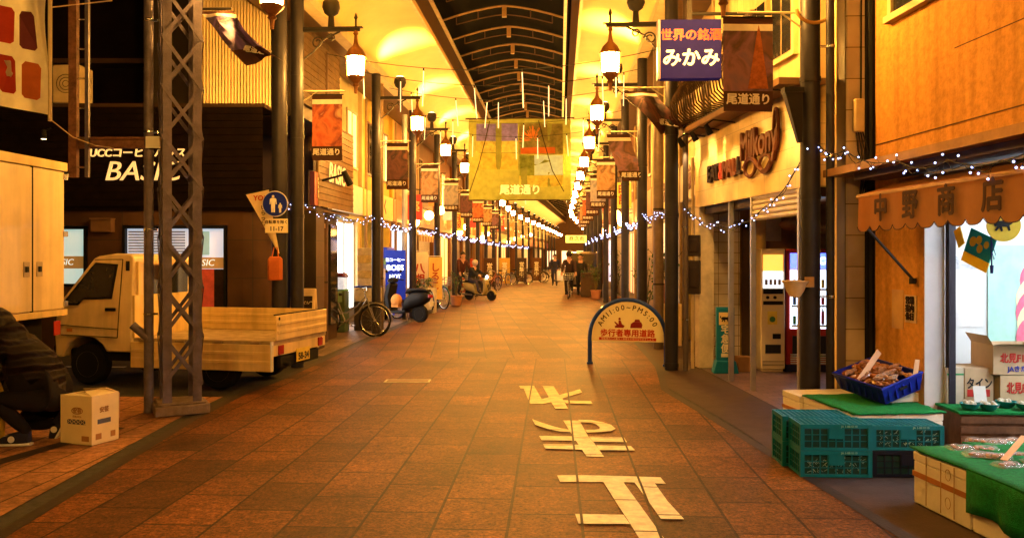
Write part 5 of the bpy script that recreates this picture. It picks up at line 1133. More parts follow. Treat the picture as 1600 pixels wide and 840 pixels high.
# front row beside the cafe
b1 = bicycle('old dark cargo bicycle parked beside the cream pickup bed', Vector((-3.76, 16.7, 0)), R(-4), (.22, .20, .18), basket=False)
MB().box(-.2, .3, -.22, .22, .672, .90).build('cargo_crate', M('green_crate', (.06, .14, .06), .6, var=.3), b1, smooth=0)
sc = scooter('black parked scooter with an orange bag on its footboard', Vector((-2.22, 20.1, 0)), R(150), (.004, .0035, .004), seatc=(.006, .005, .005))
MB().sph((.62, .12, .52), .17, 12, 8, sc=(.9, .7, .95)).box(.52, .72, .05, .2, .36, .44).build('shopping_bag', M('orange_cloth_bag', (.55, .24, .06), .8, var=.15), sc)
b2 = bicycle('pale bicycle with bright rims standing behind the black scooter', Vector((-2.95, 24.3, 0)), R(-55), (.55, .55, .52), r=.33)
b3 = bicycle('green-framed bicycle between the pale bicycle and the patched lamp post', Vector((-2.65, 26.0, 0)), R(-55), (.05, .16, .09), r=.33)
b4 = bicycle('pale bicycle with a white box on its rack beside the metal post', Vector((-3.75, 22.0, 0)), R(-38), (.6, .58, .5), r=.33, basket=False)
MB().box(-.25, .3, -.24, .24, .675, 1.02).build('white_box', white, b4, bevel=.02)
sc2 = scooter('white scooter parked against the metal post behind the black one', Vector((-3.5, 21.8, 0)), R(150), (.30, .28, .25))
MB().box(-.42, -.02, -.2, .2, .84, 1.16).build('top_box', white, sc2, bevel=.03)
for i, (x, s, rz, c) in enumerate(((-3.3, 33, 70, (.08, .08, .1)), (-3.4, 38, 60, (.3, .1, .06)), (-3.2, 44, 65, (.1, .1, .09)), (-2.7, 47, 30, (.07, .06, .06)), (-1.9, 50, 20, (.1, .07, .05)), (-1.1, 52, 15, (.08, .08, .08)), (-.2, 53, 10, (.12, .06, .05)))):
    bicycle(['far dark bicycle by a shuttered shop', 'far reddish bicycle by a shopfront', 'far bicycle by the dark wooden shop', 'tiny dark bicycle in the far street', 'tiny brown bicycle in the far street', 'tiny black bicycle in the far street', 'tiny maroon bicycle in the far street'][i], A(x, s), R(rz) - TH, c, basket=False, group='far parked bicycles')
# display cabinets behind the cargo bicycle
def cabinet(label, loc, rz, w, d, parts_):
    t = thing('display_case', label, 'display case', loc, rz)
    z = 0
    for nm, h, m, in parts_: MB().box(0, w, 0, d, z, z + h - .004).build(nm, m, t, bevel=.012); z += h
    return t
grn = M('dull_green_crate', (.07, .11, .05), .6, var=.3)
clear = M('clear_plastic_drawer', (.60, .52, .38), .25, var=.25, scale=12, coat=.4)
c1 = cabinet('glass display case with a dark red lid on a green crate, behind the cargo bicycle', A(-4.92, 17.3), -TH, .40, .4, (('crate', .86, grn), ('rim', .04, M('green_rim', (.1, .3, .08), .5))))
MB().box(.02, .38, .02, .38, .90, 1.15).build('glass_box', M('lit_glass_case', (.6, .6, .55), .2, var=.4, emit=(.7, .75, .8), es=.45), c1, bevel=.01)
MB().loft([(.0, 1.15, 1.17, .2), (.05, 1.15, 1.25, .19), (.35, 1.15, 1.25, .19), (.4, 1.15, 1.17, .2)], 10, X=T(0, .2, 0)).build('lid', M('maroon_lid', (.14, .02, .02), .4), c1)
c2_ = cabinet('tall stack of clear drawers on a blue-topped tank behind the cargo bicycle', A(-4.42, 17.7), -TH, .56, .45, (('base', .62, M('dark_stand', (.04, .03, .025), .6)), ('tank', .30, clear), ('blue_top', .04, M('blue_lid', (.03, .06, .35), .4))))
z = .96
for i in range(5): MB().box(.06, .44, .05, .4, z, z + .16).build('drawer', [clear, M('yellow_drawer', (.62, .48, .2), .3, var=.3, scale=12)][i % 2], c2_, bevel=.01); z += .165
vm = thing('vending_machine', 'blue vending machine behind the parked scooters', 'vending machine', A(-4.45, 21.3), math.pi / 2 - TH)
MB().box(0, 1.0, 0, .12, 0, 1.83).build('cabinet', M('blue_machine', (.01, .03, .30), .35, emit=(.02, .06, .9), es=.16), vm, bevel=.02)
text('BOSS', .22, ME('white_glow_letters', (.8, .9, 1), 2), vm, (.5, -.01, 1.0), bold=.01); text('COFFEE', .16, ME('white_glow_letters', (.8, .9, 1), 2), vm, (.5, -.01, 1.3), bold=.006)
MB().box(.1, .9, -.012, -.002, .62, .86).build('tray', M('dark_tray'), vm, smooth=0)
# facing side of the machine is lit and lettered towards the street mouth
fm_ = MB().box(-.02, 0, .02, .12, 0, 1.83).build('side_panel', M('blue_machine'), vm, smooth=0)
vm2 = thing('lit_shop_sign', 'blue lit panel with white lettering facing the street behind the scooters', 'sign', A(-4.42, 20.9), -TH)
MB().box(0, .52, 0, .1, .5, 1.75).build('panel', M('blue_machine'), vm2, bevel=.01)
for tx, z, sz in (('缶コーヒー', 1.5, .10), ('BOSS', 1.3, .19), ('HOT', 1.08, .14)): text(tx, sz, ME('white_glow_letters', (.8, .9, 1), 2), vm2, (.26, -.008, z), bold=.006)
MB().box(.0, .08, .02, .08, 0, .5).box(.44, .52, .02, .08, 0, .5).build('stand', blk, vm2)
rk = thing('display_rack', 'white shelving rack with a green and blue top beside the blue panel', 'rack', A(-4.68, 20.2), -TH)
MB().box(0, .36, 0, .3, 0, 1.3).build('body', M('pale_rack', (.65, .6, .48), .5, var=.15, scale=8), rk, bevel=.01); MB().box(-.01, .37, -.01, .31, 1.3, 1.4).build('blue_band', M('blue_lid'), rk, smooth=0); MB().box(-.01, .37, -.01, .31, 1.402, 1.55).build('green_band', M('green_rim'), rk, smooth=0)
def nobori(label, loc, rz, txt, tm, cloth, h=1.5, w=.45):
    t = thing('sign_banner', label, 'banner', loc, rz)
    MB().cyl((0, 0, 0), (0, 0, h + .35), .014, n=7).cyl((0, 0, h + .3), (w + .05, 0, h + .3), .009, n=6).cyl((0, 0, 0), (0, 0, .08), .16, .14, 12).build('pole', white, t)
    mb = MB(); n = 10; mb.add([(.02 + w * u, .015 * math.sin(4 * v + 3 * u), .35 + (h - .08) * v) for v in [i / n for i in range(n + 1)] for u in (0, .33, .66, 1)], [(j * 4 + i, j * 4 + i + 1, (j + 1) * 4 + i + 1, (j + 1) * 4 + i) for j in range(n) for i in range(3)])
    mb.build('cloth', cloth, t); text('\n'.join(txt), w * .68, tm, t, (.02 + w / 2, -.03, .35 + h / 2), bold=.01, space=.95); return t
cl1 = MC('cream_banner_cloth', (.75, .62, .36), .4); rtx = M('red_brush_text', (.42, .05, .02), .7)
nobori('cream upright banner with red brush characters behind the scooters', A(-4.25, 23.6), -TH, '八朔', rtx, cl1, 1.45, .48)
nobori('yellow upright banner with red text beside the cream one', A(-3.80, 23.9), -TH, 'しるこ', rtx, MC('yellow_banner_cloth', (.7, .45, .1), .4), 1.3, .4)
cb = thing('crate_of_fruit', 'stack of pale boxes topped with green leaves under the cream banner', 'box', A(-4.2, 23.2), -TH)
MB().box(0, .7, 0, .4, 0, .7).build('box', M('pale_rack'), cb, bevel=.01); mb = MB(); rr = random.Random(4)
for i in range(60): p = Vector((rr.uniform(.1, .6), rr.uniform(.1, .3), .72 + rr.uniform(0, .25))); mb.quad(*[p + Vector((rr.uniform(-.08, .08), rr.uniform(-.08, .08), rr.uniform(-.06, .06))) for _ in range(4)])
mb.build('leaves', M('leaf_green', (.06, .12, .025), .6, var=.4, scale=9), cb, smooth=0)
# upright slim metal post by the banners
mp = thing('metal_post', 'pale slim metal post among the parked scooters', 'post', A(-4.16, 22.2)); MB().cyl((0, 0, 0), (0, 0, 5.4), .075, n=12).build('post', M('pale_post', (.45, .46, .48), .4, .4), mp)

# ------------------------------------------------------------------ people
def blend_person(name, label, loc, rz, J, mats, rad=None, group=None, hair=(.015, .012, .01), helmet=None, bags=None):
    """one continuous figure grown round a skeleton; mats = dict skin, top, legs, shoes"""
    rad = rad or {}
    t = thing(name, label, 'person', loc, rz, group)
    ids = {}; vs = []; es = []; rs = []; kind = []
    def pt(n, p, r, k): ids[n] = len(vs); vs.append(Vector(p)); rs.append(r); kind.append(k); return ids[n]
    def ch(a, n, p, r, k): i = pt(n, p, r, k); es.append((ids[a], i))
    V = lambda n: Vector(J[n])
    pt('pel', V('pel'), rad.get('pel', .15), 'legs')
    ch('pel', 'waist', V('pel').lerp(V('chest'), .45), rad.get('waist', .145), 'top'); ch('waist', 'chest', V('chest'), rad.get('chest', .165), 'top')
    ch('chest', 'neck', V('chest').lerp(V('head'), .5), .062, 'skin'); ch('neck', 'head0', V('neck_top') if 'neck_top' in J else V('chest').lerp(V('head'), .72), .075, 'skin'); ch('head0', 'head', V('head'), .095, 'skin'); ch('head', 'crown', V('crown'), .075, 'skin')
    for s in 'LR':
        ch('chest', 'sh' + s, V('sh' + s), .085, 'top'); ch('sh' + s, 'el' + s, V('el' + s), .06, 'top'); ch('el' + s, 'wr' + s, V('wr' + s), .042, 'top')
        wv, ev = V('wr' + s), V('el' + s); d = (wv - ev).normalized(); sd = d.cross(Vector((0, 0, 1))); sd = sd.normalized() if sd.length > .1 else Vector((0, 1, 0))
        ch('wr' + s, 'pm' + s, wv + d * .05, .034, 'skin')
        dn = Vector((0, 0, -1)) if abs(d.z) < .8 else Vector((1, 0, 0))
        for q in range(4):
            o = wv + d * .09 + sd * (.028 - .019 * q); ch('pm' + s, 'f%s%d' % (s, q), o, .0105, 'skin'); ch('f%s%d' % (s, q), 'g%s%d' % (s, q), o + (d * .7 + dn * .7) * (.05 - .006 * abs(q - 1.3)), .009, 'skin')
        ch('pm' + s, 'th' + s, wv + d * .06 + sd * .05, .011, 'skin')
        ch('pel', 'hip' + s, V('hip' + s), .115, 'legs'); ch('hip' + s, 'kn' + s, V('kn' + s), .078, 'legs'); ch('kn' + s, 'an' + s, V('an' + s), .052, 'legs'); ch('an' + s, 'to' + s, V('to' + s), .042, 'shoes')
    me = bpy.data.meshes.new('body'); me.from_pydata([tuple(v) for v in vs], es, [])
    o = bpy.data.objects.new('body', me); COL.objects.link(o); o.parent = t
    sk = o.modifiers.new('skin', 'SKIN'); sk.use_smooth_shade = True
    for i, r in enumerate(rs): me.skin_vertices[0].data[i].radius = (r, r)
    sb = o.modifiers.new('sub', 'SUBSURF'); sb.levels = 2; sb.render_levels = 2
    bpy.context.view_layer.update(); dg = bpy.context.evaluated_depsgraph_get()
    m2 = bpy.data.meshes.new_from_object(o.evaluated_get(dg)); o.modifiers.clear(); o.data = m2; m2.materials.clear()
    ks = ['skin', 'top', 'legs', 'shoes']
    for k in ks: m2.materials.append(mats[k])
    segs = [(vs[a], vs[b], kind[b] if kind[b] != 'skin' or kind[a] == 'skin' else 'skin') for a, b in es]
    for p in m2.polygons:
        c = p.center; best = 9; bk = 0
        for a, b, k in segs:
            ab = b - a; u = max(0, min(1, (c - a).dot(ab) / max(ab.length_squared, 1e-9))); dd = (c - a - ab * u).length
            if dd < best: best = dd; bk = k
        p.material_index = ks.index(bk); p.use_smooth = True
    hd_, cw = V('head'), V('crown'); up = (cw - hd_).normalized(); f = Vector(J.get('face', (1, 0, 0))).normalized()
    if helmet:
        MB().sph(hd_ + up * .06 - f * .01, .128, 14, 9, sc=(1.05, .98, 1)).build('helmet', helmet, t)
    else:
        MB().sph(hd_ + up * .055 - f * .035, .108, 12, 8, sc=(.98, .95, .98)).build('hair', M('hair_%.3f' % hair[0], hair, .6), t)
    mb = MB(); sd = f.cross(up).normalized(); fc = hd_ + f * .098
    mb.add([fc + up * .02, fc - up * .03 + sd * .016, fc - up * .03 - sd * .016, fc - up * .028 + f * .026], [(0, 1, 3), (0, 3, 2), (1, 2, 3)]); mb.build('nose', mats['skin'], t)
    mb = MB()
    for s_ in (1, -1): mb.sph(fc + up * .022 + sd * .035 * s_ - f * .012, .011, 7, 5)
    mb.build('eyes', blk, t); MB().sph(fc - up * .055 - f * .01, .02, 8, 5, sc=(.4, 1, .35)).build('mouth', M('lip', (.3, .08, .06), .5), t)
    for s_ in (1, -1): MB().sph(hd_ + sd * .095 * s_ - up * .0, .024, 7, 5, sc=(.8, .5, 1.3)).build('ear', mats['skin'], t)
    return t
skin = M('skin_tone', (.48, .27, .18), .5, var=.06)
def cloth(nm, c): return M('cloth_' + nm, c, .85, var=.2, scale=9, bump=.25, bscale=30)
# crouching figure by the cartons; local x = facing
J = dict(pel=(0, 0, .36), chest=(.30, 0, .80), head=(.52, .02, 1.02), crown=(.60, .03, 1.12), face=(.8, 0, -.55), shL=(.30, .20, .84), shR=(.30, -.20, .84), elL=(.50, .27, .60), elR=(.48, -.27, .60), wrL=(.70, .16, .46), wrR=(.70, -.14, .46),
         hipL=(.0, .11, .36), hipR=(.0, -.11, .36), knL=(.42, .17, .40), knR=(.40, -.17, .12), anL=(.12, .16, .10), anR=(.02, -.15, .12), toL=(.34, .17, .04), toR=(.05, -.15, .04))
pj = M('puffy_black', (.014, .009, .010), .55, var=.5, scale=7); t_ = pj.node_tree; wv = t_.nodes.new('ShaderNodeTexWave'); wv.bands_direction = 'Z'; wv.inputs['Scale'].default_value = 2.6; wv.inputs['Distortion'].default_value = 3.5; wv.inputs['Detail'].default_value = 3
tcn = t_.nodes.new('ShaderNodeTexCoord'); bpn = t_.nodes.new('ShaderNodeBump'); bpn.inputs['Strength'].default_value = 1; bpn.inputs['Distance'].default_value = .06
t_.links.new(tcn.outputs['Object'], wv.inputs[0]); t_.links.new(wv.outputs[1], bpn.inputs['Height']); t_.links.new(bpn.outputs[0], t_.nodes['Principled BSDF'].inputs['Normal'])
cp = blend_person('person', 'person in a dark puffy jacket crouching beside the white carton', (-3.98, 7.22, 0), R(182), J, dict(skin=skin, top=pj, legs=cloth('dark_trousers', (.010, .008, .009)), shoes=M('navy_canvas', (.02, .022, .05), .7)), rad=dict(waist=.25, chest=.26, pel=.21))
for (x, y, z, rx, ry) in ((.24, .17, .045, 0, 0), (.035, -.15, .07, 0, 62)):
    X = T(x, y, z, 0, 0, R(ry))
    o = MB().loft([(-.13, -.02, .06, .035), (-.08, -.025, .075, .044), (.0, -.03, .06, .045), (.08, -.03, .035, .048), (.13, -.03, .01, .03)], 12, X=X).build('shoe', M('navy_canvas'), cp)
    MB().loft([(-.145, -.045, -.022, .034), (-.08, -.045, -.02, .046), (.0, -.045, -.022, .044), (.08, -.045, -.022, .052), (.145, -.04, -.02, .034)], 12, X=X).build('sole', white, o)
    MB().prism([(.0 + .028 * math.cos(a), .015 + .028 * math.sin(a)) for a in [2 * math.pi * i / 14 for i in range(14)]], .046, .05, X=X).build('ankle_patch', white, o)
    MB().tube([(.03, .02, .045), (.07, .025, .035), (.07, -.025, .035), (.03, -.02, .045)], .005, 4, X=X).build('laces', white, o)
MB().sph((.50, .02, .98), .17, 12, 8, sc=(1.05, 1.1, 1.1)).sph((.38, .02, .88), .17, 12, 8).build('hood', M('puffy_black'), cp)
MB().tube([(.60 + .05 * math.sin(a), .02 + .15 * math.cos(a), .95 + .15 * math.sin(a)) for a in [2 * math.pi * i / 18 for i in range(18)]], .035, 7, closed=True).build('fur_trim', M('brown_fur', (.10, .05, .03), .9, var=.6, scale=40, bump=1, bscale=120), cp)
yb = thing('yellow_bag', 'yellow plastic bag at the crouching person, cut by the frame edge', 'bag', (-4.42, 7.05, .0)); MB().loft([(-.12, .0, .45, .04), (-.06, .0, .52, .09), (.05, .0, .54, .09), (.1, .02, .46, .04)], 12).build('bag', M('yellow_bag', (.6, .40, .05), .4, bump=.6, bscale=20), yb); MB().tube([(-.05, .05, .5), (-.03, .05, .62), (.03, .05, .62), (.05, .05, .5)], .008, 5).build('handle', M('yellow_bag'), yb)
# scooter riders and others (local x = facing)
def riding(h=0.0): return dict(pel=(.12, 0, .86), chest=(.24, 0, 1.28), head=(.32, 0, 1.53), crown=(.32, 0, 1.63), shL=(.24, .18, 1.32), shR=(.24, -.18, 1.32), elL=(.48, .27, 1.13), elR=(.48, -.27, 1.13), wrL=(.70, .28, 1.06), wrR=(.70, -.28, 1.06),
    hipL=(.14, .10, .84), hipR=(.14, -.10, .84), knL=(.52, .16, .76), knR=(.52, -.16, .76), anL=(.60, .14, .36), anR=(.60, -.14, .36), toL=(.76, .14, .31), toR=(.76, -.14, .31))
dk = cloth('dark_jacket', (.02, .022, .024)); jn = cloth('navy_jeans', (.03, .03, .06)); bs = M('black_shoes', (.015, .013, .012), .5)
loc = A(-3.3, 30.3); rzs = R(-33)
o_ = scooter('lit scooter being ridden by a person in a dark jacket', loc, rzs, (.35, .28, .10), lit=True); o_.scale = (.86,) * 3
o_ = blend_person('person', 'person in a dark jacket and pale helmet riding the lit scooter', loc, rzs, riding(), dict(skin=skin, top=dk, legs=jn, shoes=bs), helmet=M('pale_helmet', (.5, .42, .3), .3)); o_.scale = (.86,) * 3
loc = A(-3.9, 31.8); rzs = R(-60)
bicycle('bicycle ridden just behind the lit scooter', loc, rzs, (.2, .2, .2), group='ridden bicycles')
def cycling(): return dict(pel=(.24, 0, .94), chest=(.38, 0, 1.36), head=(.46, 0, 1.62), crown=(.46, 0, 1.72), shL=(.38, .18, 1.40), shR=(.38, -.18, 1.40), elL=(.54, .24, 1.15), elR=(.54, -.24, 1.15), wrL=(.70, .26, .98), wrR=(.70, -.26, .98),
    hipL=(.25, .10, .92), hipR=(.25, -.10, .92), knL=(.56, .11, .78), knR=(.52, -.11, .62), anL=(.52, .12, .36), anR=(.30, -.12, .22), toL=(.66, .12, .30), toR=(.43, -.12, .16))
blend_person('person', 'person in a dull red top cycling behind the scooter rider', loc, rzs, cycling(), dict(skin=skin, top=cloth('dull_maroon', (.06, .02, .02)), legs=jn, shoes=bs))
loc = A(.40, 32.2); rzs = R(-97)
bicycle('bicycle ridden towards us in the middle distance beside the van', loc, rzs, (.05, .04, .04), basket=True, group='ridden bicycles')
blend_person('person', 'person in dark clothes and cap cycling towards us beside the parked van', loc, rzs, cycling(), dict(skin=skin, top=cloth('dark_brown_coat', (.035, .02, .018)), legs=cloth('black_trousers', (.015, .014, .015)), shoes=bs), helmet=M('black_cap', (.015, .015, .02), .7))
def standing(): return dict(pel=(0, 0, .93), chest=(.0, 0, 1.30), head=(.02, 0, 1.56), crown=(.02, 0, 1.66), shL=(0, .19, 1.36), shR=(0, -.19, 1.36), elL=(-.03, .24, 1.08), elR=(.05, -.24, 1.08), wrL=(.06, .25, .86), wrR=(.14, -.25, .88),
    hipL=(0, .10, .90), hipR=(0, -.10, .90), knL=(.10, .10, .50), knR=(-.04, -.10, .48), anL=(.05, .10, .09), anR=(-.16, -.10, .12), toL=(.20, .11, .04), toR=(-.04, -.11, .04))
blend_person('person', 'person in a black coat walking past the cyclist, nearer the van', A(.85, 33.6), R(-100), standing(), dict(skin=skin, top=cloth('black_coat', (.02, .018, .018)), legs=cloth('black_trousers', (.015, .014, .015)), shoes=bs))
blend_person('person', 'distant walker in dark clothes carrying a bright white bag', A(-.25, 45), R(-95), standing(), dict(skin=skin, top=cloth('navy_coat', (.02, .02, .04)), legs=jn, shoes=bs))
wb_ = thing('white_bag', 'bright white carrier bag in the distant walker\'s hand', 'bag', A(.02, 44.8, .28)); MB().loft([(-.16, .0, .5, .03), (-.1, 0, .55, .08), (.1, 0, .55, .08), (.16, 0, .5, .03)], 10).build('bag', M('white_bag', (.8, .82, .85), .5), wb_); MB().tube([(-.06, 0, .54), (-.04, 0, .66), (.04, 0, .66), (.06, 0, .54)], .008, 5).build('handle', M('white_bag'), wb_)
# ------------------------------------------------------------------ cartons by the crouching person
wcn = M('white_carton', (.82, .68, .42), .75, var=.06); WC = (-3.88, 7.15, 0)
c = thing('carton', 'white open-topped carton with a printed emblem standing on the footpath', 'box', WC, R(-20))
w, d, h = .35, .29, .41
MB().box(0, w, 0, .006, 0, h).box(0, w, d - .006, d, 0, h).box(0, .006, .006, d - .006, 0, h).box(w - .006, w, .006, d - .006, 0, h).box(0, w, 0, d, 0, .006).build('walls', wcn, c, smooth=0)
mb = MB(); mb.add([(0, 0, h), (w, 0, h), (w - .02, .10, h + .015), (.04, .09, h - .02)], [(0, 1, 2, 3)]); mb.add([(w, 0, h), (w, d, h), (w - .11, d - .03, h + .035), (w - .13, .05, h + .03)], [(0, 1, 2, 3)]); mb.add([(0, d, h), (w, d, h), (w - .06, d - .09, h + .05), (.05, d - .1, h + .03)], [(0, 1, 2, 3)])
o = mb.build('flaps', wcn, c, smooth=0); s_ = o.modifiers.new('t', 'SOLIDIFY'); s_.thickness = .004
prt = M('brown_print', (.40, .20, .08), .7); blp = M('blue_grey_print', (.10, .11, .18), .7)
mb = MB().tube([(.19 + .06 * math.cos(a), -.003, .285 + .028 * math.sin(a)) for a in [2 * math.pi * i / 20 for i in range(20)]], .003, 4, closed=True); mb.build('print', prt, c)
text('安芸', .05, prt, c, (.19, -.003, .285), bold=.002, ext=.001); text('広島みかん', .02, prt, c, (.19, -.003, .235), ext=.001)
MB().box(.08, .28, -.003, -.001, .17, .21).build('print', blp, c, smooth=0); text('◇◇◇◇◇', .045, wcn, c, (.18, -.0045, .189), ext=.001)
MB().box(.24, .32, -.003, -.001, .03, .075).build('print', prt, c, smooth=0)
sx = Matrix(((0, -1, 0, w), (1, 0, 0, 0), (0, 0, 1, 0), (0, 0, 0, 1)))
MB().box(.06, .20, -.003, -.001, .17, .21, X=sx).build('print', blp, c, smooth=0)
mb = MB().box(.04, .10, -.003, -.001, .04, .09, X=sx).box(.20, .25, -.003, -.001, .04, .09, X=sx); mb.build('print', prt, c, smooth=0)
text('安芸', .05, prt, c, (w + .003, .13, .285), (90, 0, 90), bold=.002, ext=.001)
c = thing('carton', 'reddish brown carton half hidden behind the white carton', 'box', (-4.35, 8.02, 0), R(-5)); MB().box(0, .42, 0, .3, 0, .24).box(0, .42, -.003, .14, .2405, .245).box(0, .42, .145, .303, .2405, .245).build('carton', M('reddish_carton', (.50, .26, .15), .8), c, smooth=0)

# ------------------------------------------------------------------ arch sign on the roadway
ar = thing('arch_sign', 'blue tubular arch sign reading AM11:00 to PM5:00 standing in the road', 'sign', (1.70, 12.25, 0), R(-15))
r = .56; arch = [(-r, 0, 0), (-r, 0, .40)] + [(r * math.cos(R(a)), 0, .40 + r * math.sin(R(a))) for a in range(171, 8, -9)] + [(r, 0, .40), (r, 0, 0)]
MB().tube(arch, .031, 10).cyl((-r, 0, 0), (-r, 0, .03), .05, n=12).cyl((r, 0, 0), (r, 0, .03), .05, n=12).build('frame', M('navy_tube_paint', (.015, .05, .34), .35, coat=.4, var=.2), ar)
pr = [(-r + .02, .345), (r - .02, .345)] + [((r - .02) * math.cos(R(a)), .40 + (r - .02) * math.sin(R(a))) for a in range(0, 181, 9)]
MB().prism(pr, -.008, .008).build('plate', M('cream_sign_plate', (.86, .76, .48), .45, var=.05), ar, smooth=0)
ink = M('dark_sign_ink', (.05, .02, .015), .5); rink = M('red_sign_ink', (.48, .03, .02), .5)
s_ = 'AM11:00~PM5:00'; wd_ = {'1': .7, ':': .55, 'M': 1.25, '~': 1.1}
tot = sum(wd_.get(ch, 1) for ch in s_); acc = 0
for ch in s_:
    k = wd_.get(ch, 1); a = 158 - (acc + k / 2) / tot * 136; acc += k
    rr = r - .115; text(ch, .105, ink, ar, (rr * math.cos(R(a)), -.011, .40 + rr * math.sin(R(a))), (90, 0, 0), bold=.0015, ext=.002, X=Matrix.Rotation(R(a - 90), 4, 'Z'))
text('歩行者専用道路', .115, rink, ar, (0, -.011, .462), bold=.004, ext=.002)
MB().box(-.42, .42, -.0105, -.0085, .362, .402).build('red_band', rink, ar, smooth=0); text('自転車の二人乗り・歩道上の走行はやめましょう', .032, M('cream_sign_plate'), ar, (0, -.0125, .381), ext=.001, sx=1.1)
maroon = M('maroon_ink', (.22, .015, .02), .5)
mb = MB().prism([(-.03, 0), (.14, 0), (.15, .05), (.13, .09), (.02, .09), (-.02, .06)], -.011, -.0085, X=T(.07, 0, .545)).prism([(.03, .09), (.12, .09), (.105, .125), (.045, .125)], -.011, -.0085, X=T(.07, 0, .546)); mb.build('car_symbol', maroon, ar, smooth=0)
mb = MB().prism([(-.2, .0), (-.08, 0), (-.06, .03), (-.10, .055), (-.12, .11), (-.15, .11), (-.15, .05), (-.2, .09), (-.215, .085), (-.18, .04), (-.21, .02)], -.011, -.0085, X=T(.02, 0, .545)).prism([(-.115 + .018 * math.cos(k), .125 + .018 * math.sin(k)) for k in [2 * math.pi * i / 10 for i in range(10)]], -.0112, -.0086, X=T(.0, 0, .552)); mb.build('moped_symbol', maroon, ar, smooth=0)

# ------------------------------------------------------------------ pedestrian sign pole, pennant, bag, a-board
sg = thing('sign_pole', 'thick brown-grey pole carrying a round blue pedestrian sign at the cafe corner', 'signpost', (-3.34, 11.95, 0))
MB().cyl((0, 0, 0), (0, 0, 5.4), .11, n=18).build('pole', postm, sg)
pl = MB(); disc(pl, (-.02, 2.34), .185, 32, -.155, -.145); pl.build('sign_rim', M('pale_sign_rim', (.6, .58, .6), .4), sg, smooth=0)
pl = MB(); disc(pl, (-.02, 2.34), .172, 32, -.160, -.156); pl.build('sign_disc', M('blue_sign_disc', (.008, .02, .30), .35), sg, smooth=0)
def figure(cx, cz, k): return [[(cx + k * a, cz + k * b) for a, b in q] for q in ([(-.22, .62), (.22, .62), (.36, .5), (.40, -.08), (.30, -.08), (.24, .35), (.22, -.10), (.2, -1.0), (.03, -1.0), (0, -.2), (-.03, -1.0), (-.2, -1.0), (-.22, -.1), (-.24, .35), (-.30, -.08), (-.40, -.08), (-.36, .5)], [(.15 * math.cos(t), .8 + .16 * math.sin(t)) for t in [2 * math.pi * i / 12 for i in range(12)]])]
mb = MB()
for q in figure(-.045, 2.345, .125) + figure(.055, 2.285, .070): mb.prism(q, -.164, -.1605)
mb.build('emblem', M('white_emblem', (.8, .78, .74), .5), sg, smooth=0)
MB().box(-.16, .16, -.155, -.145, 1.93, 2.13).build('plate', M('cream_sign_plate'), sg, smooth=0)
text('自転車を除く', .055, ink, sg, (0, -.157, 2.08), bold=.002, ext=.001); text('11-17', .085, ink, sg, (0, -.157, 1.985), bold=.003, ext=.001)
mb = MB().box(-.03, .03, -.146, -.10, 2.36, 2.40).box(-.03, .03, -.146, -.10, 2.02, 2.05); mb.build('clamp', iron, sg, smooth=0)
pn = thing('pennant', 'white triangular pennant hanging askew on the sign pole', 'pennant', P(384, 304, 11.84))
e1 = P(420, 296, 11.84) - pn.location; e2 = P(436, 396, 11.82) - pn.location
mb = MB(); n = 8
vs = []
for i in range(n + 1):
    for j in range(n + 1): u = i / n; q = (e1 * (j / n)).lerp(e2, u) if False else e1 * (j / n) * (1 - u) + e2 * u; vs.append(q + Vector((0, .02 * math.sin(5 * u + 3 * j / n), 0)))
mb.add(vs, [(i * (n + 1) + j, i * (n + 1) + j + 1, (i + 1) * (n + 1) + j + 1, (i + 1) * (n + 1) + j) for i in range(n) for j in range(n)]); mb.build('cloth', MC('pennant_cloth', (.74, .60, .34), .35), pn)
MB().tube([Vector((-.03, 0, .01)), e1 + Vector((.03, 0, .01))], .006, 5).build('rod', blk, pn)
text('YO!', .10, rink, pn, e1 * .62 + Vector((0, -.03, -.10)), bold=.004, ext=.001); text('い\nら\nっ\nし\nゃ', .075, ink, pn, e1 * .55 + Vector((.08, -.035, -.38)), bold=.003, ext=.001)
rb = thing('red_bag', 'orange red cloth bag tied to the sign pole', 'bag', P(430, 437, 11.75)); MB().loft([(-.10, .0, .30, .02), (-.07, -.01, .33, .05), (.07, -.01, .33, .05), (.10, .0, .30, .02)], 12).build('bag', M('orange_red_cloth', (.50, .13, .035), .8, var=.2, bump=.4, bscale=20), rb); MB().tube([(-.05, 0, .3), (-.02, .02, .46), (.02, .02, .46), (.05, 0, .3)], .01, 5).build('strap', M('orange_red_cloth'), rb)
ab = thing('cafe_board', 'white standing board with dark cafe name panel behind the pickup tailgate', 'sign', (-3.50, 13.0, 0), R(-5))
MB().box(0, .40, 0, .025, .1, 1.10, X=T(rx=R(-6))).box(0, .40, .3, .325, .1, 1.05, X=T(rx=R(8))).build('board', M('cream_board', (.76, .58, .34), .5), ab, bevel=.006)
MB().box(.07, .36, -.006, -.001, .76, .98, X=T(rx=R(-6))).build('panel', M('dark_board_panel', (.03, .02, .02), .5), ab, smooth=0); text('BASIC', .11, M('cream_board'), ab, (.215, .085, .85), (96, 0, 0), bold=.002, ext=.001, shear=.2); text('コーヒー', .05, ink, ab, (.215, .06, .68), (96, 0, 0), ext=.001)

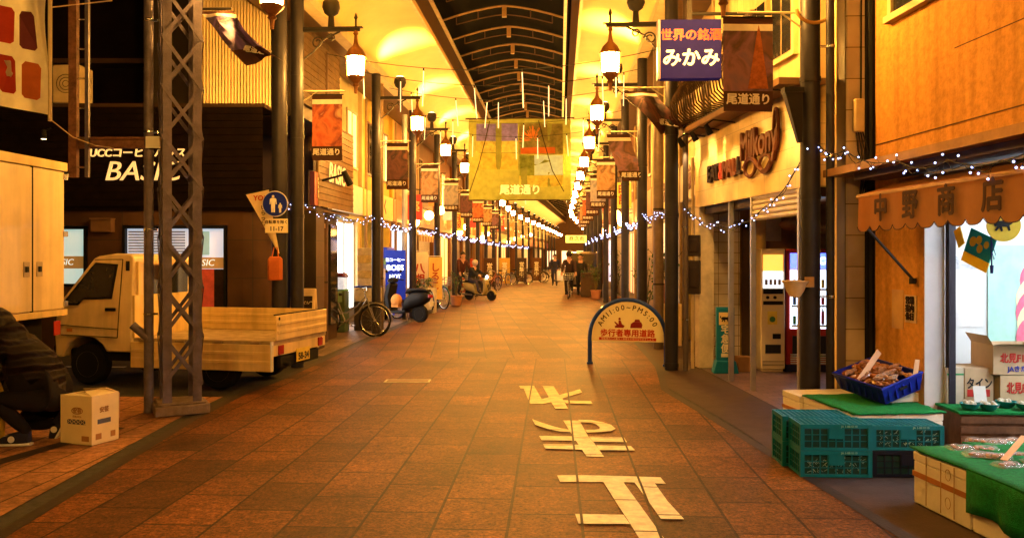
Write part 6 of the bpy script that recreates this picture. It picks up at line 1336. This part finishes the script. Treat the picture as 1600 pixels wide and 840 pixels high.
# ------------------------------------------------------------------ banners on the lamp posts
art = dict(red=[(.45, .05, .02), (.60, .16, .05), (.20, .03, .02), (.7, .4, .2)], dark=[(.05, .025, .03), (.14, .05, .05), (.03, .02, .03), (.3, .12, .08)], violet=[(.10, .06, .24), (.20, .12, .34), (.03, .02, .06), (.4, .25, .3)], dusk=[(.10, .07, .14), (.20, .09, .12), (.06, .03, .03), (.16, .06, .04)], pale=[(.3, .3, .42), (.45, .4, .4), (.2, .2, .25), (.5, .42, .35)], tan=[(.3, .16, .06), (.5, .3, .14), (.16, .08, .03), (.6, .45, .3)])
bandm = M('dark_banner_band', (.055, .022, .016), .7); wht = M('banner_white_print', (.72, .66, .56), .6)
def banner(label, loc, rz, a, w=.44, h=.95, kind=0, group='printed street banners'):
    """hangs from its top edge; local x across; kind 1 = blown by the wind"""
    t = thing('street_banner', label, 'banner', loc, rz, group); n = 14; m = 6
    def pos(u, v):
        if kind == 0: return Vector((w * u, .018 * math.sin(5 * v + 2 * u) * v, -h * v))
        if kind == 2: q = v ** 1.2; return Vector((w * u + .30 * q, -.05 * q + .03 * math.sin(6 * v), -h * v * .95))
        q = v ** 1.1; return Vector((w * u * (1 - .35 * q) + .52 * q + .18 * u * q * q, -.10 * math.sin(2.6 * v) + .07 * math.sin(6 * v + 8 * u) * min(1, 3 * v), -h * (.66 * q) - .28 * h * u * q * (1 - .7 * v) + .14 * v * math.sin(2.2 * u)))
    mb = MB(); vs = [pos(i / m, j / n) for j in range(n + 1) for i in range(m + 1)]
    for j in range(n):
        v = (j + .5) / n; mi = 2 if .04 < v < .11 else 1 if v > .80 or v < .04 else 0
        for i in range(m): mb.f.append([j * (m + 1) + i, j * (m + 1) + i + 1, (j + 1) * (m + 1) + i + 1, (j + 1) * (m + 1) + i]); mb.mi.append(mi)
    mb.v = vs; mb.build('cloth', [MR('banner_art_' + a, art[a], 3.2, .7), bandm, wht], t)
    # lettering follows the lower band
    X = [pos(.5, .88), pos(.9, .88), pos(.5, .80)]; ex = (X[1] - X[0]).normalized(); ey = (X[2] - X[0]).normalized(); ez = ex.cross(ey).normalized(); ey = ez.cross(ex)
    mat = Matrix((ex, ey, ez)).transposed().to_4x4()
    tt = text('尾道通り', w * .23, wht, t, X[0] + ez * .014, (0, 0, 0), bold=.006, ext=.002, X=mat)
    if kind == 0: mb = MB().cyl((-.02, 0, 0), (w + .02, 0, 0), .008, n=6).build('hem_rod', blk, t)
    return t
def pb_(side, k): o = posts[side, k]; return o.location.copy(), o.rotation_euler.z
arts = ['red', 'dark', 'tan', 'pale', 'dark', 'red', 'tan', 'dusk', 'dark', 'red']
for k in range(8):
    loc, rz = pb_('L', k); ex = Vector((math.cos(rz), math.sin(rz), 0))
    banner(['reddish orange street banner hanging beside the cafe side wall', 'dark street banner above the dazzling white window', 'tan pictorial street banner above the parked scooters', 'pale mauve street banner beside the large hanging banner', 'dark street banner, fifth along the cafe side', 'red street banner, sixth along the cafe side', 'tan street banner, seventh along the cafe side', 'dusky street banner, eighth along the cafe side'][k], loc + ex * .22 + Vector((0, 0, 3.93)), rz, arts[k])
    loc, rz = pb_('R', k); ex = Vector((math.cos(rz), math.sin(rz), 0)); rr = rz + math.pi
    banner(['dark street banner blown sideways by the first lamp post past the vending bay', 'dark street banner swung askew near the lit lanterns, vending machine side', 'yellow-brown street banner below the swung one', 'mauve street banner, fourth on the vending machine side', 'dark street banner, fifth on the vending machine side', 'red street banner, sixth on the vending machine side', 'tan street banner, seventh on the vending machine side', 'dusky street banner, eighth on the vending machine side'][k], loc + ex * .68 + Vector((0, 0, 3.93)), rr, ['dark', 'dusk', 'tan', 'pale', 'dark', 'red', 'tan', 'dusk'][k], kind=[1, 2, 0, 0, 0, 0, 0, 0][k])
bb = banner('large dusky street banner with a lit tower picture on the thick lamp post', (2.06, 8.12, 3.93), R(2), 'dusk', w=.49, h=.92); bb['group'] = 'printed street banners'
MB().prism([(.24, -.70), (.44, -.70), (.36, -.15), (.345, -.08), (.33, -.15)], -.022, -.018).build('printed_tower', M('orange_tower_print', (.32, .10, .03), .7, var=.4, scale=20), bb, smooth=0)
banner('purple street banner blown out sideways from the lattice tower', (-3.28, 8.75, 4.17), R(-3), 'violet', w=.36, h=.9, kind=1)
sr = MB().cyl((-3.3, 8.77, 4.2), (-2.95, 8.75, 4.2), .014, n=7).build('banner_rod', iron, None); tag(sr, 'short dark rod on the lattice tower holding the blown banner', 'rod')

# large banner across the street
lbn = thing('hanging_banner', 'large square picture banner hung across the arcade', 'banner', A(-2.62, 24, 5.55), -TH)
W, H = 2.95, 2.33
lc = MC('olive_gauze', (.24, .26, .06), .45, var=.2)
def gz(x, z): return .05 * math.sin(3 * x + 2 * z) + .02 * math.sin(9 * x)
def gauze(x0, x1, z0, z1, mat, nm, off=0, flare=0):
    n, m = 12, 12; mb = MB(); mb.add([((x0 + (x1 - x0) * i / n), gz(x0 + (x1 - x0) * i / n, z0 + (z1 - z0) * j / m) - off, z0 + (z1 - z0) * j / m) for j in range(m + 1) for i in range(n + 1)], [(j * (n + 1) + i, j * (n + 1) + i + 1, (j + 1) * (n + 1) + i + 1, (j + 1) * (n + 1) + i) for j in range(m) for i in range(n)]); return mb.build(nm, mat, lbn)
gauze(0, W, -H, 0, lc, 'cloth')
gauze(.22, 1.42, -.62, -.12, MC('dusk_sky_print', (.24, .20, .70), .45, var=.4), 'printed_picture', .006); gauze(.22, 1.42, -.95, -.625, MC('yellow_print_cloth', (.62, .54, .14), .45, var=.4), 'printed_picture', .006)
gauze(.30, 1.42, -1.45, -.98, MC('amber_print_cloth', (.62, .52, .10), .45, var=.3), 'printed_picture', .006); gauze(1.46, 2.72, -1.02, -.14, MC('brown_night_print', (.20, .17, .05), .45, var=.4), 'printed_picture', .006); gauze(1.9, 2.72, -1.62, -1.05, MC('pale_sky_print', (.50, .68, .95), .45, var=.2), 'printed_picture', .006)
gauze(1.46, 1.88, -1.62, -1.05, MC('green_leaf_print', (.20, .24, .04), .45, var=.5), 'printed_picture', .006); gauze(1.46, 2.72, -1.95, -1.63, MC('ochre_field_print', (.58, .50, .09), .45, var=.35), 'printed_picture', .006)
mb = MB(); rr = random.Random(2)
for i in range(42):
    a = rr.uniform(-.2, math.pi + .2); l = rr.uniform(.18, .42); p, q = Vector((1.86, 0, -.62)), Vector((1.86 + l * math.cos(a), 0, -.62 + l * math.sin(a)))
    p = p.lerp(q, .3); nn = Vector((-math.sin(a), 0, math.cos(a))) * .010
    mb.quad(*[Vector((v.x, gz(v.x, v.z) - .014, v.z)) for v in (p - nn * .4, q - nn, q + nn, p + nn * .4)])
mb.build('printed_firework', MC('orange_firework_print', (.75, .25, .05), .5), lbn, smooth=0)
gauze(1.5, 2.5, -1.0, -.82, MC('orange_band_print', (.62, .16, .03), .5), 'printed_band', .012)
mb = MB(); mb.add([(x, gz(x, z) - .014, z) for x, z in ((1.5, -1.02), (2.38, -1.22), (1.9, -1.34), (1.5, -1.42))], [(0, 1, 2, 3)]); mb.build('printed_leaf', MC('green_leaf_print'), lbn, smooth=0)
for pts in ([(.60, -.05), (.48, -.6), (.30, -1.3), (.02, -2.1)], [(2.02, -.05), (2.16, -.6), (2.42, -1.5), (2.75, -2.1)]): MB().tube([(x, gz(x, z) - .02, z) for x, z in pts], .014, 5).build('guy_strap', M('dark_strap', (.05, .03, .012), .7), lbn)
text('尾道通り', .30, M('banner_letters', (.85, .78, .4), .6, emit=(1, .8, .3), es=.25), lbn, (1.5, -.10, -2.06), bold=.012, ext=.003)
each(lbn, 'bar', M('dark_strap'), [MB().cyl((-.1, 0, .02), (W + .1, 0, .02), .022, n=8), MB().cyl((-.02, .0, -H), (W + .02, 0, -H), .018, n=8)])

# ------------------------------------------------------------------ signs on the right
ms = thing('box_sign', 'navy box sign with orange and white lettering above the street', 'sign', (1.68, 9.4, 3.60), R(-2))
MB().box(0, .68, 0, .13, 0, .67).build('casing', M('navy_sign_face', (.015, .012, .09), .9, spec=.08, emit=(.02, .015, .2), es=.1), ms, bevel=.008); MB().box(-.03, -.002, .0, .13, 0, .67).build('edge', M('mauve_edge', (.35, .22, .35), .4), ms, smooth=0)
text('世界の銘酒', .138, ME('orange_sign_letters', (1, .08, .01), .42, col=(.45, .035, .01)), ms, (.34, -.006, .485), bold=.005, ext=.003); text('みかみ', .215, ME('cream_sign_glow', (1, .68, .25), .95), ms, (.34, -.006, .225), bold=.010, ext=.003)
MB().box(.31, .36, .05, .1, .672, .95).cyl((.33, .07, .93), (1.35, .1, .93), .02, n=7).cyl((.33, .07, .75), (1.35, .1, .75), .02, n=7).build('bracket', iron, ms)
mtr = M('dark_meter_box', (.035, .022, .02), .5)
for z, h, lab in ((1.60, .30, 'upper dark meter box on the wall beside the white pillar'), (1.06, .48, 'lower dark meter box on the wall beside the white pillar')):
    o = thing('meter_box', lab, 'meter box', (2.50, 11.85, z), R(-20)); MB().box(0, .17, 0, .16, 0, h).box(.03, .14, -.02, -.001, h * .2, h * .8).build('case', mtr, o, bevel=.015)
cdt = thing('spiral_conduit', 'cream spiral-wrapped conduit rising to the meter boxes', 'conduit', (2.58, 11.88, 0)); mb = MB().cyl((0, 0, 0), (0, 0, 3.0), .024, n=10)
for i in range(44): mb.cyl((0, 0, .1 + .022 * i), (0, 0, .112 + .022 * i), .029, n=10)
mb.build('conduit', M('cream_conduit', (.6, .45, .25), .5), cdt)
for x, y, r_, c_, lab in ((2.44, 11.7, .04, (.12, .09, .08), 'dark pipe beside the meter boxes'), (2.36, 12.4, .06, (.16, .11, .08), 'brown pole behind the first lamp post past the vending bay')):
    o = thing('pipe', lab, 'pipe', (x, y, 0)); MB().cyl((0, 0, 0), (0, 0, 5.4), r_, n=12).build('pipe', M('pipe_%.2f' % c_[0], c_, .45, .2), o); mb = MB()
    for z in (.7, 2.0, 3.3): mb.cyl((0, 0, z), (0, 0, z + .02), r_ + .004, n=12)
    mb.build('clamp_band', chrome, o)
for i, (x, s, r_, c_, lab) in enumerate(((1.72, 14.6, .09, (.14, .10, .08), 'brown utility pole between the first and second lamp posts past the vending bay'), (1.75, 18.2, .07, (.10, .14, .12), 'green-grey utility pole beside the hanging plants'), (-4.38, 15.3, .07, (.10, .06, .04), 'dark brown pole at the dark blue-doored shop'), (-3.9, 18.0, .06, (.12, .08, .05), 'dark pole beside the dazzling white window'))):
    o = thing('utility_pole', lab, 'pole', A(x, s)); MB().cyl((0, 0, 0), (0, 0, 5.4), r_, n=14).build('pole', M('pole_%d' % i, c_, .45, .2, var=.25), o); mb = MB()
    for z in (1.1, 2.4): mb.cyl((0, 0, z), (0, 0, z + .03), r_ + .005, n=14)
    mb.build('clamp_band', iron, o)
vs_ = thing('vertical_sign', 'narrow vertical sign with red and cream character tiles beside the lamp post', 'sign', A(1.85, 16.3, .55), -TH); mb = MB().box(0, .22, 0, .05, 0, 1.0); mb.build('board', M('brown_sign_board', (.22, .1, .04), .6), vs_)
for i in range(4):
    for j in range(2): MB().box(.012 + .1 * j, .105 + .1 * j, -.004, -.001, .04 + .24 * i, .25 + .24 * i).build('tile', M('red_tile', (.42, .05, .03), .5) if j == 0 else M('cream_board'), vs_, smooth=0); text('田肉前精店品町'[(i * 2 + j) % 7], .085, ink, vs_, (.058 + .1 * j, -.006, .145 + .24 * i), ext=.001)
MB().box(.09, .13, .01, .04, -.55, 0).build('stand', blk, vs_)
# plants
def plant(label, loc, h, sp, seed, n=150, pot=True, cat_='plant'):
    t = thing('potted_plant', label, cat_, loc, 0, None); rr = random.Random(seed)
    if pot: MB().lathe([(.10, 0), (.15, .02), (.19, .30), (.21, .31), (.21, .34), (.17, .34), (.16, .28)], (0, 0, 0), 14).build('pot', M('terracotta', (.36, .16, .07), .7), t)
    mb = MB(); st = MB()
    for k in range(9):
        a = rr.uniform(0, 6.28); tip = Vector((math.cos(a) * sp * rr.uniform(.3, 1), math.sin(a) * sp * rr.uniform(.3, 1), .3 + h * rr.uniform(.5, 1))); mid = Vector((tip.x * .4, tip.y * .4, .3 + (tip.z - .3) * .65))
        st.tube([(0, 0, .28), mid, tip], [.012, .008, .004], 5)
        for q in range(n // 9):
            u = rr.uniform(.25, 1); p = (Vector((0, 0, .3)).lerp(mid, u * 2) if u < .5 else mid.lerp(tip, u * 2 - 1)) + Vector([rr.gauss(0, .05) for _ in range(3)])
            d = Vector([rr.gauss(0, 1) for _ in range(3)]).normalized(); s2 = d.cross(Vector((.3, .2, 1))).normalized(); l = rr.uniform(.05, .11)
            mb.quad(p, p + d * l * .5 + s2 * l * .28, p + d * l, p + d * l * .5 - s2 * l * .28, rr.randrange(2))
    st.build('stems', M('plant_stem', (.10, .08, .03), .7), t); mb.build('leaves', [M('leaf_green'), M('leaf_dark', (.03, .07, .02), .6, var=.4)], t, smooth=0); return t
o = plant('bushy potted plant raised on a white stand behind the arch sign', A(1.95, 15.2, .75), .75, .38, 1); MB().box(-.22, .22, -.2, .2, -.75, -.001).build('stand', M('cream_board'), o, smooth=0)
plant('tall leafy plant at the shop beyond the arch sign', A(1.95, 19.0), 1.3, .35, 2, 190); plant('leafy plant farther along beside the van', A(1.75, 26.0), 1.5, .4, 3, 170)
plant('bushy dark plant beside the brown planter box near the van', A(1.35, 31.0), 1.2, .4, 4, 200)
px_ = thing('planter_box', 'tall dark brown planter box in front of the parked van', 'planter', A(1.15, 33.2), -TH); MB().box(-.3, .3, -.25, .25, 0, .95).build('box', M('dark_planter', (.08, .05, .03), .7), px_, bevel=.02); mb = MB(); rr = random.Random(9)
for i in range(120): p = Vector((rr.uniform(-.3, .35), rr.uniform(-.3, .25), .95 + rr.uniform(-.6, .25) * (1 if rr.random() < .3 else .3))); mb.quad(*[p + Vector((rr.uniform(-.07, .07), rr.uniform(-.07, .07), rr.uniform(-.07, .07))) for _ in range(4)])
mb.build('leaves', M('leaf_dark'), px_, smooth=0)
plant('small plant by the pale bicycles on the cafe side', A(-3.3, 26.5), .9, .3, 6, 120)

# drinks can banner, upper corner by the ladder
cb_ = thing('picture_banner', 'white cloth banner printed with red drink cans, tied to the ladder by a cord', 'banner', (-5.15, 8.1, 2.98), R(4))
n, m = 10, 10; mb = MB(); fz = lambda u, v: .05 * math.sin(3 * u + 2 * v) + .035 * math.sin(6 * (u + v))
mb.add([(.62 * i / n, fz(i / n, j / m), 1.12 * j / m + .12 * (1 - i / n)) for j in range(m + 1) for i in range(n + 1)], [(j * (n + 1) + i, j * (n + 1) + i + 1, (j + 1) * (n + 1) + i + 1, (j + 1) * (n + 1) + i) for j in range(m) for i in range(n)]); mb.build('cloth', MC('white_banner_cloth', (.92, .86, .68), .6), cb_)
def onb(pl, mat, nm, off): mb = MB(); mb.add([(x, fz(x / .62, z / 1.12) - off, z + .12 * (1 - x / .62)) for x, z in pl], [tuple(range(len(pl)))]); return mb.build(nm, mat, cb_, smooth=0)
for x, z, mt in ((.10, .62, M('red_can_print', (.50, .05, .02), .7)), (.33, .60, M('dark_can_print', (.20, .05, .06), .7)), (.12, .14, M('red_can_print')), (.36, .12, M('orange_can_print', (.55, .14, .03), .7))): onb([(x, z + .03), (x + .03, z), (x + .15, z), (x + .18, z + .03), (x + .18, z + .32), (x + .15, z + .36), (x + .03, z + .36), (x, z + .32)], mt, 'printed_can', .008)
MB().cyl((.63, .0, -.06), (.63, 0, 1.25), .02, n=8).build('rod', M('cream_rod'), cb_); MB().tube([(.63, 0, -.04), (.80, .1, -.2), (.98, .2, -.27), (1.12, .3, -.28)], .006, 5).tube([(.63, 0, 1.05), (1.1, .3, 1.22)], .006, 5).build('cord', M('cream_cord', (.6, .45, .25), .8), cb_)

# ------------------------------------------------------------------ string lights
bulb_me = MB().sph((0, 0, 0), .008, 7, 5).build('bulb', ledm, None); bulb_mesh = bulb_me.data; bpy.data.objects.remove(bulb_me)
big_me = MB().sph((0, 0, 0), .014, 6, 4).build('bulb', ledm, None); big_mesh = big_me.data; bpy.data.objects.remove(big_me)
gr = random.Random(21)
def garland(label, pts, sag, nb, mesh=bulb_mesh, spread=.05, merged=False, grp='white bulb strings along the posts'):
    base = Vector(pts[0]); t = thing('light_string', label, 'string lights', base, 0, grp); mb = MB(); mb2 = MB(); path = []
    for a, b in zip(pts, pts[1:]):
        a, b = Vector(a) - base, Vector(b) - base
        path += [a.lerp(b, i / 12) - Vector((0, 0, 4 * sag * (i / 12) * (1 - i / 12))) for i in range(13)]
    mb.tube([p for i, p in enumerate(path) if i == 0 or (p - path[i - 1]).length > 1e-4], .005, 4)
    mb.tube([p + Vector((0, .02, -.03 * math.sin(i * 1.3) - .02)) for i, p in enumerate(path) if i == 0 or (p - path[i - 1]).length > 1e-4], .004, 4)
    for i in range(nb):
        u = (i + gr.random() * .6) / nb * (len(path) - 1); k = min(int(u), len(path) - 2); p = path[k].lerp(path[k + 1], u - k); q = p + Vector((gr.uniform(-.3, .3) * spread, gr.uniform(-1, 1) * spread, gr.uniform(-1.4, .7) * spread))
        mb.cyl(p, q, .002, n=3)
        if merged: mb2.sph(q, .020, 5, 3)
        else:
            o = bpy.data.objects.new('bulb', mesh); COL.objects.link(o); o.parent = t; o.location = q
    mb.build('wire', wirem, t)
    if merged: o = mb2.build('bulb', ledm, t); o['kind'] = 'stuff'
    return t
# nearest run along the fruit shop wall
def wl(Y, z, off=-.45): return Vector((3.845 - .05 * Y + off, Y, z))
garland('bulb string sagging along the fruit shop canopy', [(2.95, 8.02, 2.68), (2.96, 7.4, 2.54), wl(6.6, 2.36, -.46), wl(5.9, 2.28, -.46), wl(5.0, 2.24, -.46)], .06, 36, spread=.07)
garland('bulb string swooping from the thick lamp post over the vending bay', [(2.86, 8.06, 2.66), (2.80, 9.2, 2.15), (2.62, 10.6, 2.0), (2.4, 11.7, 2.35)], .10, 40)
prev = {}
for side, x in (('R', RX), ('L', LX)):
    for k in range(0, 13):
        p = posts[side, k].location + Vector((0, 0, 2.46)); q = posts[side, k + 1].location + Vector((0, 0, 2.46)); who = 'vending machine' if side == 'R' else 'cafe'
        lab = 'string of white bulbs between the %s and %s lamp posts on the %s side' % (ORD[min(k, 11)], (ORD + ['next'])[k + 1] if k < 11 else 'next', who)
        n = 34 if k < 3 else 26
        if k < 4: garland(lab, [p, p.lerp(q, .5) + Vector((0, 0, -.16)), q], .10, n, big_mesh if k > 0 else bulb_mesh, .06)
        else: garland(lab, [p, p.lerp(q, .5) + Vector((0, 0, -.14)), q], .08, n, merged=True, spread=.06)
p = posts['L', 0].location + Vector((0, 0, 2.46)); garland('string of white bulbs from the sign pole to the nearest cafe side lamp post', [Vector((-3.3, 12.0, 2.35)), p], .05, 14)
# icicle tubes hanging on cross wires
k = 0
for s, z, xs in ((13.4, 4.55, (-3.2, -2.2, -.6, .9)), (15.6, 4.75, (-3.0, -1.6, -.2, .8, 1.2)), (18.4, 5.0, (-3.3, -2.3, -1.6, -1.35, -.35, .15)), (21, 4.9, (-3.4, -2.7, -.9, .6)), (23, 4.85, (-3.3, -2.4, -1.2, -.6, .2, 1.1)), (26.5, 4.6, (-3, -1.9, -.9, .3)), (30, 4.5, (-3.2, -2.3, -1.1, -.2, .8)), (36, 4.4, (-2.8, -1.5, .3))):
    a, b = A(LX, s, z + .35), A(RX, s, z + .35); c = thing('cross_wire', 'thin dark wire slung across the arcade, %s from the crossing' % ORD[k], 'wire', a, 0, 'wires across the arcade')
    MB().tube([(b - a) * (i / 14) - Vector((0, 0, .30 * 4 * (i / 14) * (1 - i / 14))) for i in range(15)], .007, 4).build('wire', wirem, c)
    for i, x in enumerate(xs):
        u = (x - LX) / (RX - LX); zz = z + .35 - .30 * 4 * u * (1 - u); o = thing('icicle_light', 'slim glowing icicle tube on the %s cross wire, %s from the cafe side' % (ORD[k], ORD[i]), 'icicle light', A(x, s, zz), gr.uniform(0, 6), 'icicle tubes on cross wires'); tl_ = gr.uniform(-.06, .06)
        L = .62; MB().cyl((0, 0, -.04), (tl_, 0, -L), .009, n=6).build('tube', tubem, o); MB().cyl((0, 0, .0), (0, 0, -.05), .014, n=6).build('cap', wirem, o)
    k += 1

# projecting shop signs and added glow globes farther down the arcade
names = ['薬', 'くすり', '酒', '呉服', '茶', '時計', '本', '靴', '写真', 'そば', '花', '米']
scol = [('red', (.45, .04, .02), (.8, .65, .3)), ('yellow', (.60, .40, .04), (.35, .03, .02)), ('orange', (.55, .18, .03), (.85, .75, .5)), ('dark brown', (.08, .035, .02), (.75, .55, .25)), ('cream', (.66, .52, .28), (.3, .03, .02))]
k = 0
for s in (26.2, 30.6, 34.5, 37.5, 40.6, 43.4, 46.2, 49, 51.5, 56, 60, 66):
    for sd in 'LR':
        cn, c_, tx_ = scol[(k * 2 + (sd == 'R')) % 5]; hh = .8 + .5 * ((k * 7 + (sd == 'R') * 3) % 3) / 2; zz = 2.75 + .35 * ((k * 5 + (sd == 'R')) % 3)
        far_ = s > 47; x = LF + .15 if sd == 'L' else RF - .65
        o = thing('projecting_sign', ('tiny projecting shop sign far along the %s side' if far_ else cn + ' projecting shop sign on the %s side, {} past the blue panel'.format(ORD[min(k, 11)])) % ('cafe' if sd == 'L' else 'vending machine'), 'sign', A(x, s, zz), HD(s), 'projecting shop signs' if not far_ else 'far projecting signs on the %s side' % sd)
        MB().box(0, .5, 0, .12, 0, hh).build('board', M('projecting_sign_' + cn.replace(' ', '_'), c_, .6, var=.1, emit=c_, es=.5), o, bevel=.01)
        tt = names[(k + (sd == 'R') * 5) % 12]; text('\n'.join(tt), min(.36, hh * .85 / len(tt)), M('projecting_text_' + cn.replace(' ', '_'), tx_, .6), o, (.25, -.006, hh / 2), bold=.008, ext=.002, space=.9)
        MB().cyl((.1, .06, hh), (.1, .06, hh + .15), .015, n=6).cyl((.4, .06, hh), (.4, .06, hh + .15), .015, n=6).box(-.15, .65, .03, .09, hh + .15, hh + .18).build('bracket', iron, o)
    k += 1
k = 0
for s in (26.5, 29.5, 32.5, 35.5, 38.5, 41.5, 44.5, 47.5, 50.5, 53.5, 57, 61, 65, 70, 76, 84):  # emitting globes added to enrich the far glow, not fittings of the shops
    for sd in 'LR':
        x = LF + .35 if sd == 'L' else RF - .4; who = 'cafe' if sd == 'L' else 'vending machine'
        o = thing('added_globe', 'small warm globe lamp on a far shopfront, %s side' % who, 'lamp', A(x, s, 2.7 + .35 * (k % 4)), HD(s), 'small globe lamps on the %s side' % who)
        MB().sph((0, 0, 0), .17, 12, 8).build('globe', ME('added_globe_glow', (1, .50, .11), 26, True), o); MB().cyl((0, 0, .1), (0, 0, .22), .03, n=8).cyl((0, 0, .2), (-.4 if sd == 'L' else .4, 0, .3), .012, n=6).build('bracket', iron, o)
    k += 1
ls = thing('lit_sign', 'yellow lit sign board hung low over the far end of the street', 'sign', A(.35, 47, 2.35), -TH); MB().box(0, 1.25, 0, .12, 0, .42).build('board', ME('yellow_lit_board', (1, .75, .12), 1.1, col=(.6, .5, .1)), ls, bevel=.01); text('商店街', .3, M('green_sign_text', (.05, .12, .02), .6), ls, (.62, -.006, .21), bold=.006); MB().cyl((.2, .06, .42), (.2, .06, 2.6), .012, n=5).cyl((1.05, .06, .42), (1.05, .06, 2.6), .012, n=5).build('hanger', iron, ls)
for i, (x, s, c_, lab) in enumerate(((-3.9, 34.5, (.4, .05, .02), 'red standing sign on the far pavement, cafe side'), (-3.4, 40.5, (.06, .03, .02), 'dark standing sign on the far pavement, cafe side'), (-3.0, 45.5, (.5, .3, .05), 'yellow standing sign on the far pavement, cafe side'), (.9, 41, (.3, .06, .03), 'maroon standing sign beyond the van'), (-2.2, 48.5, (.05, .03, .025), 'dark standing board across the far street'), (-1.4, 51, (.12, .05, .02), 'brown standing board across the far street'))):
    o = thing('standing_board', lab, 'sign', A(x, s), -TH + R(8 * (-1) ** i)); MB().box(-.3, .3, 0, .05, .1, 1.5).build('board', M('board_%d' % i, c_, .6), o, bevel=.01); text('営\n業\n中', .3, M('pale_sign_text'), o, (0, -.006, .8), bold=.006, ext=.002); MB().box(-.3, -.24, -.1, .15, 0, .1).box(.24, .3, -.1, .15, 0, .1).build('foot', blk, o)
